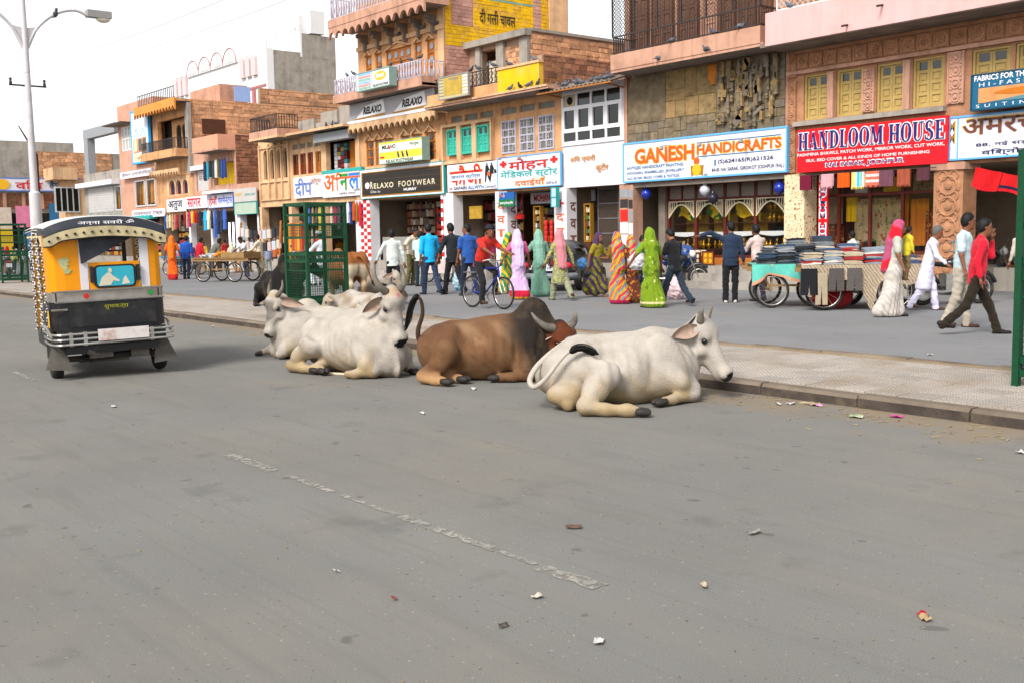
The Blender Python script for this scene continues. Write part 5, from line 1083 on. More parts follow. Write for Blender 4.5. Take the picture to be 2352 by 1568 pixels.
Yb = 22.26
s = sign('shop_sign', 'white sign with blue swelling Hindi letters at the left of the turquoise topped sign', XS(1174, Yb, 750), XS(1288, Yb, 750), 3.26, 4.18, Yb, m_board, None, .06)
m_lil = M('lilac blue letter', '#5b78c0', .6)
tx(s, 'दीप', m_lil, .06, .66, .06, .92, edge=m_yl, eb=.03, bold=.06); tx(s, 'शोरूम', m_wood, .64, .98, .08, .45, bold=.02, shear=.1)
s = sign('shop_sign', 'white sign with rainbow Hindi letters under a turquoise strip', XS(1289, Yb, 740), XS(1449, Yb, 740), 3.2, 4.2, Yb, m_board, None, .06); box('top_strip', m_tq, s['_r'][0], s['_r'][1], Yb-.02, Yb+.1, 4.2, 4.33, s)
for ch, m, a, b_ in (('अ', m_org, .05, .33), ('ि', m_org, .36, .52), ('न', m_grn, .46, .66), ('ल', M('bright blue letter', '#1f74d8', .6), .68, .94)): tx(s, ch, m, a, b_, .08 if ch != 'ि' else .02, .74, edge=m_yl, eb=.04, bold=.07)
sb(s, m_org, .3, .95, .2, .27, .018); tx(s, 'ड्रेसेज', m_irond, .8, .99, .72, .85); tx(s, 'रेडीमेड वस्त्र', m_brn, .43, .84, .82, .95, edge=m_wht)
for q, (a, b_) in enumerate(((1040, 1052), (1160, 1172), (1290, 1300))): box('pier', m_sand2, XS(a, YF, 850), XS(b_, YF, 850), YF-.06, YF+.3, 0, 3.0, B6)
# shop interiors: clothes hung in rows
def garments(X0, X1, Y, z, n, cols, lab, grp, h=(.6, .9), pants=False, seed=1):
 r = random.Random(seed)
 for i in range(n):
  x = X0+(X1-X0)*(i+.5)/n; w = (X1-X0)/n*.62; hh = r.uniform(*h); c = cols[i % len(cols)]; m = M('garment '+c, c, .9, .15, 8.); b = MB(); t = r.uniform(-.25, .25)
  if pants: prof = [(-w*.45, 0), (w*.45, 0), (w*.48, -hh*.3), (w*.42, -hh), (w*.06, -hh), (0, -hh*.35), (-w*.06, -hh), (-w*.42, -hh), (-w*.48, -hh*.3)]
  else: prof = [(-w*.12, 0), (w*.12, 0), (w*.5, -.1), (w*.62, -hh*.5), (w*.42, -hh*.52), (w*.4, -hh*.35), (w*.42, -hh), (-w*.42, -hh), (-w*.4, -hh*.35), (-w*.42, -hh*.52), (-w*.62, -hh*.5), (-w*.5, -.1)]
  vs = []; k = len(prof)
  for s_ in (-1, 1):
   for px, pz in prof: vs.append((x+px*math.cos(t), Y+px*math.sin(t)+s_*.035*(.5+abs(pz)), z+pz))
  b.add(vs, [tuple(range(k-1, -1, -1)), tuple(range(k, 2*k))]+[(j, (j+1) % k, (j+1) % k+k, j+k) for j in range(k)]); b.bar((x, Y, z), (x, Y, z+.1), .01)
  o = b.build('hanging_garment', m); tag(o, lab(i, c), 'garment', grp)
NAME = {}
def cname(c):
 r, g, b = [int(c[i:i+2], 16) for i in (1, 3, 5)]; mx, mn = max(r, g, b), min(r, g, b)
 if mx-mn < 28: return 'white' if mx > 190 else 'grey' if mx > 80 else 'black'
 if r == mx and g > .75*r: return 'yellow' if b < .6*r else 'cream'
 if r == mx: return 'pink' if b > .55*r else ('orange' if g > .45*r else 'red') if r > 120 else 'brown'
 return 'green' if g == mx else ('blue' if mx > 110 else 'navy')
garments(XS(1372, 22.2, 800), XS(1446, 22.2, 800), 22.2, 2.95, 6, ['#8fb04a', '#d5d5da', '#2a3f7a', '#b0471c', '#8a6a14', '#c01f3a'], lambda i, c: cname(c)+' shirt hanging in the row beneath the rainbow lettered sign', 'shirts under the rainbow sign', (.75, 1.0), seed=3)
garments(XS(1230, 22.6, 850), XS(1365, 22.6, 850), 22.6, 2.9, 9, ['#3a5f9a', '#8a7a4a', '#4f4a48', '#a59a3a', '#6a6a70', '#243a6a', '#c0b8a8', '#7a2a3a', '#3a3a3a'], lambda i, c: cname(c)+' garment hung inside the shop behind the green tree guard', 'garments behind the tree guard', (.7, 1.1), seed=4)
garments(XS(1160, 22.9, 900), XS(1290, 22.9, 900), 22.9, 1.9, 8, ['#b07a1c', '#a8641c', '#c9a24a', '#9a2a1a', '#6a4a2a', '#8f8a80', '#b01a1a', '#8a6a1a'], lambda i, c: cname(c)+' cloth length hung low in the shop behind the tree guard', 'cloth lengths behind the tree guard', (.9, 1.2), seed=5)
# ---- low jewellers bay
X0, X1 = -48.6, -46.12
B7b = building('low single storey jewellers bay with two faded signs beside the brick flank', X0, X1, 6, 4.2, m_sandp, (), z0=2.9)
s = sign('shop_sign', 'faded pale sign with green jewellers lettering', X0+.02, X1-.02, 3.3, 3.95, 22.2, M('faded pale board', '#b5b0ac', .7, .1, 3.), None, .06); tx(s, 'JEWELLERS', m_tq, .5, .97, .4, .62); tx(s, 'KAMAL', m_yl, .04, .4, .3, .55)
s = sign('shop_sign', 'pale greenish blank sign strip over the dark jewellers opening', X0+.02, X1-.02, 2.7, 3.28, 22.2, M('faded green board', '#a3b3a2', .7, .1, 3.), m_tq, .06, .02)
box('pier', m_white, X0, X0+.3, YF-.06, YF+.3, 0, 2.9, B7b); box('pier', m_white, X1-.3, X1, YF-.06, YF+.3, 0, 2.9, B7b)
# ---- two storey block with the pink balcony and three small signs
X0, X1 = -53.9, -48.62
B7 = building('two storey brick sided block with a pink balcony and hanging clothes in its upper window', X0, X1, 4, 6.6, m_sandp, [(-51.2, -48.85, 4.25, 5.35), (-53.5, -52.0, 4.05, 5.1)], z0=2.95)
bricks(B7, 'S', X1+.002, YF+.02, YF+3.9, 3.9, 6.55, m_brick2, .4, .17, 51, 130, .03); box('flank_backing', m_mort, X1-.1, X1, YF+.01, YF+3.95, 3.9, 6.58, B7)
slab(B7, -51.8, X1-.02, 21.5, 5.85, .1, m_sandp, 'balcony_slab'); parapet(B7, -51.75, X1-.03, 21.52, 5.95, .65, M('salmon block', '#cf9478', .85, .08, 3.), 'pink_parapet')
b = MB()
for k in range(4): b.box(-51.75, X1-.03, 21.517, 21.5199, 6.0+k*.16, 6.008+k*.16)
b.build('parapet_joint', m_sandp, B7)
box('yellow_recess', m_yelp, -51.15, -48.9, YF+.18, YF+.22, 4.26, 5.34, B7)
box('roller_shutter', m_shut, -53.45, -52.02, YF+.05, YF+.1, 4.06, 5.09, B7); box('shutter_hood', m_white, -53.7, -51.7, YF-.25, YF-.002, 5.12, 5.35, B7); box('hood', m_wht, -51.7, -48.7, YF-.5, YF-.003, 3.82, 3.95, B7)
text('गोल मार्केट', m_brn, -53.3, -52.1, 4.5, 4.9, YF+.05, B7)
garments(-51.6, -48.85, 22.0, 5.45, 8, ['#1f2f4a', '#2fa0b8', '#22222a', '#3a3a40', '#c9c6b8', '#4a4636', '#2a4a8a', '#2a3a7a'], lambda i, c: cname(c)+' garment hung outside the upper yellow window below the pink balcony', 'garments at the upper yellow window', (.8, 1.0), True, seed=6)
Yb = 22.2
for a, b_, z0, z1, st, m, lb, e in ((-54.6, -51.75, 3.15, 3.78, 'सागर', m_redl, 'white sign with red Hindi letters, middle of three small signs', m_wht), (-51.7, -48.7, 3.1, 3.78, 'हेमाँ', m_redl, 'white sign with red and blue Hindi letters, right of three small signs', m_wht), (-57.3, -54.65, 3.05, 3.75, 'अतुज', m_irond, 'white sign with dark Hindi letters, left of three small signs', m_wht)):
 s = sign('shop_sign', lb, a, b_, z0, z1, Yb, m_board, m_lil if st == 'हेमाँ' else None, .06, .03)
 if st == 'हेमाँ': tx(s, st, m, .04, .38, .1, .88, bold=.04); tx(s, 'गारमेन्टस', M('blue violet letter', '#4a5fc0', .6), .4, .97, .12, .88, bold=.03)
 else: tx(s, st, m, .08, .7 if st == 'सागर' else .85, .15, .88, bold=.05)
r = random.Random(2)
garments(-54.3, -51.9, 21.9, 3.0, 7, ['#a01418', '#c0a48a', '#b3126a', '#d8b00f', '#b0121a', '#8a1016', '#22222c'], lambda i, c: cname(c)+' garment hung in front of the middle clothes shop', 'garments of the middle clothes shop', (.6, 1.), seed=7)
garments(-51.6, -48.9, 21.9, 3.0, 7, ['#1c9ad0', '#d0c8a8', '#2a2a34', '#3a5fb0', '#1f2a4a', '#26303a', '#3a5aa8'], lambda i, c: cname(c)+' garment hung in front of the right clothes shop', 'garments of the right clothes shop', (.9, 1.4), seed=8)
garments(-57.0, -54.6, 21.9, 2.9, 7, ['#1f4a9a', '#a89a7a', '#c9b896', '#c7a878', '#a8605a', '#8a1c2a', '#6a4a3a'], lambda i, c: cname(c)+' garment hung in front of the left clothes shop', 'garments of the left clothes shop', (.7, .9), seed=9)
for i, x in enumerate((-49.7, -49.25)): o = MB().tube([(x, 22.4, 1.1), (x, 22.4, 2.35)], .045, 8).build('strip_light', M('lit tube', '#ffffff', .5, emit=((1, .97, 1.), 2.2))); tag(o, 'lit vertical white strip light in the right clothes shop', 'light', 'strip lights in the clothes shop')
for x in (-54.55, -51.72, X1-.1): box('pier', m_white, x-.12, x+.12, YF-.06, YF+.3, 0, 2.95, B7)
# ---- block with the orange scalloped balcony, brick flank behind
X0, X1 = -59.1, -53.92
B8 = building('tall block with an orange scalloped roof fascia, iron balcony and long brick flank', X0, X1, 14, 8.9, m_sand, [(-58.6, -54.6, 6.35, 8.1), (-57.6, -54.4, 3.95, 4.9)], z0=2.9)
bricks(B8, 'S', X1+.004, YF+.05, YF+13, 6.4, 8.9, m_brick, .5, .2, 61, 200, .035); bricks(B8, 'S', X1+.004, YF+4., YF+13, 8.95, 9.72, m_brick, .5, .2, 62, 60, .035); box('flank_backing', m_mort, X1-.2, X1, YF+4, YF+13, 8.9, 9.74, B8)
scallop(B8, -59.7, X1+.1, 21.5, 8.3, .62, 14, M('orange fascia', '#d08a42', .8, .1, 2., dirt='#a86c34'), 'scalloped_fascia'); slab(B8, -59.7, X1+.1, 21.62, 8.75, .1, m_sand, 'canopy_slab')
b = MB();
archwall(b, -57.9, -54.3, 6.3, 8.15, YF+.55, [(-57.3, -56.6, 6.5, 7.5), (-56.45, -55.75, 6.5, 7.5), (-55.6, -54.9, 6.5, 7.5)], .2); b.build('arched_wall', m_sand, B8)
for x in (-57.3, -56.45, -55.6): framed(B8, x, x+.7, 6.5, 7.85, YF+.7, m_cream, m_gdk, 2, 3, .05)
slab(B8, -59., X1+.0, 21.5, 5.9, .1, m_sand, 'balcony_slab'); parapet(B8, -58.95, X1-.03, 21.52, 6.0, .32, m_sand, 'balcony_fascia'); rail(B8, -58.9, X1-.05, 21.55, 6.32, .55, m_irond, .13, .014, side=.8)
scallop(B8, -58.9, -54.7, 21.9, 5.0, .35, 11, m_sand2, 'scalloped_fascia'); b = MB(); archwall(b, -57.6, -54.4, 3.9, 4.95, YF-.01, [(-57.3, -56.5, 4., 4.4), (-56.35, -55.6, 4., 4.4), (-55.4, -54.7, 4., 4.4)], .2); b.build('arched_wall', m_sand2, B8)
for x in (-57.3, -56.35, -55.4): framed(B8, x, x+.78, 4., 4.8, YF+.12, m_brw, m_navy, 2, 1, .05)
box('downpipe', m_conc, X1-.3, X1+.12, YF-.2, YF-.002, 5.0, 8.7, B8); rail(B8, -59.6, -54.2, 21.7, 8.95, .6, m_irond, .25, .015)
for z0, z1 in ((7.1, 7.9), (5.2, 7.0)): box('boarded_window', m_woodd, X1+.045, X1+.07, YF+.6, YF+1.9, z0, z1, B8)
# roof shed and pale blue door on that roof
t = thing('roof_shed', 'small block rooftop shed with a pale blue sheet door above the brick flank', 'shed', (-56, 24.5, 8.9)); box('wall', m_sandp, -58.6, -54.6, 24.4, 26, 8.9, 9.9, t); y0, y1, z0, z1 = RX(935, 345, 1003, 425, X1+.06); box('door', M('pale blue sheet', '#8fa9d8', .6, .1, 3.), X1+.05, X1+.08, y0, y1, 8.92, z1, t)
# ---- block with the tall blue edged panel and white bay window
X0, X1 = -65.0, -59.12
B9 = building('three storey pink block with a white bay window and tall blue edged panel', X0, X1, 8, 9.6, M('salmon plaster', '#c2937c', .85, .1, 2., dirt='#9a7465', streak=.3), [(-64.4, -62.3, 6.9, 8.3), (-62.5, -60.9, 3.5, 5.05), (-60.7, -59.3, 3.5, 5.15)], z0=2.9)
framed(B9, -64.4, -62.3, 6.9, 8.3, YF+.02, m_wht, M('pale window glass', '#a8a8a0', .2), 4, 2, .06, .06, 'bay_window'); slab(B9, -65.4, -62.2, 21.6, 8.4, .06, m_irond, 'window_hood')
s = sign('wall_panel', 'tall white panel with bright blue edge and two triangle outlines', -62.1, -59.3, 5.95, 9.0, 22.15, m_board, M('azure edging', '#2aa3e0', .5), .12, .1)
for c in (.3, .66): sp(s, M('azure edging', '#2aa3e0'), [(c-.14, .5), (c, .33), (c+.14, .5), (c+.11, .5), (c, .36), (c-.11, .5)])
sp(s, m_sand, [(.1, .54), (.85, .52), (.85, .78), (.1, .8)], .012);
for c in (.15, .42, .66): sp(s, m_gdk if c > .2 else m_cream, [(c, .55), (c+.17, .55), (c+.17, .76), (c, .77)], .02, d0=.0125)
sp(s, m_cream, [(.08, .82), (.85, .81), (.85, .97), (.08, .98)], .012); tx(s, 'सिल्क', m_redl, .3, .8, .86, .94, .02)
for a, c in ((-62.5, -60.9), (-60.7, -59.3)):
 framed(B9, a, c, 3.5, 5.05, YF-.04, m_alu, m_glass, 1, 1, .08, name='show_window')
 garments(a+.1, c-.1, YF+.2, 4.95, 5, ['#c9891a', '#b5492a', '#d0a92a', '#c06a2a', '#8a3a4a'] if a < -61 else ['#d8930f', '#d07a14', '#e0b02a', '#b5491a', '#c9a21f'], lambda i, c_: cname(c_)+' dress displayed in the upper show window '+('left' if a < -61 else 'right')+' of two', 'dresses in the upper show windows', (1.2, 1.35), seed=int(-a))
s = sign('shop_sign', 'white Hindi name strip above the upper show windows', -64.2, -58.9, 5.2, 5.6, 22.1, m_board, None, .06); tx(s, 'फैशन एम्पोरियम', m_brn, .05, .95, .15, .85)
s = sign('shop_sign', 'lower white Hindi name strip below the upper show windows', -62.5, -57.4, 2.85, 3.3, 22.1, m_board, None, .06); tx(s, 'राजस्थान टेक्स', m_brn, .05, .95, .15, .85)
# ---- low shuttered shop further left
X0, X1 = -72, -65.02
B10 = building('low grey shop with a closed white roller shutter and a flat grey roof arm', X0, X1, 9, 5.9, m_conc, [(-71.2, -66.4, 3.35, 4.95), (-66.2, -65.1, 3.4, 4.9)], z0=2.9)
sh = MB()
for k in range(22): z = 3.36+k*.072; sh.box(-71.2, -66.4, YF-.02-.012*(k % 2), YF+.02, z, z+.07)
sh.build('roller_shutter', m_shut, B10); box('hood', m_white, -72.3, -65.2, YF-.5, YF-.002, 5.0, 5.3, B10); framed(B10, -66.2, -65.1, 3.4, 4.9, YF+.02, m_alu, m_glass, 1, 1, .08); box('teal_edge', m_tq, -72.2, -59.2, YF-.5, YF-.0035, 2.75, 2.95, B10)
b = MB(); b.box(-72, -66, 22.5, 23, 8.2, 8.8).box(-72, -71.2, 22.51, 22.99, 5.9, 8.2); b.build('roof_frame', m_tile2, B10)
garments(-66.1, -65.2, YF+.2, 4.8, 3, ['#c08a2a', '#2a5a8a', '#b0a03a'], lambda i, c: cname(c)+' dress in the narrow show window beside the roller shutter', 'dresses beside the roller shutter', (1.2, 1.3), seed=12)
# ---- end of the street: stone house facing us with the Hindi handloom sign
XE = -80.
E1 = thing('stone_house', 'pale rubble stone house closing the street end behind the lamp post', 'house', (XE, 20, 0)); b = MB().box(XE-9, XE, 4, 32, 0, 8.0).box(XE-9, XE-.4, 17, 24.4, 8.0, 8.7); b.build('wall', m_conc, E1)
bricks(E1, 'S', XE+.003, 21.5, 27., 5.9, 8., m_brick, .45, .22, 81, 80, .04); y0, y1, z0, z1 = RX(10, 708, 265, 766, XE+.3)
bricks(E1, 'S', XE+.003, 15, 27, 3.9, 5.0, m_brick2, .5, .2, 82, 60, .03)
s = sign('shop_sign', 'white sign with red and blue Hindi letters at the end of the street', 17.5, 24.6, z0-.05, z1-.05, XE+.35, m_board, m_lil, .1, .08, plane='S'); X0_, X1_, Z0_, Z1_, Y_ = s['_r']; s['_r'] = (X0_, X1_, Z0_, Z1_, XE+.36)
def txs(t, st, m, a, b_, top, bot, bold=.03):
 X0_, X1_, Z0_, Z1_, Y_ = t['_r']; w, h = X1_-X0_, Z1_-Z0_; return text(st, m, X0_+a*w, X0_+b_*w, Z1_-bot*h, Z1_-top*h, Y_, t, 'S', 'lettering', .03, bold)
txs(s, 'विस', m_redl, .36, .62, .15, .85); txs(s, 'हैण्डलूम', m_blue, .68, .98, .2, .85)
X0_, X1_, Z0_, Z1_, Y_ = s['_r']; MB().prism([(X0_+(X1_-X0_)*(.24+.07*math.cos(q)), Z0_+(Z1_-Z0_)*(.5+.38*math.sin(q))) for q in np.linspace(0, 6.0, 16)], 'yz', XE+.36, XE+.4).build('oval_emblem', m_yl, s)
for y in np.arange(15.5, 26, 1.25): box('stone_pilaster', m_sandp, XE+.05, XE+.18, y, y+.22, 3.9, 5.0, E1)
box('dark_opening_panel', m_dark, XE+.01, XE+.06, 15, 26, .3, 3.6, E1); box('blue_door', M('blue door', '#2a6a9a', .6), XE+.07, XE+.12, 22.3, 23.2, 2.2, 4.3, E1)  # flat near-black panel paints the shade of an open shop front
r = random.Random(9)
for i, (y, w, z, h, c, nm) in enumerate(((18.4, 1.3, 2.5, 1.5, '#c9b7a8', 'pale'), (20., 1.1, 2.6, 1.5, '#d27a9a', 'pink'), (18.8, .9, 1., 1.5, '#c9a81f', 'yellow'), (16.6, 1.6, 2.6, 1.6, '#b5121a', 'deep red'), (16.5, 1.2, 1.2, 1.2, '#7a2a5a', 'purple'), (20.4, 1.2, 1., 1.3, '#4a6a9a', 'blue'))): o = box('shop_banner', M('banner '+c, c, .8, .15, 3.), XE+.25, XE+.3, y, y+w, z, z+h); tag(o, nm+' cloth banner at the shop closing the street end', 'banner', 'banners at the street end')
t = thing('roof_balcony_house', 'low corner house with a pale stone balcony at the far street end', 'house', (-77, 26, 0)); b = MB(); y0, y1, z0, z1 = RX(210, 670, 310, 720, -77.5); box('balcony', m_sand2, -79.8, -77.5, y0, y1, z0, z1, t); box('wall', m_sand2, -79.8, -78, y0+.9, y1+1.5, 0, z0, t);
o = box('grilled_window', m_alu, -77.99, -77.93, y1-1.5, y1+.2, 3.6, 5.4, t); b = MB()
for k in range(4): b.box(-77.93, -77.91, y1-1.4+k*.4, y1-1.1+k*.4, 3.7, 5.3)
b.build('pane', m_gdk, o)
# ---- white hotel block behind
H = thing('hotel_block', 'big white and grey hotel block with arched roof parapet far behind the shops', 'building', (-90, 45, 0)); XC = -90.
ZR = 18.4; YE = FX(1345/S_, 300/S_, XC).y; box('side_wall', m_conc, -112, XC, 45, YE, 0, ZR+.4, H); m_hw = M('white hotel paint', '#dcdcdc', .8, .04, 1., streak=.08)
b = MB().box(-112.02, XC-1.8, 44.9, 44.995, 5, ZR).box(XC-1.8, XC+.03, 44.88, 44.995, 5, ZR+1.2).box(XC-.01, XC+.03, 44.996, 45.6, 5, ZR+.5); b.build('wall', m_hw, H); m_rr = M('dull rose trim', '#a8686a', .7, .1, 3.)
for i in range(4): x = -106.5+i*3.; t_ = MB().prism([(x+1.5*math.cos(q), ZR+1.7*math.sin(q)) for q in np.linspace(0, math.pi, 14)], 'xz', 44.7, 44.99); a = t_.build('roof_arch', m_hw, H); MB().ring((x, 44.68, ZR), 1.5, .05, 'y', 14, 5, 0, 180).build('arch_rim', m_rr, a); MB().prism([(x+.9*math.cos(q), ZR+.1+1.05*math.sin(q)) for q in np.linspace(0, math.pi, 12)], 'xz', 44.66, 44.69).build('arch_opening', M('sky grey opening', '#b9bcbc', .6), a)
for x0 in (-111.6, -95.2):
 for i in range(3): x = x0+i*1.25; MB().prism(archpts(x, x+.9, ZR-1.7, ZR-.2, 8), 'xz', 44.6, 44.89).build('slit_arch', M('rose white panel', '#c9b5b5', .7), H)
box('parapet', m_hw, -96, XC-1.82, 44.85, 44.9, ZR-.01, ZR+1., H); box('string_course', m_rr, -112, XC-.2, 44.78, 44.89, 15.5, 15.7, H)
for i, x in enumerate((-110, -105.2, -100.4, -95.6)):
 MB().prism(archpts(x, x+2., 12.2, 13.8, 8), 'xz', 44.82, 44.899).build('arch_head', m_hw, H); MB().ring((x+1, 44.8, 13.8), 1.05, .04, 'y', 12, 5, 0, 180).build('arch_rim', m_rr, H); framed(H, x+.2, x+1.8, 11.6, 13.8, 44.8, m_rr if i % 2 else m_hw, M('blue grey pane', '#8b97a5', .3), 2, 1, .08, .08); box('dark_vent', m_gdk, x+.6, x+1.6, 44.85, 44.897, 14.6, 15.2, H); box('rose_shaft', m_rr, x+2.7, x+3.2, 44.7, 44.896, 8, 15.4, H)
framed(H, XC-1.5, XC-.4, 12.2, 14.4, 44.83, m_hw, M('dark green pane', '#36564a', .3), 1, 1, .1)
YR = FX(1199/S_, 150/S_, XC).y; zt = FX(1199/S_, 122/S_, XC).z; xl = F(1090/S_, 100/S_, YR).x
rr = thing('rooftop_room', 'white and grey water tank room on top of the hotel block', 'rooftop room', (-92, YR, ZR)); box('wall', m_hw, xl, XC+.02, YR, YR+.2, ZR, zt, rr); box('side_wall', m_conc, xl, XC+.01, YR+.21, YE, ZR, zt-.3, rr); box('upper_wall', m_hw, xl, xl+4.2, YR+.6, YR+3, zt, zt+1.6, rr)
for i in range(6): box('parapet_post', m_hw, xl+i*(XC-xl-.5)/5, xl+.5+i*(XC-xl-.5)/5, YR-.05, YR+.3, zt, zt+.45, rr)
box('tank', m_hw, XC-2.2, XC-.6, YR+1.5, YR+3, zt, zt+2.1, rr)
box('wall_air_conditioner', m_alu, XC+.02, XC+.6, 49., 50., 12.2, 13., H); box('side_window', M('ochre shutter far', '#8a6a3a'), XC+.02, XC+.07, 49, 50.2, 13.0, 14.1, H)
for a, b_, c, lb in ((-58.6, -55., ['#8a2a3a', '#b5a98a', '#3d5a6a', '#a8812a'], 'shelves of folded cloth in the left clothes shop'), (-64.5, -60, ['#c9a03a', '#a83a4a', '#5a7a9a', '#c9c3b8'], 'shelves of bright cloth in the shop beside the rickshaw roof'), (-71.5, -66, ['#6a5a4a', '#a8812a', '#7a2a2a', '#8a9aa8'], 'shelves in the far left shop'), (-45.8, -43.6, ['#8a6a2a', '#9a3a2a', '#c9a86a', '#4a5a3a'], 'shelves of cloth bolts in the cream block shop'), (-48.2, -46.5, ['#4a3524', '#6a5a3a', '#2a2a30'], 'dark shelves in the jewellers bay')): stock(B8, a, b_, 23.3, .6, 2.7, 10, 6, c, int(-a), lab=lb)
OB = thing('opposite_building', 'plain building with a yellow and green awning mirrored in the shop glass', 'building', (-15, -15, 0)); box('wall', m_sandp, -60, 20, -22, -15, 0, 5.5, OB); MB().add([(-45, -14.9, 3.2), (10, -14.9, 3.2), (10, -12.5, 2.5), (-45, -12.5, 2.5)], ((0, 1, 2, 3),)).build('awning', m_yg, OB)
# ------------------------------------------------------------------ cattle
m_coat = M('cattle coat', (.5, .5, .5), .75, .10, 9., bump=.55, bscale=75., attr='coat', coord='O', fine=.1, spec=.2, dirt='#7d6a4a', dscale=3.2, damt=.3, sheen=.02)
m_hoof = M('hoof horn', '#2f2b28', .6, .3, 20., bump=.3, coord='O'); m_eye = M('cattle eye', '#0c0a09', .12, 0, spec=.6); m_horn = M('grey horn', '#6f685f', .5, .25, 14., bump=.3, coord='O', dirt='#39352f', dscale=6., damt=.7)
m_earp = M('ear', '#a08878', .75, .2, 20., coord='O'); m_tuft = M('tail hair', '#15130f', .8, .3, 50., coord='O')
def crom(P, k=5):
 o = []
 for a in range(len(P)-1):
  p0, p1, p2, p3 = P[max(a-1, 0)], P[a], P[a+1], P[min(a+2, len(P)-1)]
  for j in range(k): f = j/k; o.append(.5*((2*p1)+(-p0+p2)*f+(2*p0-5*p1+4*p2-p3)*f*f+(-p0+3*p1-3*p2+p3)*f**3))
 return o+[P[-1]]
V3 = lambda *a: np.array(a, float)
def head_frame(poll, yaw, pitch, roll=0.):
 y, p = rad(yaw), rad(pitch); f = V3(math.cos(y)*math.cos(p), math.sin(y)*math.cos(p), -math.sin(p)); l = V3(-math.sin(y), math.cos(y), 0); u = np.cross(f, l)
 if roll: r = rad(roll); l, u = l*math.cos(r)+u*math.sin(r), u*math.cos(r)-l*math.sin(r)
 return lambda x, yy, z: np.array(poll)+f*x+l*yy+u*z, np.array([f, l, u]).T
def cow(label, c, hd, col, name='cow', sc=1., T=(-.74, .52), R_=(-.45, .66), B=(0, .64), W=(.4, .66), hump=(.4, .0, .72, .14, .08, .12), poll=(.85, 0, .78), hyaw=0., hpitch=45., hroll=0., neck=.2, legs=None, horns=None, ears=None, tail=None, tuft=None, stand=False, h=.0155, dew=1., udder=None, girth=1., group='cattle resting on the road and median', z0=0., hs=1., tailk=1.):
 root = thing(name, label, 'cow' if name == 'cow' else name, (c[0], c[1], z0), rad(hd), group, local=True); s = SDF(h); g = girth
 HP, HM = head_frame(poll, hyaw, hpitch, hroll)
 H = lambda x, y, z: HP(x*hs, y*hs, z*hs)
 if not stand:
  s.ell((0, 0, .30), (.66, .345*g, .30), .1); s.cone((T[0]+.2, 0, R_[1]-.25), (.08, 0, B[1]-.31), .24, .31, .12); s.cone((.08, 0, B[1]-.31), (.42, 0, W[1]-.27), .31, .26, .12)
  s.ell((T[0]+.22, 0, .30), (.27, .30*g, .27), .1); s.ell((.6, 0, .27), (.17, .17, .26), .12); s.ell((.44, 0, .2), (.25, .3, .2), .1)
  for q in (1, -1): s.ell((R_[0]-.02, q*.21, R_[1]-.035), (.07, .045, .045), .07); s.ell((.40, q*.205, .40), (.15, .08, .25), .07, (0, -20, 0)); s.ell((T[0]+.03, q*.12, T[1]-.09), (.06, .04, .06), .06)
 else:
  s.cone((T[0]+.22, 0, R_[1]-.27), (.1, 0, B[1]-.34), .25, .33, .12); s.cone((.1, 0, B[1]-.34), (.45, 0, W[1]-.33), .33, .27, .12); s.ell((.55, 0, W[1]-.42), (.15, .17, .25), .1)
  for q in (1, -1): s.ell((R_[0]-.02, q*.2, R_[1]-.05), (.09, .06, .05), .12); s.ell((.42, q*.19, W[1]-.35), (.15, .09, .3), .1); s.ell((T[0]+.18, q*.17, R_[1]-.3), (.22, .13, .32), .1)
 s.chain([(T[0], 0, T[1]-.03), (R_[0], 0, R_[1]-.04), (B[0], 0, B[1]-.04), (W[0], 0, W[1]-.04)], [.035, .04, .04, .05], .09)
 s.ell((hump[0], hump[1], hump[2]), hump[3:6], .08)
 nb = V3(.5, 0, W[1]-.18); ne = H(-.03, 0, -.06); s.cone(nb, ne, neck, neck*.5, .12, sq=(np.cross(ne-nb, (0, 0, 1.)), .72)); s.cone(V3(.55, 0, W[1]-.32), H(.02, 0, -.11), neck*.75, .055, .09, sq=(np.cross(ne-nb, (0, 0, 1.)), .6))
 if dew: th = H(.1, 0, -.13); s.chain([th, .5*th+.5*V3(.68, 0, .3)+V3(.02, 0, -.03), V3(.66, 0, .2 if not stand else W[1]-.6)], [.03, .05*dew, .07], .09)
 s.ell(H(.03, 0, 0), (.14*hs, .115*hs, .115*hs), .04, None); s.cone(H(.06, 0, -.005), H(.33, 0, -.035), .098*hs, .06*hs, .05); s.ell(H(.395, 0, -.045), (.07*hs, .078*hs, .068*hs), .035); s.cone(H(.03, 0, -.10), H(.36, 0, -.085), .066*hs, .042*hs, .04)
 s.cone(H(.39, .03, -.03), H(.39, -.03, -.03), .047*hs, .047*hs, .03)
 for q in (1, -1):
  s.ball(H(.1, q*.083, .03), .042*hs, .03); s.ball(H(.15, q*.08, -.06), .05*hs, .05); s.ball(H(.435, q*.034, -.015), .017*hs, .012, True); s.ball(H(.115, q*.118, .012), .02*hs, .012, True)
 s.ball(H(-.05, 0, .06), .06*hs, .05)
 hoofs = []
 for L in legs:      # L: joints, radii, hoof?
  pts, rs = L[0], L[1]; s.chain(pts, rs, .05 if len(L) < 4 else L[3])
  if L[2]: hoofs.append((V3(*pts[-1]), V3(*pts[-1])-V3(*pts[-2])))
 for q in (1, -1):
  s.ell((R_[0]+.2, q*.35, R_[1]-.12), (.15, .11, .12), .08, None, True); s.ell((.24, q*.41*g, .36 if not stand else W[1]-.4), (.05, .11, .22), .07, None, True)
 if dew: wv = (np.cross(ne-nb, (0, 0, 1.)), .32); th = H(.06, 0, -.15); lo_ = V3(.68, 0, .12 if not stand else W[1]-.62); md = .5*th+.5*lo_+V3(.03, 0, -.02); s.chain([th, md, lo_], [.07*dew, .1*dew, .11*dew], .05, wv)
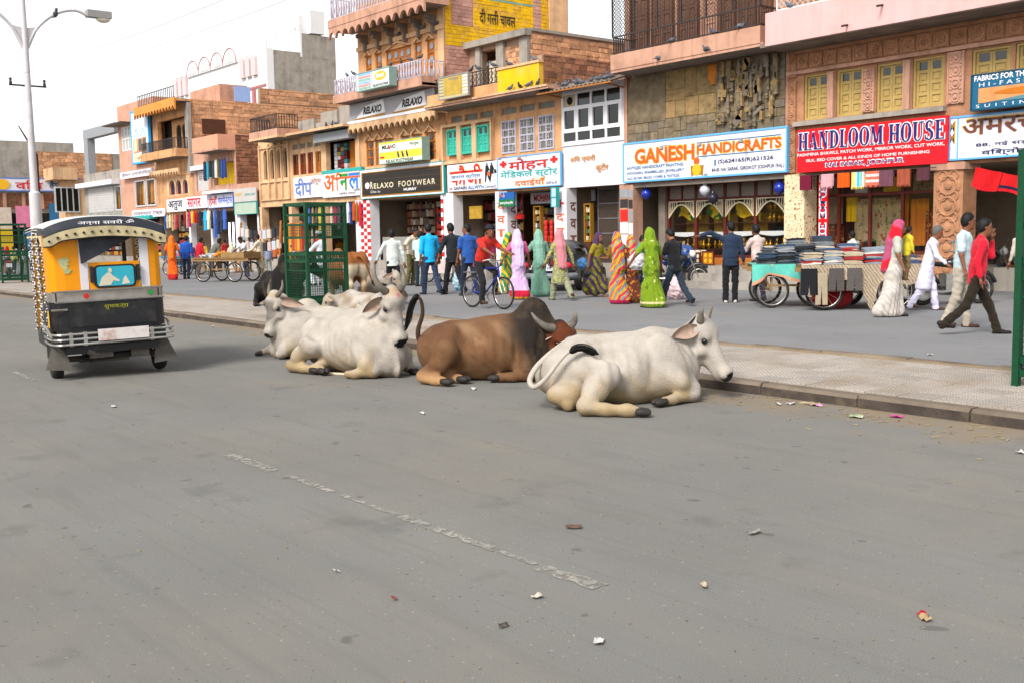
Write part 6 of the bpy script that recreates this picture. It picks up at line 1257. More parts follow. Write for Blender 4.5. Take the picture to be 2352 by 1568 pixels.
 if udder is not None: s.ell(udder, (.17, .13, .11), .05); s.cone(np.array(udder)+V3(.08, -.06, -.06), np.array(udder)+V3(.16, -.12, -.1), .025, .015, .03)
 V, Q = s.mesh(); V = relax(V, Q, 2, .5); N = vnormals(V, Q)
 ax = (V-nb)@(ne-nb)/max(1e-6, (ne-nb)@(ne-nb)); mk = np.clip(1-np.abs(ax-.35)*1.6, 0, 1)*(V[:, 2] > (.12 if not stand else .5))*(V[:, 0] > .32)      # skin folds on the neck and brisket
 V = V+N*(mk*(V[:, 2] < W[1]-.1)*.007*np.sin(V[:, 1]*62+ax*9+3.5*wob(V, 3.)))[:, None]+N*(.004*wob(V, 7.))[:, None]
 if not stand: rib = np.exp(-((V[:, 0]+.05)/.3)**2)*np.clip((.6-V[:, 2])*3, 0, 1)*np.clip((V[:, 2]-.2)*5, 0, 1); V = V+N*(rib*.014*np.sin(V[:, 0]*58+V[:, 2]*6))[:, None]
 V[:, 2] = np.maximum(V[:, 2], 0.004*1.)
 hl = (V-np.array(poll))@HM/hs; C = col(V, hl); link('body', np_mesh('body', V*sc, Q, m_coat, True, C), root)
 for p, d in hoofs:
  d = d/np.linalg.norm(d); l = np.cross(d, (0, 0, 1.)); l = l/max(1e-6, np.linalg.norm(l)); b = MB()
  for q in (1, -1):
   o = p+d*.05+l*q*.027; n0 = len(b.v); b.lathe([(.012, .075), (.03, .05), (.035, 0), (.032, -.05), (.02, -.06)], (0, 0, 0), 10); A = np.stack([l, np.cross(d, l), d], 1)
   for i in range(n0, len(b.v)): v = A@np.array(b.v[i])+o; v[2] = max(v[2], .003); b.v[i] = tuple(v*sc)
  b.build('hoof', m_hoof, root, True)
 for q in (1, -1): e = H(.115, q*.105, .012)*sc; MB().ell((0, 0, 0), (.024*sc*hs,)*3, 10, 8).build('eye', m_eye, root, True, loc=Vector(e))
 for i, (side, hpts, r0) in enumerate(horns or []):
  P = [H(*p)*sc for p in hpts]; n = len(P)*3; Pi = []
  for k in range(n+1):
   u = k/n*(len(P)-1); a = min(int(u), len(P)-2); f = u-a; p0, p1, p2, p3 = P[max(a-1, 0)], P[a], P[a+1], P[min(a+2, len(P)-1)]; Pi.append(.5*((2*p1)+(-p0+p2)*f+(2*p0-5*p1+4*p2-p3)*f*f+(-p0+3*p1-3*p2+p3)*f**3))
  MB().tube(Pi, [r0*hs*sc*(1-.85*(k/n)**1.4) for k in range(n+1)], 10).build('horn', m_horn, root, True)
 for q, droop, fwd, ln in (ears or ((1, 25, 10, .25), (-1, 25, 10, .25))):
  b = MB(); n, m = 8, 6; d0 = rad(droop); out = V3(-fwd/90., q*math.cos(d0), -math.sin(d0)); out /= np.linalg.norm(out); up = V3(.35, 0, .94); side = np.cross(out, up); side /= np.linalg.norm(side); nr = np.cross(side, out)
  for fl in (0, 1):
   k0 = len(b.v)
   for i in range(n+1):
    u = i/n; w = .062*math.sin(math.pi*min(1, u*.93+.1))**.7*(1-.25*u)
    for j in range(m+1):
     t = (j/m-.5)*2; p = V3(-.0, q*.098, .02)+out*ln*u+side*w*t+nr*(.03*(t*t)-.012*fl-.02*u*u)*1.; b.v.append(tuple(H(*p)*sc))
   for i in range(n):
    for j in range(m): a = k0+i*(m+1)+j; b.f.append((a, a+1, a+m+2, a+m+1) if fl ^ (q < 0) else (a, a+m+1, a+m+2, a+1)); b.m.append(fl)
  b.build('ear', [m_earp, M('ear back '+label[:14], tuple(col(V3(.1, 0, .6)[None], V3(-.1, .15, 0)[None])[0]), .8, .1, 20., coord='O')], root, True)
 if tail: P = [tuple(q) for q in crom([V3(*p)*sc for p in tail])]; n = len(P); MB().tube(P, [.032*sc*(1-.55*i/n) for i in range(n)], 8).build('tail', M('tail '+label[:14], tuple(col(V3(T[0]+.1, 0, T[1])[None], V3(-1., 0, 0)[None])[0]*tailk), .8, .15, 20., bump=.3, coord='O'), root, True)
 if tuft:
  b = MB(); r = random.Random(5); P = crom([V3(*p)*sc for p in tuft], 3)
  for i in range(46): o = V3(r.gauss(0, .009), r.gauss(0, .009), r.gauss(0, .009))*sc; e = r.uniform(.75, 1.05); b.tube([P[0]+o*.4]+[P[0]+(p-P[0])*e+o*(1.25 if k < len(P)-2 else .5) for k, p in enumerate(P[1:])], [.008*sc*(1-.6*k/len(P)) for k in range(len(P))], 5)
  b.build('tail_tuft', m_tuft, root, True)
 return root, H
def sm(x, a, b): t = np.clip((x-a)/(b-a), 0, 1); return t*t*(3-2*t)
def mixc(C, f, c): return C*(1-f[:, None])+np.array(srgb(c))[None]*f[:, None]
def coat_white(V, hl):
 C = np.tile(np.array(srgb('#aea69c')), (len(V), 1)); n = wob(V, 4.); C = mixc(C, sm(-V[:, 2]+.12*n, -.36, -.02)*.75*(V[:, 0] < .6), '#a08550'); C = mixc(C, sm(n+V[:, 0]*.4, .35, 1.0)*.45, '#7f7a76')
 C = mixc(C, sm(-V[:, 2], -.1, -.03)*.6, '#7d6a50'); C = mixc(C, sm(hl[:, 0], .418, .43)*(np.abs(hl[:, 1]) < .062)*(hl[:, 2] > -.085)*(hl[:, 2] < .02), '#141213'); C = mixc(C, np.exp(-((hl[:, 0]-.115)**2+(np.abs(hl[:, 1])-.115)**2+(hl[:, 2]-.012)**2)/.0009)*.8, '#3a3430')
 return mixc(C, sm(V[:, 0]+.12*wob(V, 6.), .3, .5)*sm(V[:, 2], .35, .6)*sm(-hl[:, 0], .02, .1)*.4, '#86827e')
def coat_w3(V, hl):
 C = coat_white(V, hl); n = wob(V, 4., 3.); C = mixc(C, sm(V[:, 0]+.15*n, .2, .5)*sm(-np.abs(V[:, 2]-.4), -.3, -.1)*.35*(hl[:, 0] < -.05), '#8f8b86'); C = mixc(C, sm(.06-np.abs(hl[:, 0]+.03), 0, .04)*sm(hl[:, 2], .02, .08)*.5, '#b78a55'); C = mixc(C, (np.exp(-((hl[:, 0]-.03)**2+hl[:, 1]**2+(hl[:, 2]-.12)**2)/.0005)), '#b01018')
 for q in ((-.46, .33), (-.66, .15)): C = mixc(C, np.exp(-((V[:, 0]-q[0])**2+(V[:, 2]-q[1])**2)/.0035)*(V[:, 1] < -.25)*sm(wob(V, 24.), .0, .4)*.9, '#3a342e')
 return C
def coat_w4(V, hl):
 C = coat_white(V, hl); C = mixc(C, sm(hl[:, 2]+.05*wob(V, 8.), -.005, .03)*sm(hl[:, 0], .02, .08)*sm(-hl[:, 0], -.34, -.24)*(np.abs(hl[:, 1]) < .09)*.75, '#5d5852'); C = mixc(C, sm(.05-np.abs(hl[:, 0]+.03), 0, .04)*sm(hl[:, 2], .04, .09)*.6, '#a08a45'); return mixc(C, sm(-hl[:, 0], -.05, .1)*.45, '#bfb6a6')
def coat_brown(V, hl):
 n = wob(V, 3.); C = np.tile(np.array(srgb('#6a4a31')), (len(V), 1)); C = mixc(C, sm(n, .0, .7)*.6, '#9c7d5e'); C = mixc(C, sm(wob(V, 11., 5.), .1, .8)*.35, '#5d3a24'); C = mixc(C, sm(-V[:, 0]+.1*n, .3, .6)*sm(V[:, 2], .4, .55)*.5, '#4d2c20')
 C = mixc(C, sm(V[:, 0]+.10*n+.3*(V[:, 2]-.5), .10, .36)*.96, '#1d1917'); hm = sm(hl[:, 0], -.08, -.03)*(np.abs(hl[:, 1]) < .15)*sm(hl[:, 2], -.13, -.08)*(hl[:, 0] < .5); C = mixc(C, hm, '#592a12'); C = mixc(C, hm*sm(wob(V, 14.), .1, .7)*.5, '#4a2412'); C = mixc(C, np.exp(-((hl[:, 0]-.17)**2+hl[:, 1]**2+(hl[:, 2]-.1)**2)/.0016), '#d9d2c6')
 C = mixc(C, sm(-V[:, 2], -.2, -.04)*sm(-V[:, 0], -.1, .3)*.8, '#bd9468'); return mixc(C, sm(hl[:, 0], .38, .41), '#b0a090')
def coat_black(V, hl):
 C = np.tile(np.array(srgb('#120f0e')), (len(V), 1)); C = mixc(C, sm(wob(V, 3.), .2, .9)*.3, '#3d332c'); C = mixc(C, np.exp(-((V[:, 0]-.26)/.1)**2)*sm(V[:, 2]+.1*V[:, 1], .62, .7)*.8, '#b0946a'); return mixc(C, sm(hl[:, 0], .36, .4), '#a58f80')
def coat_stand(V, hl):
 n = wob(V, 3.); C = np.tile(np.array(srgb('#8a5228')), (len(V), 1)); C = mixc(C, sm(V[:, 0]+.15*n, -.3, .3)*.7, '#73583c'); C = mixc(C, sm(-V[:, 0]+.04*n, .56, .66)*sm(-V[:, 2], -1.0, -.9), '#d8c6a8'); C = mixc(C, sm(-V[:, 2]+.05*n, -.6, -.4)*sm(-V[:, 0], -.2, .2)*.6, '#b58a58'); C = mixc(C, sm(.04-np.abs(V[:, 1]), 0, .03)*sm(-V[:, 0], .6, .7)*.8*sm(-V[:, 2], -1., -.9), '#3a302a'); return mixc(C, sm(hl[:, 0], .36, .4), '#2a2522')
def coat_pale(V, hl): C = coat_white(V, hl); return mixc(C, sm(wob(V, 3.), -.6, .5)*.8, '#8a7860')
def fold_legs(near=-1, kx=.6, ky=.24, hx=.26, hy=.33, hockx=-.45, hocky=.45, hoofx=-.05, hoofy=.5, stx=-.18, sty=.34, stz=.34, far=True):
 """folded front legs and a hind leg laid out on the near side"""
 L = []
 for q in (1, -1):
  a = 1. if q == near else .85
  L.append(([(.36, q*.2, .3), (kx*.98, q*ky*a, .12), (kx+.02, q*ky*a, .075)], [.11, .075, .06], False)); L.append(([(kx, q*ky*a, .06), (hx+.07, q*hy*a, .05), (hx, q*hy*a, .05)], [.055, .038, .042], True))
 q = near; L.append(([(-.5, q*.17, .42), (stx, q*sty, stz), ((stx+hockx)/2-.03, q*(sty+hocky)/2, .18), (hockx, q*hocky, .085)], [.22, .15, .09, .055], False, .1)); L.append(([(hockx, q*hocky, .07), ((hockx+hoofx)/2, q*(hocky+hoofy)/2, .05), (hoofx-.07, q*hoofy, .05), (hoofx, q*hoofy, .045)], [.06, .042, .045, .042], True))
 if far: L.append(([(-.45, -q*.2, .35), (-.2, -q*.32, .28), (-.45, -q*.36, .1)], [.2, .13, .07], False, .1))
 return L
# front white cow with collar
c1, H1 = cow('large white cow with stub horns and a black neck rope, lying nearest', (-6.79, 6.78), 59, coat_white, T=(-.56, .475), R_=(-.36, .58), B=(.05, .585), W=(.36, .605), hump=(.36, 0, .605, .15, .07, .07), poll=(.78, .0, .64), hyaw=-36, hpitch=52, neck=.16, hs=1.17,
 legs=[([(.36, -.22, .30), (.5, -.27, .2), (.64, -.22, .13), (.65, -.23, .09)], [.1, .085, .07, .06], False), ([(.64, -.23, .065), (.42, -.36, .055), (.33, -.4, .05)], [.058, .038, .042], True), ([(.36, .2, .3), (.6, .2, .1)], [.11, .07], False),
          ([(-.5, -.14, .30), (-.3, -.30, .36), (-.22, -.42, .30)], [.235, .16, .11], False, .045), ([(-.22, -.42, .32), (-.34, -.58, .2), (-.46, -.72, .10)], [.14, .095, .06], False, .1), ([(-.46, -.72, .075), (-.3, -.78, .06), (-.12, -.84, .055), (-.05, -.86, .05)], [.07, .05, .05, .045], True), ([(-.55, .1, .25), (-.45, -.2, .12), (-.55, -.45, .05)], [.2, .12, .05], False, .1)],
 horns=((1, [(-.03, .075, .07), (-.06, .1, .11), (-.08, .12, .14), (-.09, .12, .165)], .03), (-1, [(-.03, -.075, .07), (-.06, -.1, .11), (-.08, -.12, .14), (-.09, -.12, .165)], .03)), ears=((1, -5, 45, .2), (-1, 40, 20, .235)),
 tail=[(-.5, 0, .53), (-.62, -.04, .47), (-.77, -.12, .36), (-.85, -.22, .26), (-.83, -.33, .21), (-.74, -.40, .29), (-.64, -.42, .42), (-.56, -.41, .50), (-.5, -.40, .53)], tuft=[(-.52, -.41, .52), (-.45, -.41, .55), (-.36, -.41, .54), (-.28, -.42, .49)], udder=(-.56, -.36, .14), dew=.6)
b = MB(); P = [H1(-.05, .14, -.04), H1(-.1, .0, .1), H1(-.05, -.15, -.04), H1(.02, -.13, -.16), H1(.06, -.02, -.25), H1(.03, .11, -.17), H1(-.05, .14, -.04)]; b.tube(P, .011, 6); b.build('collar', m_blk, c1, True)
b = MB()
for i in range(5): b.tube([H1(.09, -.03, -.21), H1(.11+.01*i, -.05+.012*i, -.28-.01*(i % 2)), H1(.12+.015*i, -.06+.02*i, -.32)], .012, 5)
b.build('collar_knot', m_blk, c1, True)
# brown bull
cow('brown zebu bull with a dark hump and rust coloured forehead, lying with raised tail', (-8.86, 6.92), 57, coat_brown, T=(-.72, .43), R_=(-.42, .60), B=(.15, .645), W=(.42, .70), hump=(.47, 0, .70, .16, .1, .165), poll=(.74, -.12, .47), hyaw=-56, hpitch=48, neck=.24, hs=1.16, girth=1.02, dew=1.3, tailk=.25,
 legs=[([(.3, -.24, .3), (.36, -.32, .14), (.42, -.36, .09)], [.14, .1, .07], False, .1), ([(.42, -.36, .07), (.2, -.38, .06), (.06, -.35, .055)], [.065, .045, .05], True), ([(.36, .2, .3), (.55, .2, .1)], [.12, .08], False), ([(-.5, -.16, .38), (-.5, -.32, .34), (-.56, -.36, .22), (-.74, -.28, .1)], [.22, .14, .095, .06], False, .05), ([(-.74, -.28, .075), (-.62, -.42, .06), (-.54, -.48, .055)], [.065, .048, .05], True), ([(-.5, .1, .2), (-.5, -.22, .06), (-.36, -.33, .055)], [.1, .05, .05], True)],
 horns=((1, [(-.03, .09, .05), (-.06, .17, .06), (-.13, .24, .07), (-.21, .26, .08)], .045), (-1, [(-.03, -.09, .05), (-.05, -.17, .06), (-.12, -.24, .07), (-.21, -.27, .08)], .045)), ears=((1, 25, 20, .22), (-1, 38, 25, .27)), tail=[(-.68, 0, .46), (-.76, 0, .44), (-.77, 0, .55), (-.72, 0, .71), (-.73, 0, .85), (-.77, 0, .90)], tuft=[(-.76, 0, .9), (-.82, 0.01, .86), (-.87, .03, .72), (-.9, .04, .55)])
# horned white cow in the middle
cow('white cow with upright curved horns and a red brow mark, lying in the middle', (-10.34, 6.14), 8, coat_w3, T=(-.74, .54), R_=(-.48, .62), B=(0, .68), W=(.34, .72), hump=(.30, 0, .73, .14, .08, .07), poll=(.62, -.02, .87), hyaw=0, hpitch=64, neck=.19, dew=1.15, hs=1.16,
 legs=[([(.36, -.2, .3), (.48, -.25, .15), (.54, -.22, .1)], [.12, .09, .07], False), ([(.54, -.22, .07), (.4, -.36, .055), (.3, -.38, .05)], [.06, .042, .045], False), ([(.36, .2, .34), (.52, .26, .22), (.55, .28, .1)], [.11, .08, .06], False), ([(.55, .28, .08), (.6, .29, .055)], [.055, .05], True), ([(-.5, -.17, .40), (-.36, -.34, .34), (-.55, -.40, .2), (-.68, -.42, .09)], [.21, .14, .085, .055], False, .05), ([(-.68, -.42, .07), (-.45, -.42, .06), (-.32, -.40, .055)], [.065, .048, .05], True), ([(-.3, -.1, .2), (-.3, -.34, .07), (-.18, -.37, .06)], [.1, .05, .05], True)],
 horns=((1, [(-.04, .07, .06), (-.1, .15, .08), (-.2, .18, .1), (-.3, .15, .13)], .04), (-1, [(-.04, -.07, .06), (-.1, -.15, .08), (-.2, -.18, .1), (-.3, -.15, .13)], .04)), ears=((1, 20, 15, .18), (-1, 58, -20, .24)), tail=[(-.70, 0, .56), (-.8, -.02, .5), (-.86, -.08, .38), (-.88, -.14, .22)])
# smaller pale cow at the left
cow('smaller pale cow with a grey brow and thin upright horns, lying at the left', (-12.12, 6.78), 246, coat_w4, T=(-.74, .54), R_=(-.45, .6), B=(0, .64), W=(.36, .68), hump=(.28, 0, .70, .15, .1, .1), poll=(.68, .05, .79), hyaw=28, hpitch=66, neck=.17, dew=1.2, hs=1.14, sc=.95,
 legs=[([(.36, .2, .3), (.62, .2, .14)], [.11, .075], False), ([(.62, .2, .1), (.68, .18, .07)], [.07, .06], False), ([(.4, -.2, .3), (.66, -.24, .22), (.78, -.28, .09)], [.1, .07, .055], False), ([(.78, -.28, .09), (.88, -.35, .055)], [.05, .045], True)],
 horns=((1, [(-.03, .07, .06), (-.08, .13, .07), (-.15, .15, .08), (-.22, .13, .1)], .03), (-1, [(-.03, -.07, .06), (-.08, -.13, .07), (-.15, -.15, .08), (-.22, -.13, .1)], .03)), ears=((1, 45, 5, .29), (-1, 45, 5, .25)))
# black bull lying across the median, standing brown cow, two more lying behind
cow('black bull with a pale streak on its flank, lying behind the tree guard', (-20.35, 10.3), -20, coat_black, T=(-.78, .55), R_=(-.45, .66), B=(0, .68), W=(.4, .74), hump=(.4, 0, .84, .18, .11, .17), poll=(.62, .42, .85), hyaw=95, hpitch=35, neck=.24, h=.03, z0=.11, sc=1.1, legs=fold_legs(-1), horns=((1, [(-.03, .09, .05), (-.05, .2, .08), (-.06, .3, .12)], .045), (-1, [(-.03, -.09, .05), (-.05, -.2, .08), (-.06, -.3, .12)], .045)))
cow('standing brown cow seen from behind beside the tree guard', (-20.15, 11.75), 172, coat_stand, T=(-.7, 1.16), R_=(-.42, 1.2), B=(0, 1.16), W=(.4, 1.2), hump=(.4, 0, 1.2, .16, .09, .1), poll=(.95, -.25, .72), hyaw=-70, hpitch=55, neck=.19, stand=True, h=.026, dew=.8,
 legs=[([(-.5, .15, .9), (-.44, .17, .72), (-.66, .16, .5), (-.6, .16, .26), (-.58, .16, .09)], [.2, .13, .06, .045, .05], True), ([(-.5, -.15, .9), (-.4, -.17, .72), (-.6, -.16, .5), (-.54, -.16, .26), (-.5, -.16, .09)], [.2, .13, .06, .045, .05], True), ([(.42, .16, .8), (.44, .16, .5), (.42, .16, .3), (.44, .16, .09)], [.13, .07, .045, .05], True), ([(.42, -.16, .8), (.48, -.16, .5), (.46, -.16, .3), (.5, -.16, .09)], [.13, .07, .045, .05], True)],
 horns=((1, [(-.03, .09, .05), (-.08, .16, .08), (-.18, .2, .1)], .04), (-1, [(-.03, -.09, .05), (-.08, -.16, .08), (-.18, -.2, .1)], .04)), tail=[(-.68, 0, 1.14), (-.82, -.04, 1.1), (-.9, -.1, .95), (-.92, -.16, .75), (-.95, -.2, .6)], tuft=[(-.95, -.2, .6), (-1.0, -.28, .5), (-1.1, -.36, .48), (-1.2, -.42, .52)])
cow('pale brown calf lying in the road between the legs of the standing cow', (-20.6, 12.9), -20, coat_pale, T=(-.74, .55), R_=(-.45, .62), B=(0, .64), W=(.4, .66), poll=(.8, .2, .7), hyaw=30, hpitch=50, legs=fold_legs(-1), h=.034, sc=.95)
cow('grey brown cow lying on the median with only its back showing behind the white cows', (-15.3, 9.3), 200, coat_pale, T=(-.74, .5), R_=(-.45, .56), B=(0, .58), W=(.4, .6), hump=(.4, 0, .62, .14, .08, .08), poll=(.82, .25, .5), hyaw=40, hpitch=50, legs=fold_legs(1), h=.034, sc=.78, z0=.11)
# ------------------------------------------------------------------ auto rickshaw
m_ry = M('rickshaw yellow', '#e59200', .45, .07, 3., coord='O', dirt='#b8760c', dscale=3., damt=.5, bump=.05)
m_rb = M('rickshaw black', '#15161a', .4, .15, 6., coord='O', dirt='#4a463f', dscale=5., damt=.45, spec=.45); m_rbc = M('black vinyl', '#2a2d35', .6, .12, 5., coord='O', dirt='#55534f', dscale=4., damt=.4); m_rw = M('white vinyl roof', '#bfc1be', .6, .05, 3., coord='O', dirt='#9a968c', dscale=2., damt=.5)
m_chr = M('dull chrome', '#b9b6b0', .3, .12, 9., metal=.85, coord='O', dirt='#6a5c4c', dscale=7., damt=.5); m_rub = M('tyre rubber', '#242322', .85, .15, 12., coord='O', dirt='#5d554b', dscale=6., damt=.5); m_flap = M('dusty rubber flap', '#57534e', .9, .15, 6., coord='O', dirt='#7a7064', dscale=4., damt=.6)
m_frg = M('cream fringe', '#bfb08a', .8, .1, 6., coord='O', dirt='#8a7a5a', dscale=5., damt=.5); m_plate = M('worn white plate', '#cfc8c4', .6, .1, 9., coord='O', dirt='#9a5a30', dscale=6., damt=.75); m_pic = M('turquoise print', '#2f9fb4', .4, .15, 5., coord='O')
rk = thing('auto_rickshaw', 'yellow and black auto rickshaw with white ribbed roof seen from behind', 'auto rickshaw', (-12.57, 4.06, 0), rad(171), local=True); rk.rotation_euler = (rad(-1.2), 0, rad(171))
def pl(b, pts): n = len(b.v); b.v += [tuple(p) for p in pts]; b.f.append(tuple(range(n, n+len(pts)))); b.m.append(b.mi)
def shell(y0, y1, z0, z1, x, th=.03): return MB().box(x, x+th, y0, y1, z0, z1)
# rear yellow panels, wrapped round the corners to the sides
def wrap(pts, z0, z1, th=.02):      # pts: outline seen from above
 b = MB(); n = len(pts)
 for i in range(n-1): (xa, ya), (xb, yb) = pts[i], pts[i+1]; pl(b, [(xa, ya, z0), (xb, yb, z0), (xb, yb, z1), (xa, ya, z1)]); pl(b, [(xa+th, ya*.97, z0), (xa+th, ya*.97, z1), (xb+th, yb*.97, z1), (xb+th, yb*.97, z0)])
 return b
cl = [(-.45, .28), (-.455, .45), (-.44, .54), (-.40, .59), (-.34, .61), (-.12, .625)]; cr = [(x, -y) for x, y in cl]; cr[0] = (-.45, -.46)
wrap(cl, .99, 1.66).build('rear_panel', m_ry, rk, True, auto=40); wrap(cr[::-1], .99, 1.66).build('rear_panel', m_ry, rk, True, auto=40)
box('window_jamb', m_white, -.457, -.44, .20, .285, .99, 1.62, rk); box('window_jamb', m_white, -.457, -.44, -.465, -.37, .99, 1.62, rk)
b = MB().box(-.46, -.43, -.36, .19, .995, 1.31); f = b.build('picture_frame', m_ry, rk); b = MB()
def rr(y0, y1, z0, z1, r, n=5):
 o = []
 for cy, cz, a in ((y1-r, z1-r, 0), (y0+r, z1-r, 90), (y0+r, z0+r, 180), (y1-r, z0+r, 270)):
  for i in range(n+1): t = rad(a+90*i/n); o.append((cy+r*math.cos(t), cz+r*math.sin(t)))
 return o
b.prism(rr(-.31, .14, 1.02, 1.28, .05), 'yz', -.485, -.461); b.build('picture_rim', m_rb, f); MB().prism(rr(-.285, .115, 1.04, 1.26, .035), 'yz', -.489, -.4855).build('picture', m_pic, f)
m_fig = M('pale figure print', '#c9c2ac', .5, coord='O'); b = MB(); X = -.4895
b.prism([(.1, 1.045), (.06, 1.14), (.0, 1.19), (-.03, 1.2), (-.05, 1.16), (-.1, 1.12), (-.13, 1.1), (-.12, 1.085), (-.06, 1.1), (-.03, 1.05)], 'yz', X-.003, X).prism([(-.03+.022*math.cos(t), 1.215+.028*math.sin(t)) for t in np.linspace(0, 6, 10)], 'yz', X-.003, X).prism([(-.15, 1.05), (-.17, 1.12), (-.2, 1.15), (-.21, 1.12), (-.24, 1.06)], 'yz', X-.003, X); b.build('printed_figure', m_fig, f)
for y in (.165, -.335): box('bracket', m_rb, -.5, -.461, y-.02, y+.02, 1.09, 1.27, f)
# see-through rear opening with the hanging dark cloth
b = MB(); n = 10
for i in range(n):
 u, v = i/n, (i+1)/n; top = lambda t: (-.475-.01*math.sin(t*9), .28-.66*t, 1.6+.04*t); bot = lambda t: (-.48-.015*math.sin(t*7), .27-.65*t, 1.31+.32*t); pl(b, [bot(u), bot(v), top(v), top(u)]); pl(b, [tuple(np.add(top(u), (.008, 0, 0))), tuple(np.add(top(v), (.008, 0, 0))), tuple(np.add(bot(v), (.008, 0, 0))), tuple(np.add(bot(u), (.008, 0, 0)))])
b.tube([bot(i/10) for i in range(11)], .012, 5); b.build('rear_curtain', m_rbc, rk)
# silver band, black lower body, number plate, bumper
cb = [(-.47, y) for y in (.45, .3, .1, -.1, -.3, -.45)]; full = [(.0, .63), (-.34, .62), (-.41, .59), (-.45, .53)]+cb+[(-.45, -.53), (-.41, -.59), (-.34, -.62), (.0, -.63)]
m_band = M('brushed band', '#a59f98', .35, .2, 9., metal=.6, coord='O', dirt='#7a5236', dscale=6., damt=.5)
wrap(full, .885, .995).build('silver_band', m_band, rk, True, auto=40); wrap([(x*1.012, y*1.0) for x, y in full], .56, .884).build('lower_body', m_rb, rk, True, auto=40)
b = MB(); b.prism([(.45, .80), (.2, .80), (.15, .87), (-.36, .87), (-.4, .84), (-.5, .84), (-.5, .6), (.45, .6)], 'yz', -.495, -.4755); b.build('raised_rear_panel', m_rb, rk)
tr = MB()
for pts in ([(-.49, .6, 1.0), (-.49, -.6, 1.0)], [(-.5, .58, .885), (-.5, .2, .885), (-.5, .15, .885), (-.5, -.36, .885), (-.5, -.6, .885)], [(-.49, .62, .80), (-.5, .45, .80)]): tr.tube(pts, .012, 6)
tr.build('chrome_trim', m_chr, rk)
def rtext(s, m, y0, y1, z0, z1, x, parent):
 me = text_mesh(s, 0, .02); n = len(me.vertices); v = np.empty(n*3, np.float32); me.vertices.foreach_get('co', v); v = v.reshape(-1, 3); lo, hi = v.min(0), v.max(0); q = np.empty_like(v); t = (v[:, 0]-lo[0])/(hi[0]-lo[0]); q[:, 1] = y0+t*(y1-y0); q[:, 2] = z0+(v[:, 1]-lo[1])/(hi[1]-lo[1])*(z1-z0); q[:, 0] = x(t) if callable(x) else x; me.vertices.foreach_set('co', q.ravel()); me.materials.clear(); me.materials.append(m); return link('lettering', me, parent, Vector((0, 0, 0)))
rtext('शुभयात्रा', M('mustard letter', '#8a8a1a', .6, .2, 30., coord='O'), .06, -.2, .775, .83, -.497, rk)
for y, m in ((-.46, m_grn), (.24, m_redl)): MB().lathe([(.028, 0), (.03, -.008), (.0, -.009)], (-.478, y, .94), 12, 'x').build('reflector', m, rk)
MB().box(-.36, -.28, .632, .636, .6, .79).build('yellow_notice', m_yl, rk)
b = MB().box(-.632, -.625, -.38, .17, .44, .57); p = b.build('number_plate', m_plate, rk); p.rotation_euler = (0, 0, 0)
b = MB()
for z, x in ((.42, -.60), (.475, -.59), (.53, -.585)): b.tube(crom([V3(.1, .64, z), V3(-.4, .64, z), V3(x+.02, .58, z), V3(x, .45, z), V3(x, 0, z), V3(x, -.45, z), V3(x+.02, -.64, z), V3(x+.15, -.68, z)], 4), .014, 6)
for y in (.45, .3, -.42): b.box(-.6, -.5, y-.02, y+.02, .40, .55)
b.build('rear_bumper', m_chr, rk, True, auto=50); box('bumper_panel', m_rb, -.57, -.5, -.58, .58, .4, .56, rk)
# floor, sides, seats, front
box('chassis', m_rb, -.5, 1.5, -.5, .5, .3, .38, rk); box('rear_compartment', m_rb, -.44, -.1, -.56, .56, .38, .99, rk); b = MB().box(-.1, .32, -.54, .54, .4, .72).box(-.16, -.05, -.54, .54, .72, 1.02); b.build('passenger_seat', M('maroon seat', '#4a1d1f', .6, .15, 6., coord='O'), rk); MB().box(.75, 1.0, -.4, .4, .4, .75).box(.72, .78, -.4, .4, .75, 1.0).build('driver_seat', m_rb, rk)
for q in (1, -1):
 b = MB().box(-.1, 1.0, q*.58, q*.62, .34, .52).box(-.1, .25, q*.581, q*.621, .52, .88); b.build('side_panel', m_rb, rk); b = MB()
 for x in (-.16, .32, .98): b.bar((x, q*.60, .4), (x+.02, q*.58, 1.66), .035)
 b.bar((-.3, q*.6, 1.66), (1.3, q*.56, 1.70), .035); b.build('door_post', m_gold, rk)
 b = MB(); b.tube(crom([V3(.36, q*.66, .50), V3(.05, q*.67, .60), V3(-.3, q*.66, .60), V3(-.52, q*.64, .5)], 4), .016, 6); b.build('side_rail', m_chr, rk)
 # beaded garlands wound round the posts
 g = MB(); r = random.Random(4+q)
 for x in (-.16, .33, .99, .45 if q > 0 else .2):
  for i in range(34): z = .5+i*.034; g.ell((x+.02*math.sin(i*1.9), q*(.625+.012*math.cos(i*2.3)), z), (.013, .013, .011), 6, 4)
 g.build('bead_garland', M('white bead', '#cfc9bf', .35, .1, 40., coord='O'), rk, kind='stuff'); g = MB()
 for x in (-.16, .33, .99):
  for i in range(33): g.ell((x+.02*math.sin(i*1.9+1), q*(.622+.012*math.cos(i*2.3+1)), .517+i*.034), (.015, .015, .012), 6, 4)
 g.build('bead_garland', m_rb, rk, kind='stuff')
b = MB().box(1.1, 1.16, -.5, .5, .45, 1.0).box(1.2, 1.23, -.52, -.47, 1.0, 1.7).box(1.2, 1.23, .47, .52, 1.0, 1.7).box(1.2, 1.23, -.47, .47, 1.62, 1.7).box(1.2, 1.23, -.02, .02, 1., 1.62); b.build('windscreen_frame', m_rb, rk); MB().quad((1.215, -.47, 1.), (1.215, .47, 1.), (1.215, .47, 1.62), (1.215, -.47, 1.62)).build('windscreen', m_glass, rk)
s_ = SDF(.04); s_.cone((1.2, 0, .75), (1.62, 0, .55), .36, .2, .1); V, Q = s_.mesh(); link('front_cowl', np_mesh('front_cowl', V, Q, m_ry), rk)
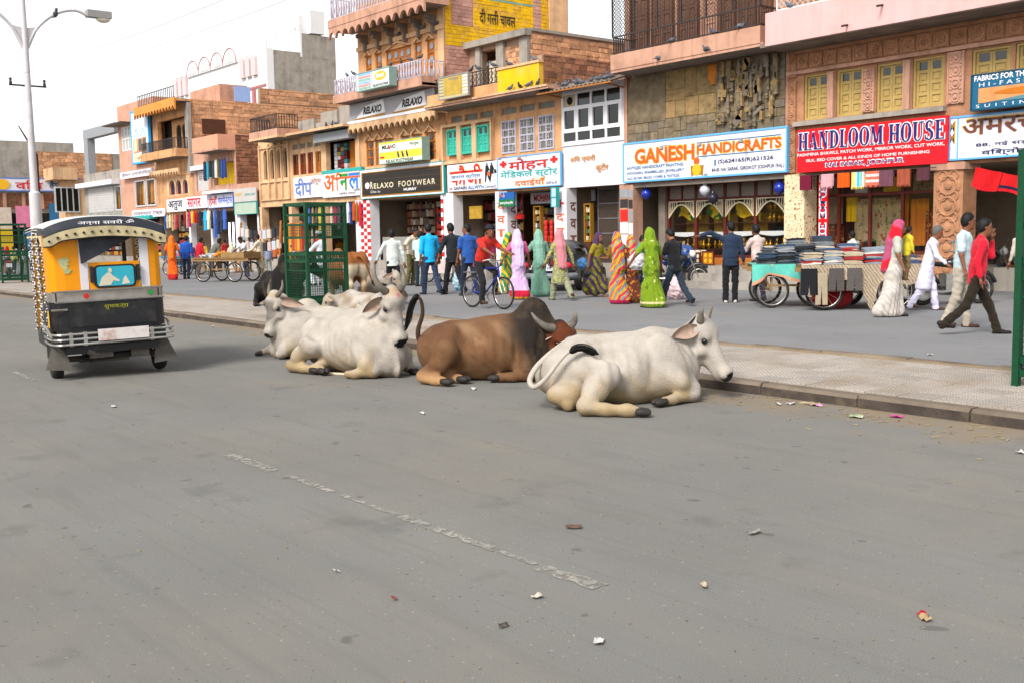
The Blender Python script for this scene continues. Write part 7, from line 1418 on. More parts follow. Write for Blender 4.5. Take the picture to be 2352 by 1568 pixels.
MB().tube([(1.08, .32, 1.02), (1.12, .12, 1.0), (1.12, -.12, 1.0), (1.08, -.32, 1.02)], .018, 6).build('handlebar', m_rb, rk)
# roof: ribbed white vinyl over hoops, black rear apron with white letters, starred cream fringe
def roofz(y, x): return 1.70+.125*(1-(abs(y)/.64)**2.6)+.015*math.cos((x-.4)*2)
b = MB(); xs = np.linspace(-.5, 1.36, 64); ys = np.linspace(-.64, .64, 22)
G_ = [[(x, y, roofz(y, x)+.012*abs(math.sin((x+.5)*math.pi/.12))-.0) for y in ys] for x in xs]
for i in range(63):
 for j in range(21): pl(b, [G_[i][j], G_[i+1][j], G_[i+1][j+1], G_[i][j+1]])
 for j in range(21): pl(b, [tuple(np.add(G_[i][j], (0, 0, -.03))), tuple(np.add(G_[i][j+1], (0, 0, -.03))), tuple(np.add(G_[i+1][j+1], (0, 0, -.03))), tuple(np.add(G_[i+1][j], (0, 0, -.03)))])
b.build('roof_canopy', m_rw, rk, True)
b = MB(); ap = lambda t, v: (-.5-.06*math.sin(v*1.5),   .64-1.28*t, roofz(.64-1.28*t, -.5)+.005-(.115+.0*t)*v)
for i in range(24):
 for j in range(4): pl(b, [ap(i/24, (j+1)/4), ap((i+1)/24, (j+1)/4), ap((i+1)/24, j/4), ap(i/24, j/4)])
for q in (1, -1):
 for i in range(12): u, v = i/12, (i+1)/12; f_ = lambda t: (-.5+.4*t, q*.645, 1.705); g_ = lambda t: (-.55+.45*t, q*.66, 1.60+.08*t); pl(b, [g_(u), g_(v), f_(v), f_(u)])
b.build('rear_apron', m_rbc, rk, True); rtext('अन्ना सवरी ॐ', m_wht, .28, -.32, 1.725, 1.785, lambda t: -.555, rk)
low = lambda t: 1.60-.07*(abs(2*t-1)**6)-.035*math.exp(-((abs(2*t-1)-.86)/.1)**2)+.03*math.exp(-((t-.5)/.25)**2)
b = MB(); fr_ = lambda t, v: (-.565-.004*math.sin(t*40), .655-1.31*t, (roofz(.64*(1-2*t), -.5)-.105)*(1-v)+low(t)*v-.03*v)
for i in range(40):
 for j in range(2): pl(b, [fr_(i/40, (j+1)/2), fr_((i+1)/40, (j+1)/2), fr_((i+1)/40, j/2), fr_(i/40, j/2)]);
for q in (1, -1):
 for i in range(14): u, v = i/14, (i+1)/14; f_ = lambda t: (-.565+1.5*t, q*.662, 1.63); g_ = lambda t: (-.565+1.5*t, q*.668, 1.50+.12*min(1, t*6)-.02*abs(math.sin(t*16))); pl(b, [g_(u), g_(v), f_(v), f_(u)])
fg = b.build('fringe', m_frg, rk); b = MB(); b.tube([fr_(i/40, 1.) for i in range(41)], .008, 5); b.build('fringe_piping', m_rb, fg)
b = MB()
for i in range(14):
 t = .05+.9*i/13; p = fr_(t, .5); c = (p[1], p[2])
 if i % 2: st = [(c[0]+(.022 if k % 2 == 0 else .009)*math.sin(math.pi*k/5), c[1]+(.022 if k % 2 == 0 else .009)*math.cos(math.pi*k/5)) for k in range(10)]
 else: st = [(c[0]+.014*math.cos(k*.63), c[1]+.014*math.sin(k*.63)) for k in range(10)]
 MB().prism(st, 'yz', p[0]-.012, p[0]-.005).build('star' if i % 2 else 'dot', m_rb, fg)
# wheels, axle, silencer, flaps
for x, y in ((-.12, .57), (-.12, -.57), (1.5, 0)):
 w = MB().lathe([(.12, -.06), (.185, -.06), (.208, -.035), (.213, 0), (.208, .035), (.185, .06), (.12, .06)], (x, y, .213), 26, 'y').build('wheel', m_rub, rk, True, auto=40); MB().lathe([(.02, -.065), (.06, -.06), (.11, -.045), (.125, -.06), (.125, .06), (.11, .045), (.06, .06), (.02, .065)], (x, y, .213), 20, 'y').build('rim', m_chr, w, True, auto=40)
b = MB().tube([(-.12, -.55, .213), (-.12, .55, .213)], .035, 8).box(-.3, .05, -.2, .22, .17, .36).tube([(-.5, .28, .33), (-.45, .12, .26), (-.2, .1, .26)], .035, 8); b.box(-.46, -.3, -.4, -.2, .22, .36).box(-.48, -.3, .0, .25, .24, .40); b.build('engine', m_flap, rk); MB().tube([(-.38, -.3, .26), (-.38, .35, .22)], .03, 8).build('silencer', m_rub, rk)
for q in (1, -1):
 b = MB(); n = 6
 for i in range(n):
  u, v = i/n, (i+1)/n; f_ = lambda t, e: (-.36-.1*t+e, q*(.5-.05*t), .42-.30*t); g_ = lambda t, e: (-.36-.12*t+e, q*(.62+.1*t), .42-.27*t)
  for e, fl in ((0, 1), (.012, 0)): P_ = [f_(u, e), g_(u, e), g_(v, e), f_(v, e)]; pl(b, P_ if fl else P_[::-1])
 b.build('mud_flap', m_flap, rk)
 s_ = MB(); k = 10
 for i in range(k): a, c = math.pi*i/k, math.pi*(i+1)/k; s_.quad((-.12+.27*math.cos(a), q*.63, .22+.27*math.sin(a)), (-.12+.27*math.cos(c), q*.63, .22+.27*math.sin(c)), (-.12+.27*math.cos(c), q*.5, .22+.27*math.sin(c)), (-.12+.27*math.cos(a), q*.5, .22+.27*math.sin(a)))
 s_.build('mudguard', m_chr, rk)
# scraps of a torn poster on the yellow panel
m_scr = M('torn poster scrap', '#b9bd8a', .8, .2, 30., coord='O', dirt='#8a8a4a', dscale=14.); MB().prism([(.50, 1.36), (.46, 1.38), (.40, 1.375), (.385, 1.34), (.41, 1.32), (.38, 1.30), (.42, 1.29), (.40, 1.25), (.37, 1.24), (.40, 1.20), (.445, 1.20), (.47, 1.27), (.5, 1.31)], 'yz', -.462, -.4565).build('poster_scrap', m_scr, rk)
# ------------------------------------------------------------------ people
SK = {k: M('skin '+k, c, .55, .06, 12., spec=.35, coord='O') for k, c in (('dark', '#5d3a28'), ('mid', '#7a4c34'), ('light', '#966349'))}
m_hair = M('black hair', '#0f0d0d', .6, .2, 40., coord='O', bump=.3); m_hairg = M('grey hair', '#5a5856', .7, .2, 40., coord='O'); m_sole = M('dark shoe', '#1c1917', .6, .2, 9., coord='O'); m_sand_ = M('brown sandal', '#4a3020', .7, .2, 9., coord='O'); m_snk = M('white trainer', '#b9b5ae', .6, .15, 14., coord='O')
def cloth(name, col, var=.14, **k): return M('cloth '+name, col, .9, var, 9., bump=.35, bscale=22., coord='O', fine=.08, sheen=.1, **k)
def ospots(m, layers):
 nt = m.node_tree; N, L = nt.nodes, nt.links; b = N['Principled BSDF']; src = b.inputs['Base Color'].links[0].from_socket
 for c, sc, th, kind in layers:
  g = N.new('ShaderNodeTexCoord');
  if kind == 'z':
   n = N.new('ShaderNodeSeparateXYZ'); L.new(g.outputs['Object'], n.inputs[0]); r = N.new('ShaderNodeMath'); r.operation = 'LESS_THAN'; r.inputs[1].default_value = th; L.new(n.outputs['Z'], r.inputs[0]); x = N.new('ShaderNodeMix'); x.data_type = 'RGBA'; L.new(r.outputs[0], x.inputs[0]); L.new(src, x.inputs[6]); x.inputs[7].default_value = (*srgb(c), 1); src = x.outputs[2]; continue
  if kind == 's': n = N.new('ShaderNodeTexWave'); n.inputs['Scale'].default_value = sc; n.inputs['Distortion'].default_value = 5.; n.inputs['Detail Scale'].default_value = 1.2; n.bands_direction = 'DIAGONAL'; out = n.outputs['Fac']
  else: n = N.new('ShaderNodeTexNoise'); n.inputs['Scale'].default_value = sc; n.inputs['Detail'].default_value = 1.5; out = n.outputs['Fac']
  L.new(g.outputs['Object'], n.inputs['Vector']); r = N.new('ShaderNodeMapRange'); L.new(out, r.inputs[0]); r.inputs[1].default_value = th; r.inputs[2].default_value = th+.04
  x = N.new('ShaderNodeMix'); x.data_type = 'RGBA'; L.new(r.outputs[0], x.inputs[0]); L.new(src, x.inputs[6]); x.inputs[7].default_value = (*srgb(c), 1); src = x.outputs[2]
 L.new(src, b.inputs['Base Color']); return m
def rot(v, ax, d):
 a = rad(d); c, s = math.cos(a), math.sin(a); x, y, z = v
 return V3(x*c+z*s, y, -x*s+z*c) if ax == 'y' else V3(x, y*c-z*s, y*s+z*c) if ax == 'x' else V3(x*c-y*s, x*s+y*c, z)
def height_at(x, yf, yh, z=0.):
 g = G(x, yf); d = _ray(x, yh); t = math.hypot(g.x, g.y)/math.hypot(d.x, d.y); return g, EYE+t*d.z
def finger_hand(b, wr, d, side, s, curl=25.):
 """palm, four unequal bent fingers and a thumb, hanging along d"""
 d = d/np.linalg.norm(d); u = np.cross(d, (0, 0, 1.)) if abs(d[2]) < .9 else V3(0, side, 0); u = u-d*(u@d); u /= np.linalg.norm(u); n = np.cross(u, d)
 lp = .095*s; b.tube([wr-d*.02*s, wr+d*lp*.4, wr+d*lp], [.024*s, .034*s, .032*s], 8, True, .55)
 for i, l in enumerate((.07, .08, .075, .058)):
  o = wr+d*lp*.95+u*((i-1.5)*.019*s); p1 = o+d*l*.5*s; c = rad(curl); e = d*math.cos(c)+n*math.sin(c); b.tube([o, p1, p1+e*l*.5*s], [.0095*s, .0088*s, .006*s], 5)
 o = wr+d*.025*s+u*-.03*s; e = d*.75-u*.55+n*.25; b.tube([o, o+e*.045*s, o+(e*.6+d*.5)*.075*s], [.012*s, .01*s, .007*s], 5)
PEOPLE = 'people in the market street'
def person(label, x, yf, yh, face, top='shirt', tc='#cfcfd2', bc='#22242c', skin='mid', sleeve='long', stride=0., lean=3., armL=(5, 8, 12), armR=(5, 8, 12), hyaw=0., hpitch=5., hair='short', legs=None, shoe=None, sari=None, veil=None, h=.021, group=None, build=1., sit=None, z=0., H=None, pos=None, blouse=None, turban=None, hem=.06, tuck=False, foot_lift=True, mats=None):
 if pos is None: g, Hh = height_at(x, yf, yh, z); H = H or Hh
 else: g = pos
 if H < 1.35: h = min(h, .022)
 if sari and not blouse: blouse = sari; sleeve = 'short'
 H = min(1.86, max(.8, H)); s = H/1.7; root = thing('person', label, 'person', (g.x, g.y, z), rad(face), group or PEOPLE, local=True)
 fem = sari is not None or veil is not None; sw = (.165 if fem else .185)*s*build; hw = .09*s; hipz = .885*s; R = lambda v: rot(v, 'y', lean)
 if sit: hipz = sit
 hip = V3(0, 0, hipz); chest = hip+R(V3(0, 0, .34*s)); nk = hip+R(V3(.005, 0, .56*s)); hd = nk+rot(R(V3(.03*s, 0, .155*s)), 'y', hpitch*.5)
 hz, hp = hyaw, hpitch
 def HR(v): return hd+rot(rot(V3(*v)*s, 'y', hp), 'z', hz)
 L = []
 lg = legs or ((stride, 6), (-stride*.85, 14+abs(stride)*.5))
 if sit: lg = legs or ((82, 85), (78, 80))
 for q, (th, kb) in zip((1, -1), lg):
  a = hip+V3(0, q*hw, -.02*s); k = a+rot(V3(0, q*.012, -.43*s), 'y', -th); f = k+rot(V3(0, 0, -.40*s), 'y', kb-th); L.append([a, k, f])
 low = min(l[2][2] for l in L)-.065*s
 if not sit:
  dz = -low; hip[2] += dz; chest = chest+V3(0, 0, dz); nk = nk+V3(0, 0, dz); hd = hd+V3(0, 0, dz)
  for l in L:
   for i in range(3): l[i] = l[i]+V3(0, 0, dz) if not (i == 0 and l[0] is hip) else l[i]
 A = []
 for q, (p, ab, el) in zip((1, -1), (armL, armR)):
  if fem and el < 60: ab += 12
  sh = nk+R(V3(-.005, q*sw, -.075*s)); e = sh+rot(rot(V3(0, 0, -.285*s), 'x', q*ab), 'y', -p); d2 = rot(rot(V3(0, 0, -1.), 'x', q*(ab*.6 if el < 60 else ab)), 'y', -(p+el)); w = e+d2*.245*s; A.append((sh, e, w, d2))
 sk = SK[skin]
 # skin: head with features, neck, forearms, ankles
 S = SDF(h*.8); S.ell(HR((0, 0, .03)), (.093*s, .074*s, .105*s), .02, (0, hp, hz)); S.ell(HR((.035, 0, -.05)), (.055*s, .055*s, .07*s), .03, (0, hp, hz)); S.cone(HR((.085, 0, .02)), HR((.108, 0, -.022)), .010*s, .018*s, .012); S.ball(HR((.075, 0, -.095)), .022*s, .02); S.cone(HR((.09, .015, -.06)), HR((.09, -.015, -.06)), .012*s, .012*s, .01)
 for q in (1, -1): S.ell(HR((-.008, q*.078, .0)), (.02*s, .01*s, .033*s), .008, (0, hp, hz)); S.ball(HR((.094, q*.034, .022)), .012*s, .012, True)
 S.cone(nk-V3(0, 0, .06*s), HR((-.015, 0, -.05)), .062*s, .052*s, .03)
 for sh, e, w, d2 in A: S.chain([sh+(e-sh)*(.3 if sleeve != 'long' else .9), e, w], [.045*s*build, .038*s*build, .026*s], .02)
 for l in L: S.cone(l[1]*.3+l[2]*.7, l[2]-V3(0, 0, .01), .042*s, .034*s, .02); S.cone(l[2]-V3(0, 0, .035*s), l[2]+V3(.13*s, 0, -.05*s), .034*s, .024*s, .03)
 V, Q = S.mesh(); V = relax(V, Q, 1, .4); b = MB(); b.v = [tuple(p) for p in V]; b.f = [tuple(q) for q in Q.tolist()]; b.m = [0]*len(Q)
 for q, (sh, e, w, d2) in zip((1, -1), A): finger_hand(b, w, d2, q, s)
 b.build('body', sk, root, True)
 for q in (1, -1):
  if h < .026: MB().ell(tuple(HR((.086, q*.034, .024))), (.012*s, .014*s, .009*s), 6, 5).build('eye', m_eye, root, True)
 if hair and not veil:
  S = SDF(h*.8); S.ell(HR((-.012, 0, .05)), (.098*s, .083*s, .10*s), .02, (0, hp, hz)); S.ell(HR((-.04, 0, .0)), (.07*s, .08*s, .09*s), .03, (0, hp, hz)); S.ell(HR((.10, 0, -.02)), (.085*s, .12*s, .10*s), .015, (0, hp, hz), True)
  V, Q = S.mesh(); V = V+vnormals(V, Q)*(.004*wob(V, 40.))[:, None]; link('hair', np_mesh('hair', V, Q, m_hairg if hair == 'grey' else m_hair), root)
 # shirt / kurta / blouse
 bt = 1.*build; wz = hip+R(V3(0, 0, -.02*s)); C = SDF(h); yx = (V3(0, 1, 0), 1.42)
 if not sari or blouse:
  lo_ = hip+R(V3(0, 0, .12*s if blouse else (.02*s if tuck else (-.10*s if top == 'shirt' else -.42*s))))
  C.cone(hip+R(V3(0, 0, .12*s)), nk-R(V3(0, 0, .12*s)), .108*s*bt, .118*s*bt, .06, sq=yx)
  if not blouse: C.cone(lo_, hip+R(V3(0, 0, .15*s)), (.122 if top == 'shirt' else .16)*s*bt, .112*s*bt, .05, sq=(V3(0, 1, 0), 1.36))
  C.cone(A[0][0]*.5+nk*.5-V3(0, 0, .035*s), A[0][0]-V3(0, .005, .012*s), .07*s*bt, .054*s*bt, .05); C.cone(A[1][0]*.5+nk*.5-V3(0, 0, .035*s), A[1][0]+V3(0, .005, -.012*s), .07*s*bt, .054*s*bt, .05); C.cone(nk-V3(0, 0, .06*s), nk+R(V3(0, 0, .005*s)), .085*s, .064*s, .04)
  for sh, e, w, d2 in A:
   if sleeve == 'long': C.chain([sh, e, w-d2*.03], [.06*s*bt, .05*s*bt, .038*s*bt], .03)
   elif sleeve == 'roll': C.chain([sh, e, e+d2*.07*s], [.068*s*bt, .055*s*bt, .052*s*bt], .03)
   else: C.chain([sh, sh+(e-sh)*.72], [.07*s*bt, .064*s*bt], .03)
  V, Q = C.mesh(); V = relax(V, Q, 1, .5); N = vnormals(V, Q); V = V+N*(.004*wob(V, 9., x)+.0035*np.sin(V[:, 2]*38+9*wob(V, 3., x)))[:, None]
  if not blouse and not tuck: V[:, 2] = np.maximum(V[:, 2], hip[2]-(.10 if top == 'shirt' else .46)*s)
  if isinstance(tc, str): mt = cloth(tc, tc)
  else: mt = tc
  link({'shirt': 'shirt', 'kurta': 'kurta'}.get(top, 'blouse') if not blouse else 'blouse', np_mesh('shirt', V, Q, mt if not blouse else (cloth(blouse, blouse) if isinstance(blouse, str) else blouse)), root)
 if not sari:
  T = SDF(h); T.cone(hip+V3(0, 0, -.06*s), hip+R(V3(0, 0, .05*s)), .105*s*bt, .10*s*bt, .05, sq=(V3(0, 1, 0), 1.3))
  fl = 1.15 if top == 'kurta' else 1.
  for l in L: T.chain([l[0], l[1], l[2]+(l[1]-l[2])*.0+V3(0, 0, -.03*s)], [.092*s*bt, .068*s*fl*bt, .062*s*fl*bt], .03)
  V, Q = T.mesh(); V = relax(V, Q, 1, .5); N = vnormals(V, Q); V = V+N*(.007*wob(V, 9., x+1)+.006*np.sin(V[:, 2]*30+7*wob(V, 4., x)))[:, None]; V[:, 2] = np.maximum(V[:, 2], .012 if not sit else -9)
  link('trousers', np_mesh('trousers', V, Q, cloth(bc, bc) if isinstance(bc, str) else bc), root)
 else:
  mt = sari; T = SDF(h); fx = (L[0][2]+L[1][2])/2; top_ = hip+R(V3(0, 0, .12*s)); bot = V3(fx[0], 0, hem+.05); dx = abs(L[0][2][0]-L[1][2][0])
  T.cone(top_, hip+V3(0, 0, -.08*s), .115*s*bt, .145*s*bt, .06, sq=(V3(0, 1, 0), 1.25)); T.cone(hip+V3(0, 0, -.08*s), bot, .145*s*bt, .16*s*bt, .06, sq=(V3(0, 1, 0), 1.1))
  for l in L: T.cone(l[1], V3(l[2][0], l[2][1], hem+.06), .11*s, .12*s, .08)
  T.cone(hip+R(V3(.05*s, -.08*s, .1*s)), A[0][0]+V3(0, -.02, .0), .06*s, .06*s, .05); T.cone(A[0][0]+V3(-.04, -.02, 0), hip+V3(-.11*s, .05*s, -.1*s), .055*s, .075*s, .06); T.cone(hip+R(V3(0, 0, .12*s)), nk-R(V3(0, 0, .1*s)), .098*s, .105*s, .05, sq=yx)
  V, Q = T.mesh(); V = relax(V, Q, 1, .5); N = vnormals(V, Q); th = np.arctan2(V[:, 1], V[:, 0]-fx[0]*np.clip(1-V[:, 2]/.9, 0, 1)); dn = np.clip(1-V[:, 2]/(.9*s), 0, 1)
  V = V+N*(dn*.008*np.sin(th*13+3*wob(V, 1.5, x))+.004*wob(V, 5., x)+(1-dn)*.004*np.sin(V[:, 2]*40+V[:, 1]*45))[:, None]; V[:, 2] = np.maximum(V[:, 2], .015); link('sari', np_mesh('sari', V, Q, mt), root)
 if veil:
  T = SDF(h); T.ell(HR((-.02, 0, .03)), (.115*s, .092*s, .128*s), .03, (0, hp, hz)); T.cone(HR((-.06, 0, -.02)), nk+R(V3(-.09*s, 0, -.1*s)), .085*s, .09*s, .05, sq=(V3(0, 1, 0), 1.25)); T.cone(nk+R(V3(-.07*s, 0, -.1*s)), hip+R(V3(-.14*s, 0, -.05*s)), .09*s, .08*s, .05, sq=(V3(0, 1, 0), 1.5))
  for q in (1, -1): T.cone(HR((-.0, q*.08, -.05)), nk+R(V3(.03*s, q*.13*s, -.14*s)), .035*s, .05*s, .05)
  T.ell(HR((.13, 0, -.015)), (.11*s, .075*s, .115*s), .02, (0, hp, hz), True)
  V, Q = T.mesh(); V = relax(V, Q, 1, .5); N = vnormals(V, Q); V = V+N*(.006*np.sin(V[:, 1]*75+5*wob(V, 2.5, x))+.003*wob(V, 10., x))[:, None]; link('veil', np_mesh('veil', V, Q, veil), root)
 if turban:
  b = MB()
  for i in range(4): b.ring(HR((-.01, 0, .075+.018*i)), (.088-.012*i)*s, .03*s, 'z', 16, 6)
  b.build('turban', turban, root, True)
 for l, q in zip(L, (1, -1)):
  if shoe is not None:
   T = SDF(h*.7); hl_ = l[2]+V3(-.05*s, 0, -.045*s); to = l[2]+V3(.16*s, 0, -.045*s)
   if not sit and l is min(L, key=lambda t: t[2][0]) and stride > 12: to = to+V3(-.01, 0, -.0); hl_ = hl_+V3(0, 0, .05)
   T.cone(hl_, to, .034*s, .03*s, .03, sq=(V3(0, 1, 0), 1.25)); T.cone(l[2]+V3(-.02*s, 0, -.01*s), l[2]+V3(.05*s, 0, -.03*s), .042*s, .034*s, .03); V, Q = T.mesh(); V[:, 2] = np.maximum(V[:, 2], .004); link('shoe', np_mesh('shoe', V, Q, shoe), root)
 return root, dict(A=A, L=L, hip=hip, nk=nk, hd=hd, s=s, HR=HR)
# --- walkers on the far road, centre to right
s_red = ospots(cloth('striped sari', '#c02a48'), [('#d9941c', 3.2, .62, 's'), ('#3f8fa8', 2.1, .9, 's'), ('#6f9a2a', 4.3, .9, 's'), ('#b01848', 0, .09, 'z')]); s_grn = ospots(cloth('olive green sari', '#6f8a10'), [('#c9c48a', 16., .68, 'n'), ('#4d6a0a', 5., .58, 'n'), ('#c9c08a', 0, .13, 'z'), ('#6f8a10', 0, .085, 'z')]); s_mint = ospots(cloth('mint sari', '#6f9a86'), [('#1f9a6a', 5., .63, 'n')]); s_yg = ospots(cloth('green yellow print', '#84876a'), [('#b9ae3a', 26., .55, 'n'), ('#4d5a4a', 18., .62, 'n')]); s_pur = ospots(cloth('olive and violet sari', '#6a661a'), [('#3a2448', 2.6, .55, 's'), ('#9a9a20', 9., .66, 'n')]); s_lav = ospots(cloth('lavender sari', '#c3a2cc'), [('#d8c2dd', 6., .6, 'n'), ('#b01030', 0, .22, 'z'), ('#c98a2a', 0, .07, 'z')]); s_flor = ospots(cloth('brown floral print', '#5a2a1c'), [('#b5701f', 14., .57, 'n'), ('#2a1a18', 11., .64, 'n')]); v_pink = cloth('rose veil', '#c07a82'); v_lav = cloth('lilac veil', '#c9b0d8'); s_org = ospots(cloth('orange sari', '#dc5a08'), [('#b8200c', 7., .66, 'n'), ('#a8140a', 0, .22, 'z')]); v_red = ospots(cloth('pink and red veil', '#a8486a'), [('#c01028', 2.4, .55, 'n')]); s_cream = ospots(cloth('cream skirt', '#c4bcb0'), [('#b4aaa6', 5., .66, 's')])
P_, D_ = {}, {}
person('man in loose white shirt and black trousers with red side stripe, walking away', 905, 682, 530, 160, tc='#c3cac6', bc='#14151c', stride=16, armL=(18, 26, 14), armR=(-8, 16, 12), shoe=m_sole)
person('man in cream shirt and olive trousers leaning with hand on hip', 946, 656, 526, 20, tc='#c4bda8', bc='#57522a', sleeve='short', lean=10, armR=(-10, 45, 70), hpitch=25, shoe=m_sole)
person('man in pale mint shirt half hidden behind the turquoise shirt', 966, 658, 536, 120, tc='#b5d3cb', bc='#1d2d3a', sleeve='short', shoe=m_sole)
person('man in bright turquoise shirt and blue jeans holding his friend by the hand', 990, 677, 518, 172, tc='#10a5dc', bc='#26344f', stride=15, sleeve='roll', armL=(-6, 10, 10), armR=(8, 18, 8), shoe=m_sole, lean=4)
person('man in black shirt and black jeans holding the turquoise shirted man by the hand', 1042, 677, 515, 172, tc='#1f2226', bc='#14171f', stride=20, sleeve='roll', armL=(8, 20, 8), armR=(-5, 12, 10), shoe=m_sole, lean=4, hpitch=12)
person('man in royal blue shirt just behind the black shirted man', 1078, 680, 519, 168, tc='#234f96', bc='#1a2236', stride=14, sleeve='short', hyaw=50, shoe=m_sole)
person('woman in lilac veil and pink blouse with red hemmed sari', 1192, 688, 533, 160, sari=s_lav, blouse='#d05a86', veil=v_lav, stride=8, armL=(20, 14, 10), armR=(6, 12, 10), skin='mid', sleeve='short')
person('woman with a green and yellow head scarf beyond the cyclist', 1166, 675, 540, 20, sari=ospots(cloth('yellow green scarf', '#c9a014'), [('#1f8a4a', 3., .5, 's')]), veil=ospots(cloth('green scarf', '#1f8a4a'), [('#d0b014', 3., .55, 's')]), skin='dark')
person('woman in mint green sari seen from behind', 1240, 681, 533, 158, sari=s_mint, veil=cloth('mint veil', '#7aa593'), blouse=s_mint, stride=8, armL=(22, 14, 10), armR=(0, 8, 5), sleeve='short', skin='dark')
person('woman in rose head scarf and long yellow green printed tunic', 1288, 690, 531, 165, top='kurta', tc=s_yg, bc='#8a8c70', veil=v_pink, stride=20, armR=(-12, 14, 12), armL=(10, 10, 20), shoe=m_sand_)
person('woman in olive and violet sari walking to the right with a blue bag', 1372, 683, 539, 10, sari=s_pur, blouse='#8a7a1a', veil=cloth('violet veil', '#432a50'), stride=13, armL=(20, 8, 40), armR=(-14, 12, 12), skin='mid', sleeve='short', hem=.12)
person('woman in brightly striped pink and orange sari carrying a white sack', 1420, 698, 539, 165, sari=s_red, blouse='#7a5a1a', veil=s_red, stride=7, armL=(15, 12, 75), skin='mid', sleeve='short', hem=.05)
person('woman in brown floral skirt walking beside the striped sari', 1452, 697, 548, 165, sari=s_flor, veil=s_red, stride=6, skin='mid', hem=.09)
person('woman in olive green sari with gold border seen from behind', 1496, 707, 530, 168, sari=s_grn, blouse=s_grn, veil=s_grn, stride=8, armL=(16, 24, 12), armR=(4, 10, 10), skin='mid', sleeve='short', hem=.06, shoe=m_sand_, build=1.08)
person('man in black T-shirt and dark jeans with head bowed', 1550, 703, 525, 178, tc='#15151a', bc='#222f3d', sleeve='short', stride=22, armL=(20, 10, 45), armR=(12, 8, 35), hpitch=30, shoe=m_sole, lean=5, skin='light')
person('young man in turquoise shirt half hidden between the green sari and the pillar', 1470, 668, 545, 30, tc='#12a0a8', bc='#2a3a4a', sleeve='long', hpitch=15, skin='mid')
person('man in navy shirt and black trousers pointing across the street', 1678, 696, 516, 138, tc='#1f2f45', bc='#17161c', armL=(15, 118, 20), armR=(0, 12, 10), legs=((4, 2), (4, 2)), shoe=m_snk, lean=0, hyaw=25, build=1.05)
person('man in pale pink shirt standing with folded arms behind the jeans cart', 1740, 692, 522, 175, tc='#d0bab4', bc='#2a2430', sleeve='long', armL=(35, 5, 95), armR=(30, 5, 95), skin='dark', shoe=m_sole)
person('man in cobalt blue shirt sitting beyond the jeans cart', 1845, 660, 540, 20, tc='#1f5ab8', bc='#2a2a3a', sleeve='short', skin='mid')
person('man in white shirt sitting behind the right end of the jeans cart', 1962, 668, 535, 175, tc='#c8cfcb', bc='#3a3a40', sleeve='short', skin='dark', lean=6)
person('woman in red and pink veil and long cream skirt walking right', 2050, 728, 513, 38, sari=s_cream, blouse='#a9aa9f', veil=v_red, stride=10, armL=(0, 8, 25), armR=(2, 8, 20), skin='mid', sleeve='short', hem=.05, lean=4, shoe=m_sole)
person('small child carried beside the red veiled woman', 2080, 726, 538, 60, tc='#c9b82a', bc='#6a5a3a', H=.9, z=.62, h=.016, skin='mid')
person('grey haired man in white kurta and loose white trousers striding right', 2128, 713, 522, 28, top='kurta', tc='#d3cfe2', bc='#d0cbe0', stride=15, armR=(20, 10, 30), armL=(-15, 10, 10), hair='grey', shoe=m_sand_, lean=10, skin='mid', hpitch=15)
person('man in pale blue grey short sleeved shirt and cream trousers', 2205, 752, 499, 15, tc='#b3c6cb', bc='#a89f90', sleeve='short', stride=8, armR=(5, 12, 10), armL=(3, 10, 10), hyaw=30, shoe=m_sand_)
person('man in bright red shirt and dark brown trousers striding right with hand at his face', 2240, 768, 501, 40, tc='#c4102a', bc='#231a0e', sleeve='long', stride=27, armL=(48, 6, 128), armR=(-20, 14, 30), hyaw=-5, shoe=m_sole, lean=4, skin='mid')
person('boy in a dark shirt behind the wire cage at the right edge', 2344, 690, 552, 160, tc='#b5ada0', bc='#3a2a2a', H=1.5, h=.03)
# --- people round the left stalls
person('woman in orange sari with red border, back turned, next to the rickshaw', 398, 643, 545, 150, sari=s_org, veil=cloth('orange veil', '#d86a10'), stride=8, h=.024, hem=.03)
person('man in blue shirt and jeans with his back to us at the blue cart', 430, 641, 545, 140, tc='#1b4fa8', bc='#2a2f45', stride=4, lean=5, shoe=m_sole, h=.028)
person('person in red top and brown skirt at the blue cart', 457, 640, 548, 100, tc='#b8152c', bc='#5d5047', stride=2, lean=12, h=.03)
person('stooping man in grey shirt left of the wooden cart', 487, 636, 556, 100, tc='#5d6056', bc='#4a423c', lean=35, h=.03, H=1.65)
person('man in red shirt in the crowd beyond the stooping man', 520, 622, 552, 200, tc='#a81c22', bc='#3a3a44', h=.032)
person('woman in pale cream headscarf in the crowd by the clothes shop', 535, 628, 560, 160, sari=s_cream, veil=cloth('cream veil', '#bdb8a0'), h=.034)
person('man in mustard wrap in the crowd near the clothes shop', 505, 622, 558, 330, tc='#a8701a', bc='#3a3030', h=.034)
person('vendor in white shirt leaning over the wooden cart', 566, 636, 545, 280, tc='#c4c8cc', bc='#2f3a52', sleeve='short', lean=14, armL=(40, 10, 20), armR=(40, 10, 20), hpitch=30, skin='dark', h=.028)
person('man in cream kurta standing at the right end of the wooden cart', 600, 645, 540, 215, top='kurta', tc='#c0b49c', bc='#bcb09a', armL=(35, 8, 40), armR=(35, 8, 40), skin='dark', h=.028, hpitch=25)
person('man in pale blue shirt behind the cream kurta', 617, 634, 556, 160, tc='#a9b4d4', bc='#8f9690', h=.032)
person('boy in light shirt looking left by the hanging bags', 668, 633, 552, 200, tc='#b9b2a0', bc='#54453a', H=1.5, h=.032)
person('man in black waistcoat near the hanging bags', 645, 622, 548, 170, tc='#1c1a1e', bc='#c9c4b8', h=.034)
person('man in white shirt with dark trousers on the median at the far left', 52, 634, 566, 60, tc='#cfcfcc', bc='#1a2336', lean=12, shoe=m_snk, h=.032)
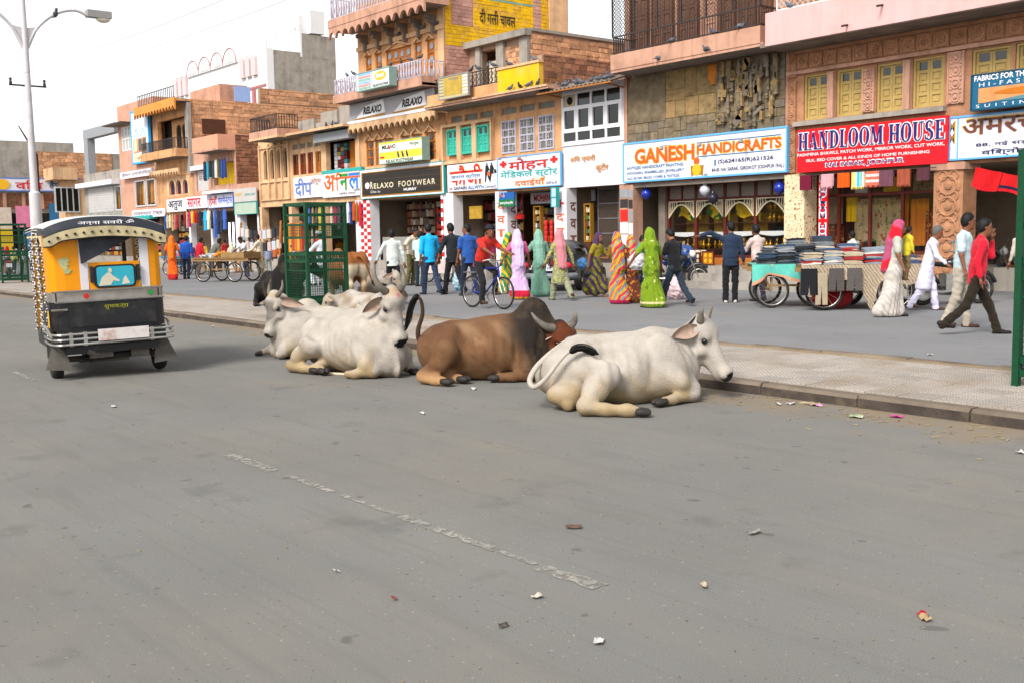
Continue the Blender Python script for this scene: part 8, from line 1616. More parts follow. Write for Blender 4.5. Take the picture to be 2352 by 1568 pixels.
person('man in yellow green shirt in the far left crowd', 33, 630, 568, 120, tc='#a8a860', bc='#2a2a30', h=.036)
person('woman in red scarf at the far left stalls', 18, 628, 568, 120, sari=cloth('dark red sari', '#8a1522'), veil=cloth('dark red veil', '#a01a28'), h=.036)
person('man in white shirt sitting in the far left crowd', 75, 622, 570, 20, tc='#c9cccf', bc='#33333c', h=.036)
person('man in striped grey shirt deep in the crowd behind the blue cart', 412, 628, 553, 140, tc='#8f9296', bc='#3a3a3e', h=.036)
person('child in white at the front of the clothes shop', 575, 618, 570, 320, tc='#c9c4c4', bc='#5a3a3a', H=1.2, h=.036)
person('man in white shirt sitting on the step beyond the grey car', 1393, 640, 556, 220, tc='#bfc4c8', bc='#4a4a50', sleeve='long', skin='dark', h=.028)
person('shopkeeper in red in the doorway of the rainbow sign shop', 808, 612, 534, 330, tc='#a81c3a', bc='#2a2a3a', h=.034, z=.5, H=1.6)
for i, (x, yf, yh, c, f, nm) in enumerate(((442, 620, 560, '#7a2a5a', 160, 'plum'), (470, 618, 558, '#c9a23a', 330, 'ochre'), (548, 620, 556, '#2a6a4a', 200, 'green'), (492, 616, 560, '#c4c4c0', 20, 'white'), (532, 616, 562, '#20242c', 340, 'black'), (590, 622, 556, '#b06a2a', 250, 'tan'), (632, 624, 556, '#c0602a', 150, 'orange'), (8, 626, 570, '#c9c5ba', 40, 'cream'), (62, 618, 572, '#2f5a9a', 160, 'mid blue'), (88, 616, 574, '#8a2a2a', 10, 'brick red'), (690, 622, 556, '#9a3a6a', 190, 'pink'), (722, 620, 552, '#4a5a6a', 20, 'slate'), (782, 618, 548, '#c98a1a', 340, 'saffron'), (858, 622, 540, '#5a6a8a', 300, 'dull blue'), (1122, 640, 545, '#8a1a5a', 330, 'magenta'))): person('person in %s clothes in the crowd along the far shop fronts' % nm, x, yf, yh, f, tc=c, bc=('#2a2a34', '#5a4a3c', '#8a8478')[i % 3], h=.036, stride=4*(i % 3))
# ------------------------------------------------------------------ HANDLOOM HOUSE: cut-out serif letters, violet on white
def serif(ch):
 T, t, w = .2, .07, .62; b = []
 R = lambda x0, y0, x1, y1: b.append([(x0, y0), (x1, y0), (x1, y1), (x0, y1)])
 sf = lambda x, y: R(x-.17, y, x+.17, y+.05)
 def arc(cx, cy, rx, ry, a0, a1, th=lambda a: .1+.1*abs(math.cos(a)), n=16):
  for i in range(n):
   p, q = rad(a0+(a1-a0)*i/n), rad(a0+(a1-a0)*(i+1)/n); f = lambda a, k: (cx+(rx-k*th(a))*math.cos(a), cy+(ry-k*.07-k*(th(a)-.1)*.3)*math.sin(a)); b.append([f(p, 0), f(q, 0), f(q, 1), f(p, 1)])
 if ch == 'H':
  for x in (.17, .63): R(x-T/2, 0, x+T/2, 1); sf(x, 0); sf(x, .95)
  R(.2, .47, .6, .54); return b, .8
 if ch == 'A': b.append([(.1, 0), (.17, 0), (.42, 1), (.36, 1)]); b.append([(.5, 0), (.74, 0), (.46, 1), (.34, 1)]); R(.2, .3, .6, .36); R(.0, 0, .28, .05); R(.44, 0, .82, .05); return b, .82
 if ch == 'N': R(.12, 0, .19, 1); R(.6, 0, .67, 1); b.append([(.08, 1), (.32, 1), (.68, 0), (.56, 0)]); R(0, .95, .2, 1); R(.02, 0, .3, .05); R(.48, .95, .8, 1); return b, .8
 if ch == 'D': R(.1, 0, .3, 1); sf(.18, 0); sf(.18, .95); arc(.3, .5, .45, .5, -90, 90, lambda a: .06+.15*abs(math.cos(a))); return b, .78
 if ch == 'L': R(.1, 0, .3, 1); sf(.2, .95); R(.03, 0, .6, .06); b.append([(.53, 0), (.62, 0), (.62, .3)]); return b, .65
 if ch == 'O': arc(.4, .5, .38, .52, 0, 360, lambda a: .05+.16*abs(math.cos(a)), 28); return b, .8
 if ch == 'M': R(.1, 0, .17, 1); R(.68, 0, .88, 1); b.append([(.06, 1), (.28, 1), (.5, .05), (.42, .05)]); b.append([(.42, .05), (.5, .05), (.75, 1), (.68, 1)]); R(.0, 0, .28, .05); R(.6, 0, .96, .05); R(0, .95, .2, 1); R(.72, .95, .96, 1); return b, .98
 if ch == 'U': R(.1, .25, .3, 1); R(.6, .25, .67, 1); arc(.385, .3, .285, .32, 180, 360, lambda a: .06+.1*max(0, -math.cos(a))); sf(.2, .95); sf(.63, .95); return b, .8
 if ch == 'S': arc(.33, .74, .27, .28, 40, 250, lambda a: .06+.12*abs(math.cos(a))); arc(.33, .26, .29, .28, -140, 72, lambda a: .06+.12*abs(math.cos(a))); b.append([(.2, .58), (.38, .62), (.52, .42), (.36, .4)]); R(.5, .74, .56, .95); R(.06, .05, .12, .26); return b, .66
 if ch == 'E': R(.1, 0, .3, 1); R(.02, 0, .62, .055); R(.02, .945, .6, 1); R(.3, .47, .48, .53); R(.44, .38, .49, .62); b.append([(.54, 0), (.64, 0), (.64, .28)]); b.append([(.52, 1), (.61, 1), (.61, .75)]); return b, .68
 return b, .32
X0_, X1_, Z0_, Z1_, Y_ = HH['_r']; tot = sum(serif(c)[1]+.05 for c in 'HANDLOOM HOUSE'); x = 0.; sx = (X1_-X0_)*.975/tot; hz = (Z1_-Z0_)*.40; zb = Z0_+(Z1_-Z0_)*.52; xo = X0_+(X1_-X0_)*.014
for ch in 'HANDLOOM HOUSE':
 ps, w = serif(ch)
 if ps:
  b = MB(); e = MB()
  for i, p in enumerate(ps):
   q = [(xo+(x+u)*sx, zb+v*hz) for u, v in p]; cx = sum(a for a, c in q)/len(q); cz = sum(c for a, c in q)/len(q); A_ = sum(q[k][0]*q[(k+1) % len(q)][1]-q[(k+1) % len(q)][0]*q[k][1] for k in range(len(q)))
   if A_ < 0: q = q[::-1]
   b.prism(q, 'xz', Y_-.03-.0004*i, Y_-.02)
   g = .02; o = [(a+(g if a > cx else -g), c+(g if c > cz else -g)) for a, c in q]; e.prism(o, 'xz', Y_-.012-.0003*i, Y_-.001)
  b.build('letter', m_purp, HH); e.build('letter_edge', m_wht, HH)
 x += w+.05
# ------------------------------------------------------------------ tree guards and street lamp on the median
def guard(x, y, label, s=.86, z0=.11, yaw=0., H=2.1, full=True):
 t = thing('tree_guard', label, 'tree guard', (x, y, z0), rad(yaw), 'green tree guards along the median', local=True); h = s/2
 for i in (-1, 1):
  for j in (-1, 1): MB().box(i*h-.03, i*h+.03, j*h-.03, j*h+.03, 0, H).build('post', m_green, t)
 for z, w in ((H-.03, .03), (1.87, .02), (1.68, .02), (1.43, .02), (1.12, .035), (.98, .03), (.80, .012), (.24, .03), (.12, .03)):
  b = MB()
  for q in (-1, 1): b.box(-h+.031, h-.031, q*h-.012, q*h+.012, z-w, z+w).box(q*h-.0121, q*h+.0121, -h+.031, h-.031, z-w-.001, z+w+.001)
  b.build('rail', m_green, t)
 b = MB(); n = 17;
 for q in (-1, 1):
  for k in range(1, n):
   u = -h+s*k/n
   for za, zb in ((.25, 1.1), (1.43, 1.68)): b.bar((u, q*h, za), (u, q*h, zb), .005).bar((q*h, u, za), (q*h, u, zb), .005)
  for z in np.arange(.3, 1.1, .05): b.bar((-h, q*h, z), (h, q*h, z), .005).bar((q*h, -h, z), (q*h, h, z), .005)
  for z in np.arange(1.46, 1.68, .055): b.bar((-h, q*h, z), (h, q*h, z), .005).bar((q*h, -h, z), (q*h, h, z), .005)
 b.build('wire_mesh', m_green, t, kind='stuff'); b = MB()
 for q in (-1, 1):
  for k in range(7):
   u = -h+s*(k+.5)/7
   for z in (1.05, .18): b.ring((u, q*h, z), .045, .008, 'y', 10, 4).ring((q*h, u, z), .045, .008, 'x', 10, 4)
 b.build('scroll_band', m_green, t); return t
guard(-18.30, 10.02, 'green wire tree guard standing among the cows', .84); tg = guard(-3.93, 9.84, 'green wire tree guard cut by the right edge of the picture', .86); guard(-40.5, 9.9, 'green wire tree guard at the far left beyond the rickshaw', .86);
r = random.Random(3); b = MB()
for i in range(26): a = r.uniform(0, 6.28); d = r.uniform(.05, .4); b.ell((-3.93+d*math.cos(a), 9.84+d*math.sin(a), .11), (r.uniform(.08, .2), r.uniform(.08, .2), r.uniform(.02, .05)), 7, 4)
b.build('soil_heap', m_dust, None, True, kind='stuff'); MB().tube([(-3.9, 9.8, .1), (-3.95, 9.7, .5), (-3.8, 9.75, 1.0)], .015, 5).tube([(-3.95, 9.7, .5), (-4.1, 9.6, .75)], .01, 5).build('sapling_stem', m_woodd, tg, loc=Vector((3.93, -9.84, -.11)))
LX, LY = -35.5, 9.5; lp = thing('street_lamp', 'tall pale double armed street lamp on the median', 'street lamp', (LX, LY, 0)); m_pole = M('pale grey pole paint', '#c3c0c2', .5, .08, 3., dirt='#8a8488', damt=.4)
MB().tube([(LX, LY, 0), (LX, LY, 3.1), (LX, LY, 3.15), (LX, LY, 7.6), (LX, LY, 9.6)], [.2, .17, .115, .09, .07], 12).build('pole', m_pole, lp, True, auto=40)
for q, e in ((1, FX(200, 38, LX)), (-1, None)):
 if e is None: e = Vector((LX, 2*LY-FX(200, 38, LX).y, FX(200, 38, LX).z))
 dy = e.y-LY; MB().tube(crom([V3(LX, LY, 7.5), V3(LX, LY+dy*.2, 8.25), V3(LX, LY+dy*.5, 8.75), V3(LX, LY+dy*.8, 8.93), V3(LX, e.y, e.z+.02)], 5), .05, 8).build('arm', m_pole, lp, True); MB().prism([(LY, 7.35), (LY+dy*.22, 8.28), (LY, 8.2)], 'yz', LX-.02, LX+.02).build('gusset', m_pole, lp)
 hd_ = MB().box(LX-.15, LX+.15, e.y-.02*q, e.y+.75*q, e.z-.02, e.z+.2).build('lamp_head', M('lamp head grey', '#8f8f8d', .5), lp); MB().ell((LX, e.y+.5*q, e.z-.03), (.14, .24, .13), 12, 8).build('lamp_bowl', M('lamp bowl', '#d9d2bd', .25), hd_, True)
z = F(70, 195, LY).z; MB().bar((LX, LY-.55, z), (LX, LY+.55, z), .05).build('crossbar', m_irond, lp)
for q in (-.5, .5): MB().lathe([(.04, 0), (.05, .05), (.03, .12), (.05, .16), (.02, .2)], (LX, LY+q, z+.02), 8).build('insulator', m_irond, lp)
o = MB().tube([(LX-.2, LY+.15, 0), (LX-.25, LY+.2, 4.3), (LX-.2, LY-.3, 5.2)], [.06, .05, .02], 6).build('flag_pole', m_woodd); tag(o, 'thin dark bamboo pole leaning beside the street lamp', 'pole')
w = MB(); z += .2
for q in (-.5, .5): w.tube([(LX+t*9, LY+q, z-.9*math.sin(math.pi*min(1, t/4))*.5) for t in np.linspace(-4, 4.2, 24)], .004, 4)
tag(w.build('overhead_wire', m_irond), 'thin overhead wires running along the median from the lamp crossbar', 'wire')
# ------------------------------------------------------------------ wheels, bicycle, motorcycles, car, carts
def spoked(parent, c, R_w, ax_yaw, name='wheel', th=.02, n=14, tyre=m_rub, offs=None):
 w = MB().ring((0, 0, 0), R_w-th, th, 'y', 26, 8).build(name, tyre, parent, True, loc=Vector(c)); w.rotation_euler = (0, 0, ax_yaw); MB().ring((0, 0, 0), R_w-2.3*th, th*.5, 'y', 26, 6).build('rim', m_chr, w, True); b = MB().lathe([(.02, -.035), (.025, 0), (.02, .035)], (0, 0, 0), 8, 'y')
 for i in range(n): a = 2*math.pi*i/n; b.bar((0, .02*(-1)**i, 0), (math.cos(a)*(R_w-2.3*th), 0, math.sin(a)*(R_w-2.3*th)), .004)
 b.build('spokes', m_chr, w); return w
a, c = GS(1872, 1229), GS(2035, 1240); d = c-a; yaw = math.atan2(d.y, d.x); m_ = (a+c)/2; bk = thing('bicycle', 'blue framed roadster bicycle ridden by the man in the red shirt', 'bicycle', tuple(m_), yaw, local=True)
spoked(bk, (-.52, 0, .34), .34, 0); spoked(bk, (.52, 0, .34), .34, 0); m_bf = M('blue bicycle frame', '#23308a', .4, .1)
b = MB()
for p, q in (((-.52, 0, .34), (-.1, 0, .32)), ((-.52, 0, .34), (-.18, 0, .84)), ((-.1, 0, .3), (-.2, 0, .9)), ((-.18, 0, .82), (.36, 0, .86)), ((-.1, 0, .3), (.38, 0, .72)), ((.34, 0, .98), (.40, 0, .66))): b.tube([p, q], .017, 6)
b.build('frame', m_bf, bk); b = MB()
for q in (.05, -.05): b.tube([(.40, q, .66), (.52, q, .34)], .014, 6)
b.build('fork', m_chr, bk); MB().tube([(.2, .28, 1.0), (.34, .2, 1.03), (.36, 0, 1.0), (.34, -.2, 1.03), (.2, -.28, 1.0)], .013, 6).build('handlebar', m_chr, bk); MB().ell((-.22, 0, .94), (.14, .08, .04), 10, 6).build('saddle', m_blk, bk, True); MB().ring((-.1, .03, .3), .09, .008, 'y', 16, 5).bar((-.1, .06, .3), (-.02, .06, .16), .02).bar((-.1, -.06, .3), (-.18, -.06, .44), .02).build('crank', m_chr, bk); MB().box(-.72, -.32, -.07, .07, .74, .76).bar((-.66, .05, .75), (-.54, .05, .36), .012).build('carrier', m_chr, bk)
dv = Vector((math.cos(yaw), math.sin(yaw), 0)); person('man in red shirt and dark cap riding the bicycle to the right', 0, 0, 0, math.degrees(yaw), tc='#c0281c', bc='#1b1a1e', sleeve='short', lean=24, sit=.97, legs=((62, 70), (25, 32)), armL=(52, 8, 18), armR=(52, 8, 18), pos=m_-dv*.2, H=1.68, shoe=m_sand_, hyaw=-20, hpitch=5, turban=M('dark cap', '#20202a', .8))
def motorcycle(x, y, face, label, col='#26262a', plate=None, z=0.):
 g = G(x, y, z); t = thing('motorcycle', label, 'motorcycle', (g.x, g.y, z), rad(face), 'motorcycles parked in the street', local=True); spoked(t, (-.6, 0, .3), .3, 0, th=.045, n=10); spoked(t, (.66, 0, .3), .3, 0, th=.04, n=10); mt = M('motorcycle paint '+col, col, .25, .1, spec=.6)
 S = SDF(.025); S.ell((.12, 0, .82), (.26, .13, .12), .03); V, Q = S.mesh(); link('tank', np_mesh('tank', V, Q, mt), t); S = SDF(.025); S.cone((-.05, 0, .78), (-.62, 0, .84), .1, .09, .03, sq=(V3(0, 0, 1), .5)); V, Q = S.mesh(); link('seat', np_mesh('seat', V, Q, m_blk), t)
 b = MB().box(-.18, .22, -.13, .13, .3, .62).lathe([(.1, -.14), (.1, .14)], (.02, 0, .42), 12, 'y'); b.build('engine', m_chr, t); b = MB().tube([(.34, 0, .86), (.1, 0, .34)], .03, 6).tube([(-.6, .1, .3), (-.1, .1, .36)], .025, 6).tube([(-.6, -.1, .3), (-.1, -.1, .36)], .025, 6).box(-.88, -.45, -.08, .08, .62, .70); b.build('frame', mt, t)
 for q in (1, -1): MB().tube([(.38, q*.09, .95), (.66, q*.09, .3)], .022, 6).build('fork', m_chr, t); MB().bar((.25, q*.34, 1.06), (.27, q*.36, 1.2), .01).lathe([(.0, 0), (.055, .005), (.05, .02)], (.27, q*.38, 1.22), 10, 'x').build('mirror', m_chr, t)
 MB().tube([(.2, .38, 1.04), (.36, .15, 1.03), (.36, -.15, 1.03), (.2, -.38, 1.04)], .016, 6).build('handlebar', m_chr, t); MB().ell((.5, 0, .92), (.09, .1, .1), 10, 8).build('headlight', m_wht, t, True); MB().tube([(.1, -.14, .3), (-.3, -.16, .26), (-.85, -.16, .33)], [.02, .035, .045], 8).build('silencer', m_chr, t)
 p = MB().box(-.93, -.915, -.12, .12, .5, .66).build('number_plate', m_board, t); MB().ell((-.88, 0, .74), (.03, .08, .035), 8, 6).build('tail_light', m_red, t, True)
 if plate:
  me = text_mesh(plate, 0., .02); n = len(me.vertices); v = np.empty(n*3, np.float32); me.vertices.foreach_get('co', v); v = v.reshape(-1, 3); lo, hi = v.min(0), v.max(0); q = np.empty_like(v); q[:, 0] = -.932; q[:, 1] = .1-.2*(v[:, 0]-lo[0])/(hi[0]-lo[0]); q[:, 2] = .51+.14*(v[:, 1]-lo[1])/(hi[1]-lo[1]); me.vertices.foreach_set('co', q.ravel()); me.materials.clear(); me.materials.append(m_blk); link('lettering', me, p, Vector((0, 0, 0)))
 for q in (-.6, .66): S = MB().ring((q, 0, .3), .35, .04, 'y', 10, 6, 20, 160); S.build('mudguard', mt, t, True)
motorcycle(882, 628, 40, 'small black motorcycle parked behind the white shirted walker', plate=None); motorcycle(2015, 700, 60, 'black motorcycle parked at the right end of the jeans carts', '#1b2433'); motorcycle(2182, 700, 62, 'dark motorcycle with a legible rear number plate behind the striding men', '#1c1c22', 'RJ 19\n9645'); motorcycle(2262, 668, 65, 'dark motorcycle with bright mirrors behind the red shirted man', '#20222a'); motorcycle(700, 640, 200, 'dark motorcycle parked behind the tree guard', '#1f2530'); motorcycle(1950, 655, 80, 'motorcycle with a black helmet on its mirror behind the jeans carts', '#22242c'); motorcycle(20, 640, 170, 'black motorcycle parked at the far left stalls'); motorcycle(1548, 662, 40, 'black motorcycle loaded with blue cloth bundles behind the black T-shirt man')
# the two wheeler rider behind the guard
g = G(742, 668); person('motorcyclist in white shirt and visored helmet behind the tree guard', 0, 0, 0, 200, tc='#cdd2d6', bc='#c9ccd2', sit=.85, pos=Vector((g.x, g.y, 0)), H=1.75, armL=(40, 20, 20), armR=(40, 20, 20), legs=((60, 80), (60, 80)), h=.028, turban=M('grey helmet', '#8f9794', .3), shoe=m_sole)
# car
g = GS(2186, 1168); hd_ = rad(122); ct = thing('car', 'dark grey saloon car parked nose-in at the medical store', 'car', (g.x+.7*math.cos(hd_), g.y+.7*math.sin(hd_), 0), hd_, local=True); m_car = M('charcoal car paint', '#3b3e43', .3, .05, 2., coord='O', metal=.3, spec=.6, dirt='#6a645c', dscale=2., damt=.3)
S = SDF(.045); S.cone((-.3, 0, .62), (2.9, 0, .58), .5, .45, .1, sq=(V3(0, 0, 1), .62)); S.ell((1.3, 0, .56), (2.05, .80, .34), .1); S.ell((1.2, 0, .5), (2., .80, .26), .1); S.ell((1.15, 0, .92), (1.25, .66, .44), .08)
V, Q = S.mesh(); V[:, 2] = np.maximum(V[:, 2], .2); link('body', np_mesh('body', V, Q, m_car), ct); z = 1.
for q in (1, -1):
 f = lambda x, z: (x, q*(.66*math.sqrt(max(0, 1-((x-1.15)/1.25)**2-((z-.92)/.44)**2))+.012), z)
 for x0, x1 in ((.45, 1.1), (1.16, 1.85)):
  b = MB(); n = 4
  for i in range(n):
   for j in range(3): u0, u1, v0, v1 = x0+(x1-x0)*i/n, x0+(x1-x0)*(i+1)/n, .95+.085*j, .95+.085*(j+1); p_ = [f(u0, v0), f(u1, v0), f(u1, v1), f(u0, v1)]; b.quad(*(p_ if q < 0 else p_[::-1]))
  b.build('side_window', m_gdk, ct)
for xr, s_, nm in ((.12, -1, 'rear_window'), (2.2, 1, 'windscreen')):
 b = MB()
 for i in range(8):
  for j in range(3):
   y = lambda k: -.5+k/8.; zz = lambda k: .97+.085*k; e = lambda yy, z_: (1.15+s_*(1.25*math.sqrt(max(0, 1-(yy/.66)**2-((z_-.92)/.44)**2))+.012), yy, z_); p_ = [e(y(i), zz(j)), e(y(i+1), zz(j)), e(y(i+1), zz(j+1)), e(y(i), zz(j+1))]; b.quad(*(p_ if s_ > 0 else p_[::-1]))
 b.build(nm, m_gdk, ct)
for x in (0., 2.45):
 for q in (.72, -.72): w = MB().lathe([(.16, -.08), (.26, -.08), (.285, -.04), (.285, .04), (.26, .08), (.16, .08)], (x, q, .285), 20, 'y').build('wheel', m_rub, ct, True, auto=40); MB().lathe([(.02, -.085), (.15, -.07), (.17, -.085), (.17, .085), (.15, .07), (.02, .085)], (x, q, .285), 16, 'y').build('hubcap', m_chr, w, True, auto=40)
b = MB(); b.tube(crom([V3(-.5, .78, .42), V3(-.80, .6, .42), V3(-.88, 0, .42), V3(-.80, -.6, .42), V3(-.5, -.78, .42)], 4), .08, 8); b.build('rear_bumper', M('bumper grey', '#74787e', .4), ct, True); p = box('number_plate', m_board, -.90, -.875, -.27, .27, .56, .68, ct); p.location = (0, 0, 0)
me = text_mesh('RJ 19 2C 5357', 0, .02); n = len(me.vertices); v = np.empty(n*3, np.float32); me.vertices.foreach_get('co', v); v = v.reshape(-1, 3); lo, hi = v.min(0), v.max(0); q = np.empty_like(v); q[:, 0] = -.904; q[:, 1] = .24-.48*(v[:, 0]-lo[0])/(hi[0]-lo[0]); q[:, 2] = .575+.09*(v[:, 1]-lo[1])/(hi[1]-lo[1]); me.vertices.foreach_set('co', q.ravel()); me.materials.clear(); me.materials.append(m_blk); link('lettering', me, p, Vector((0, 0, 0)))
for q in (.58, -.58): MB().ell((-.74, q, .7), (.05, .13, .08), 10, 6).build('tail_light', m_red, ct, True)
# carts
m_cw = M('weathered cart wood', '#8f7048', .85, .2, 6., bump=.3, bscale=40., coord='O', dirt='#5a4630', damt=.6)
def cart(c, face, L, W, zb, R_w, label, wood=m_cw, planks=True):
 t = thing('handcart', label, 'handcart', (c.x, c.y, 0), rad(face), 'handcarts of street vendors', local=True); n = 5
 for i in range(n): MB().box(-L/2, L/2, -W/2+W*i/n+.008, -W/2+W*(i+1)/n-.008, zb, zb+.035).build('plank', wood, t)
 b = MB().box(-L/2-.1, L/2+.1, -W/2+.05, -W/2+.12, zb-.09, zb-.002).box(-L/2-.1, L/2+.1, W/2-.12, W/2-.05, zb-.09, zb-.002)
 for x in (-L*.3, L*.3):
  for q in (-1, 1): b.bar((x, q*(W/2-.1), zb-.08), (x, q*(W/2-.1), R_w), .05).bar((x-.2, q*(W/2-.1), zb-.08), (x, q*(W/2-.1), R_w), .035)
  b.bar((x, -W/2+.0, R_w), (x, W/2, R_w), .04)
 b.bar((-L*.3, -W/2+.1, R_w+.1), (L*.3, -W/2+.1, R_w+.1), .04); b.build('frame', wood, t)
 for x in (-L*.3, L*.3):
  for q in (-1, 1): spoked(t, (x, q*(W/2+.0), R_w), R_w, 0, th=.025, n=12)
 return t
wc = (GS(852, 1127)+GS(976, 1127))/2; c1_ = cart(wc, 28, 2.3, 1.05, .84, .36, 'plain wooden handcart loaded with packets and oranges'); rt = Matrix.Rotation(rad(28), 4, 'Z'); W_ = lambda x, y, z: Vector((wc.x, wc.y, 0))+rt@Vector((x, y, z))
o = MB().box(.1, 1.1, -.5, -.46, .88, 1.06).box(.1, 1.1, .46, .5, .88, 1.06).box(1.06, 1.1, -.459, .459, .88, 1.06).build('tray_side', m_cw, c1_); om = MB().ell((0, 0, 0), (.045,)*3, 8, 6).mesh('orange', M('orange peel', '#c9780c', .6, .1, 20.), True); r = random.Random(8)
for i in range(46): x, y = r.uniform(-.32, .12), r.uniform(-.44, .3); o = link('orange', om, None, W_(x, y, .925+.16*(1-min(1, math.hypot(x+.1, y+.07)*2.4)))); tag(o, 'orange in the heap on the wooden handcart', 'orange', 'oranges heaped on the handcart')
pk = MB().box(-.5, .5, -.5, .5, 0, 1).mesh('packet', M('white packet', '#b9c0c4', .5, .15, 20.))
for i in range(30):
 k = i % 10; u = r.uniform(.16, 1.02) if k > 5 else r.uniform(-1.08, -.4); o = link('packet', pk, None, W_(u, r.uniform(-.42, .4), .877+.05*(i//10))); o.scale = (.17, .13, .05); o.rotation_euler = (0, 0, r.uniform(0, 3)); tag(o, 'white packet lying on the wooden handcart '+('right' if u > 0 else 'left')+' of the oranges', 'packet', 'white packets on the handcart')
bc_ = G(425, 632); cart(bc_, 28, 1.7, .9, .8, .32, 'blue edged handcart behind the blue shirted man', M('blue cart paint', '#3f7a9a', .6, .1, coord='O')); rt2 = Matrix.Rotation(rad(28), 4, 'Z')
for i in range(12): o = link('packet', MB().box(-.1, .1, -.08, .08, 0, .09).mesh('packet', M('pink packet', '#b9607a', .5, .15)) if i == 0 else bpy.data.objects['pink_packet'].data, None, Vector((bc_.x, bc_.y, .84))+rt2@Vector((-.7+.13*i, r.uniform(-.3, .3), 0))); o.name = 'pink_packet'; tag(o, 'pink packet on the blue edged handcart', 'packet', 'pink packets on the blue cart')
c = G(1020, 648); cart(c, 20, 1.2, .8, .7, .28, 'low cart draped in white cloth behind the two friends', M('maroon cart paint', '#6a1a24', .6)); o = MB().box(-.62, .62, -.43, .43, .3, .74).build('cart_cloth', cloth('white printed cloth', '#c4b2ac'), None, loc=Vector((c.x, c.y, .0))); o.rotation_euler = (0, 0, rad(20)); tag(o, 'white printed cloth draped over the low cart', 'cloth')
# the two clothes carts on the right
m_tc = ospots(cloth('turquoise printed cloth', '#58b0a0'), [('#c9b86a', 5., .66, 'n'), ('#7a9ac0', 7., .7, 'n')]); m_st = ospots(cloth('striped beige cloth', '#a89a84'), [('#84705c', 7., .72, 's')]); m_bd = cloth('peach border', '#c08a6a')
ca, cb_ = (GS(3010, 1222)+GS(3160, 1228))/2, (GS(3240, 1228)+GS(3450, 1240))/2; FA = 44.
def drape(c, face, x0, x1, y, zt, prof, mat, label, edge=None):
 b = MB(); n = 40; M_ = Matrix.Rotation(rad(face), 4, 'Z')
 for i in range(n):
  for j in range(6):
   P_ = []
   for u, v in ((i/n, (j+1)/6), ((i+1)/n, (j+1)/6), ((i+1)/n, j/6), (i/n, j/6)): dz = prof(u); P_.append(Vector((c.x, c.y, 0))+M_@Vector((x0+(x1-x0)*u+.03*math.sin(u*25)*v, y-.03-.05*v*math.sin(u*17+1)-.04*v, zt-dz*v)))
   b.mi = 1 if edge and j == 5 else 0; b.quad(*P_)
 for i in range(n): b.mi = 0; P_ = [Vector((c.x, c.y, 0))+M_@Vector((x0+(x1-x0)*u, yy, zt+.004)) for u, yy in ((i/n, y-.03), ((i+1)/n, y-.03), ((i+1)/n, y+1.05), (i/n, y+1.05))]; b.quad(*P_)
 o = b.build('cart_cloth', [mat, edge or mat], None, True); tag(o, label, 'cloth', 'cloths draped over the clothes carts')
ca = ca+Vector((.36, .35, 0)); cb_ = cb_+Vector((.24, .23, 0)); cart(ca, FA, 1.85, 1.1, .82, .34, 'left clothes cart piled with folded jeans under a turquoise cloth'); cart(cb_, FA, 2.15, 1.1, .82, .36, 'right clothes cart piled with folded shirts under a striped cloth')
drape(ca, FA, -.95, .95, -.56, .862, lambda u: (.42-1.2*u if u < .2 else .20+.56*(u-.2)) if u < .88 else .80, m_tc, 'turquoise printed cloth hanging low over the left clothes cart', m_bd)
drape(cb_, FA, -1.08, 1.1, -.57, .862, lambda u: .28+.3*math.exp(-((u-.05)/.08)**2)+.5*math.exp(-((u-.58)/.06)**2)+.1*math.sin(u*9)**2+.25*max(0, u-.8), m_st, 'striped beige cloth draped over the right clothes cart')
jc = ['#2a3442', '#39424c', '#20262e', '#4d5358', '#6f7478', '#b9b4a8', '#2c3f58', '#1a1d22', '#8a8f94']; sc_ = ['#8d8f92', '#b0a48c', '#9a2a2a', '#c9c4bc', '#b56a1a', '#3a4a6a', '#a89a84', '#7f8a96']
def fold_mesh(c):
 b = MB(); n = 7; nm = 'folded_'+c
 prof = [(-.16, 0), (.16, 0), (.185, .012), (.175, .03), (.05, .04), (-.1, .036), (-.185, .026), (-.18, .01)]; b.prism(prof, 'xz', -.22, .22); return b.mesh('folded_garment', cloth(c, c))
FM = {c: fold_mesh(c) for c in set(jc+sc_)}
def pile(c, spots_, cols, nm, lab, grp):
 M_ = Matrix.Rotation(rad(FA), 4, 'Z'); r = random.Random(len(spots_)); ords = ('leftmost', 'second', 'third', 'fourth', 'fifth', 'sixth', 'seventh', 'eighth')
 for k, (x, y, n) in enumerate(spots_):
  for i in range(n): o = link('folded_'+nm, FM[r.choice(cols)], None, Vector((c.x, c.y, .866+i*.038))+M_@Vector((x+r.uniform(-.015, .015), y, 0))); o.rotation_euler = (r.uniform(-.03, .03), r.uniform(-.06, .06), rad(FA)+r.uniform(-.08, .08)); tag(o, 'folded %s in the %s stack of the %s' % (nm, ords[k], lab), 'clothes', grp)
pile(ca, [(-.64, -.3, 6), (-.28, -.28, 10), (.08, -.3, 10), (.45, -.3, 11), (.68, -.28, 6), (-.5, .2, 9), (0., .2, 13), (.5, .2, 14)], jc, 'jeans', 'left clothes cart', 'jeans stacked on the left cart'); pile(cb_, [(-.86, -.3, 6), (-.48, -.28, 8), (-.1, -.3, 6), (.28, -.28, 8), (.62, -.3, 6), (.92, -.3, 4), (-.1, .2, 10), (.5, .2, 8)], sc_, 'shirt', 'right clothes cart', 'shirts stacked on the right cart')
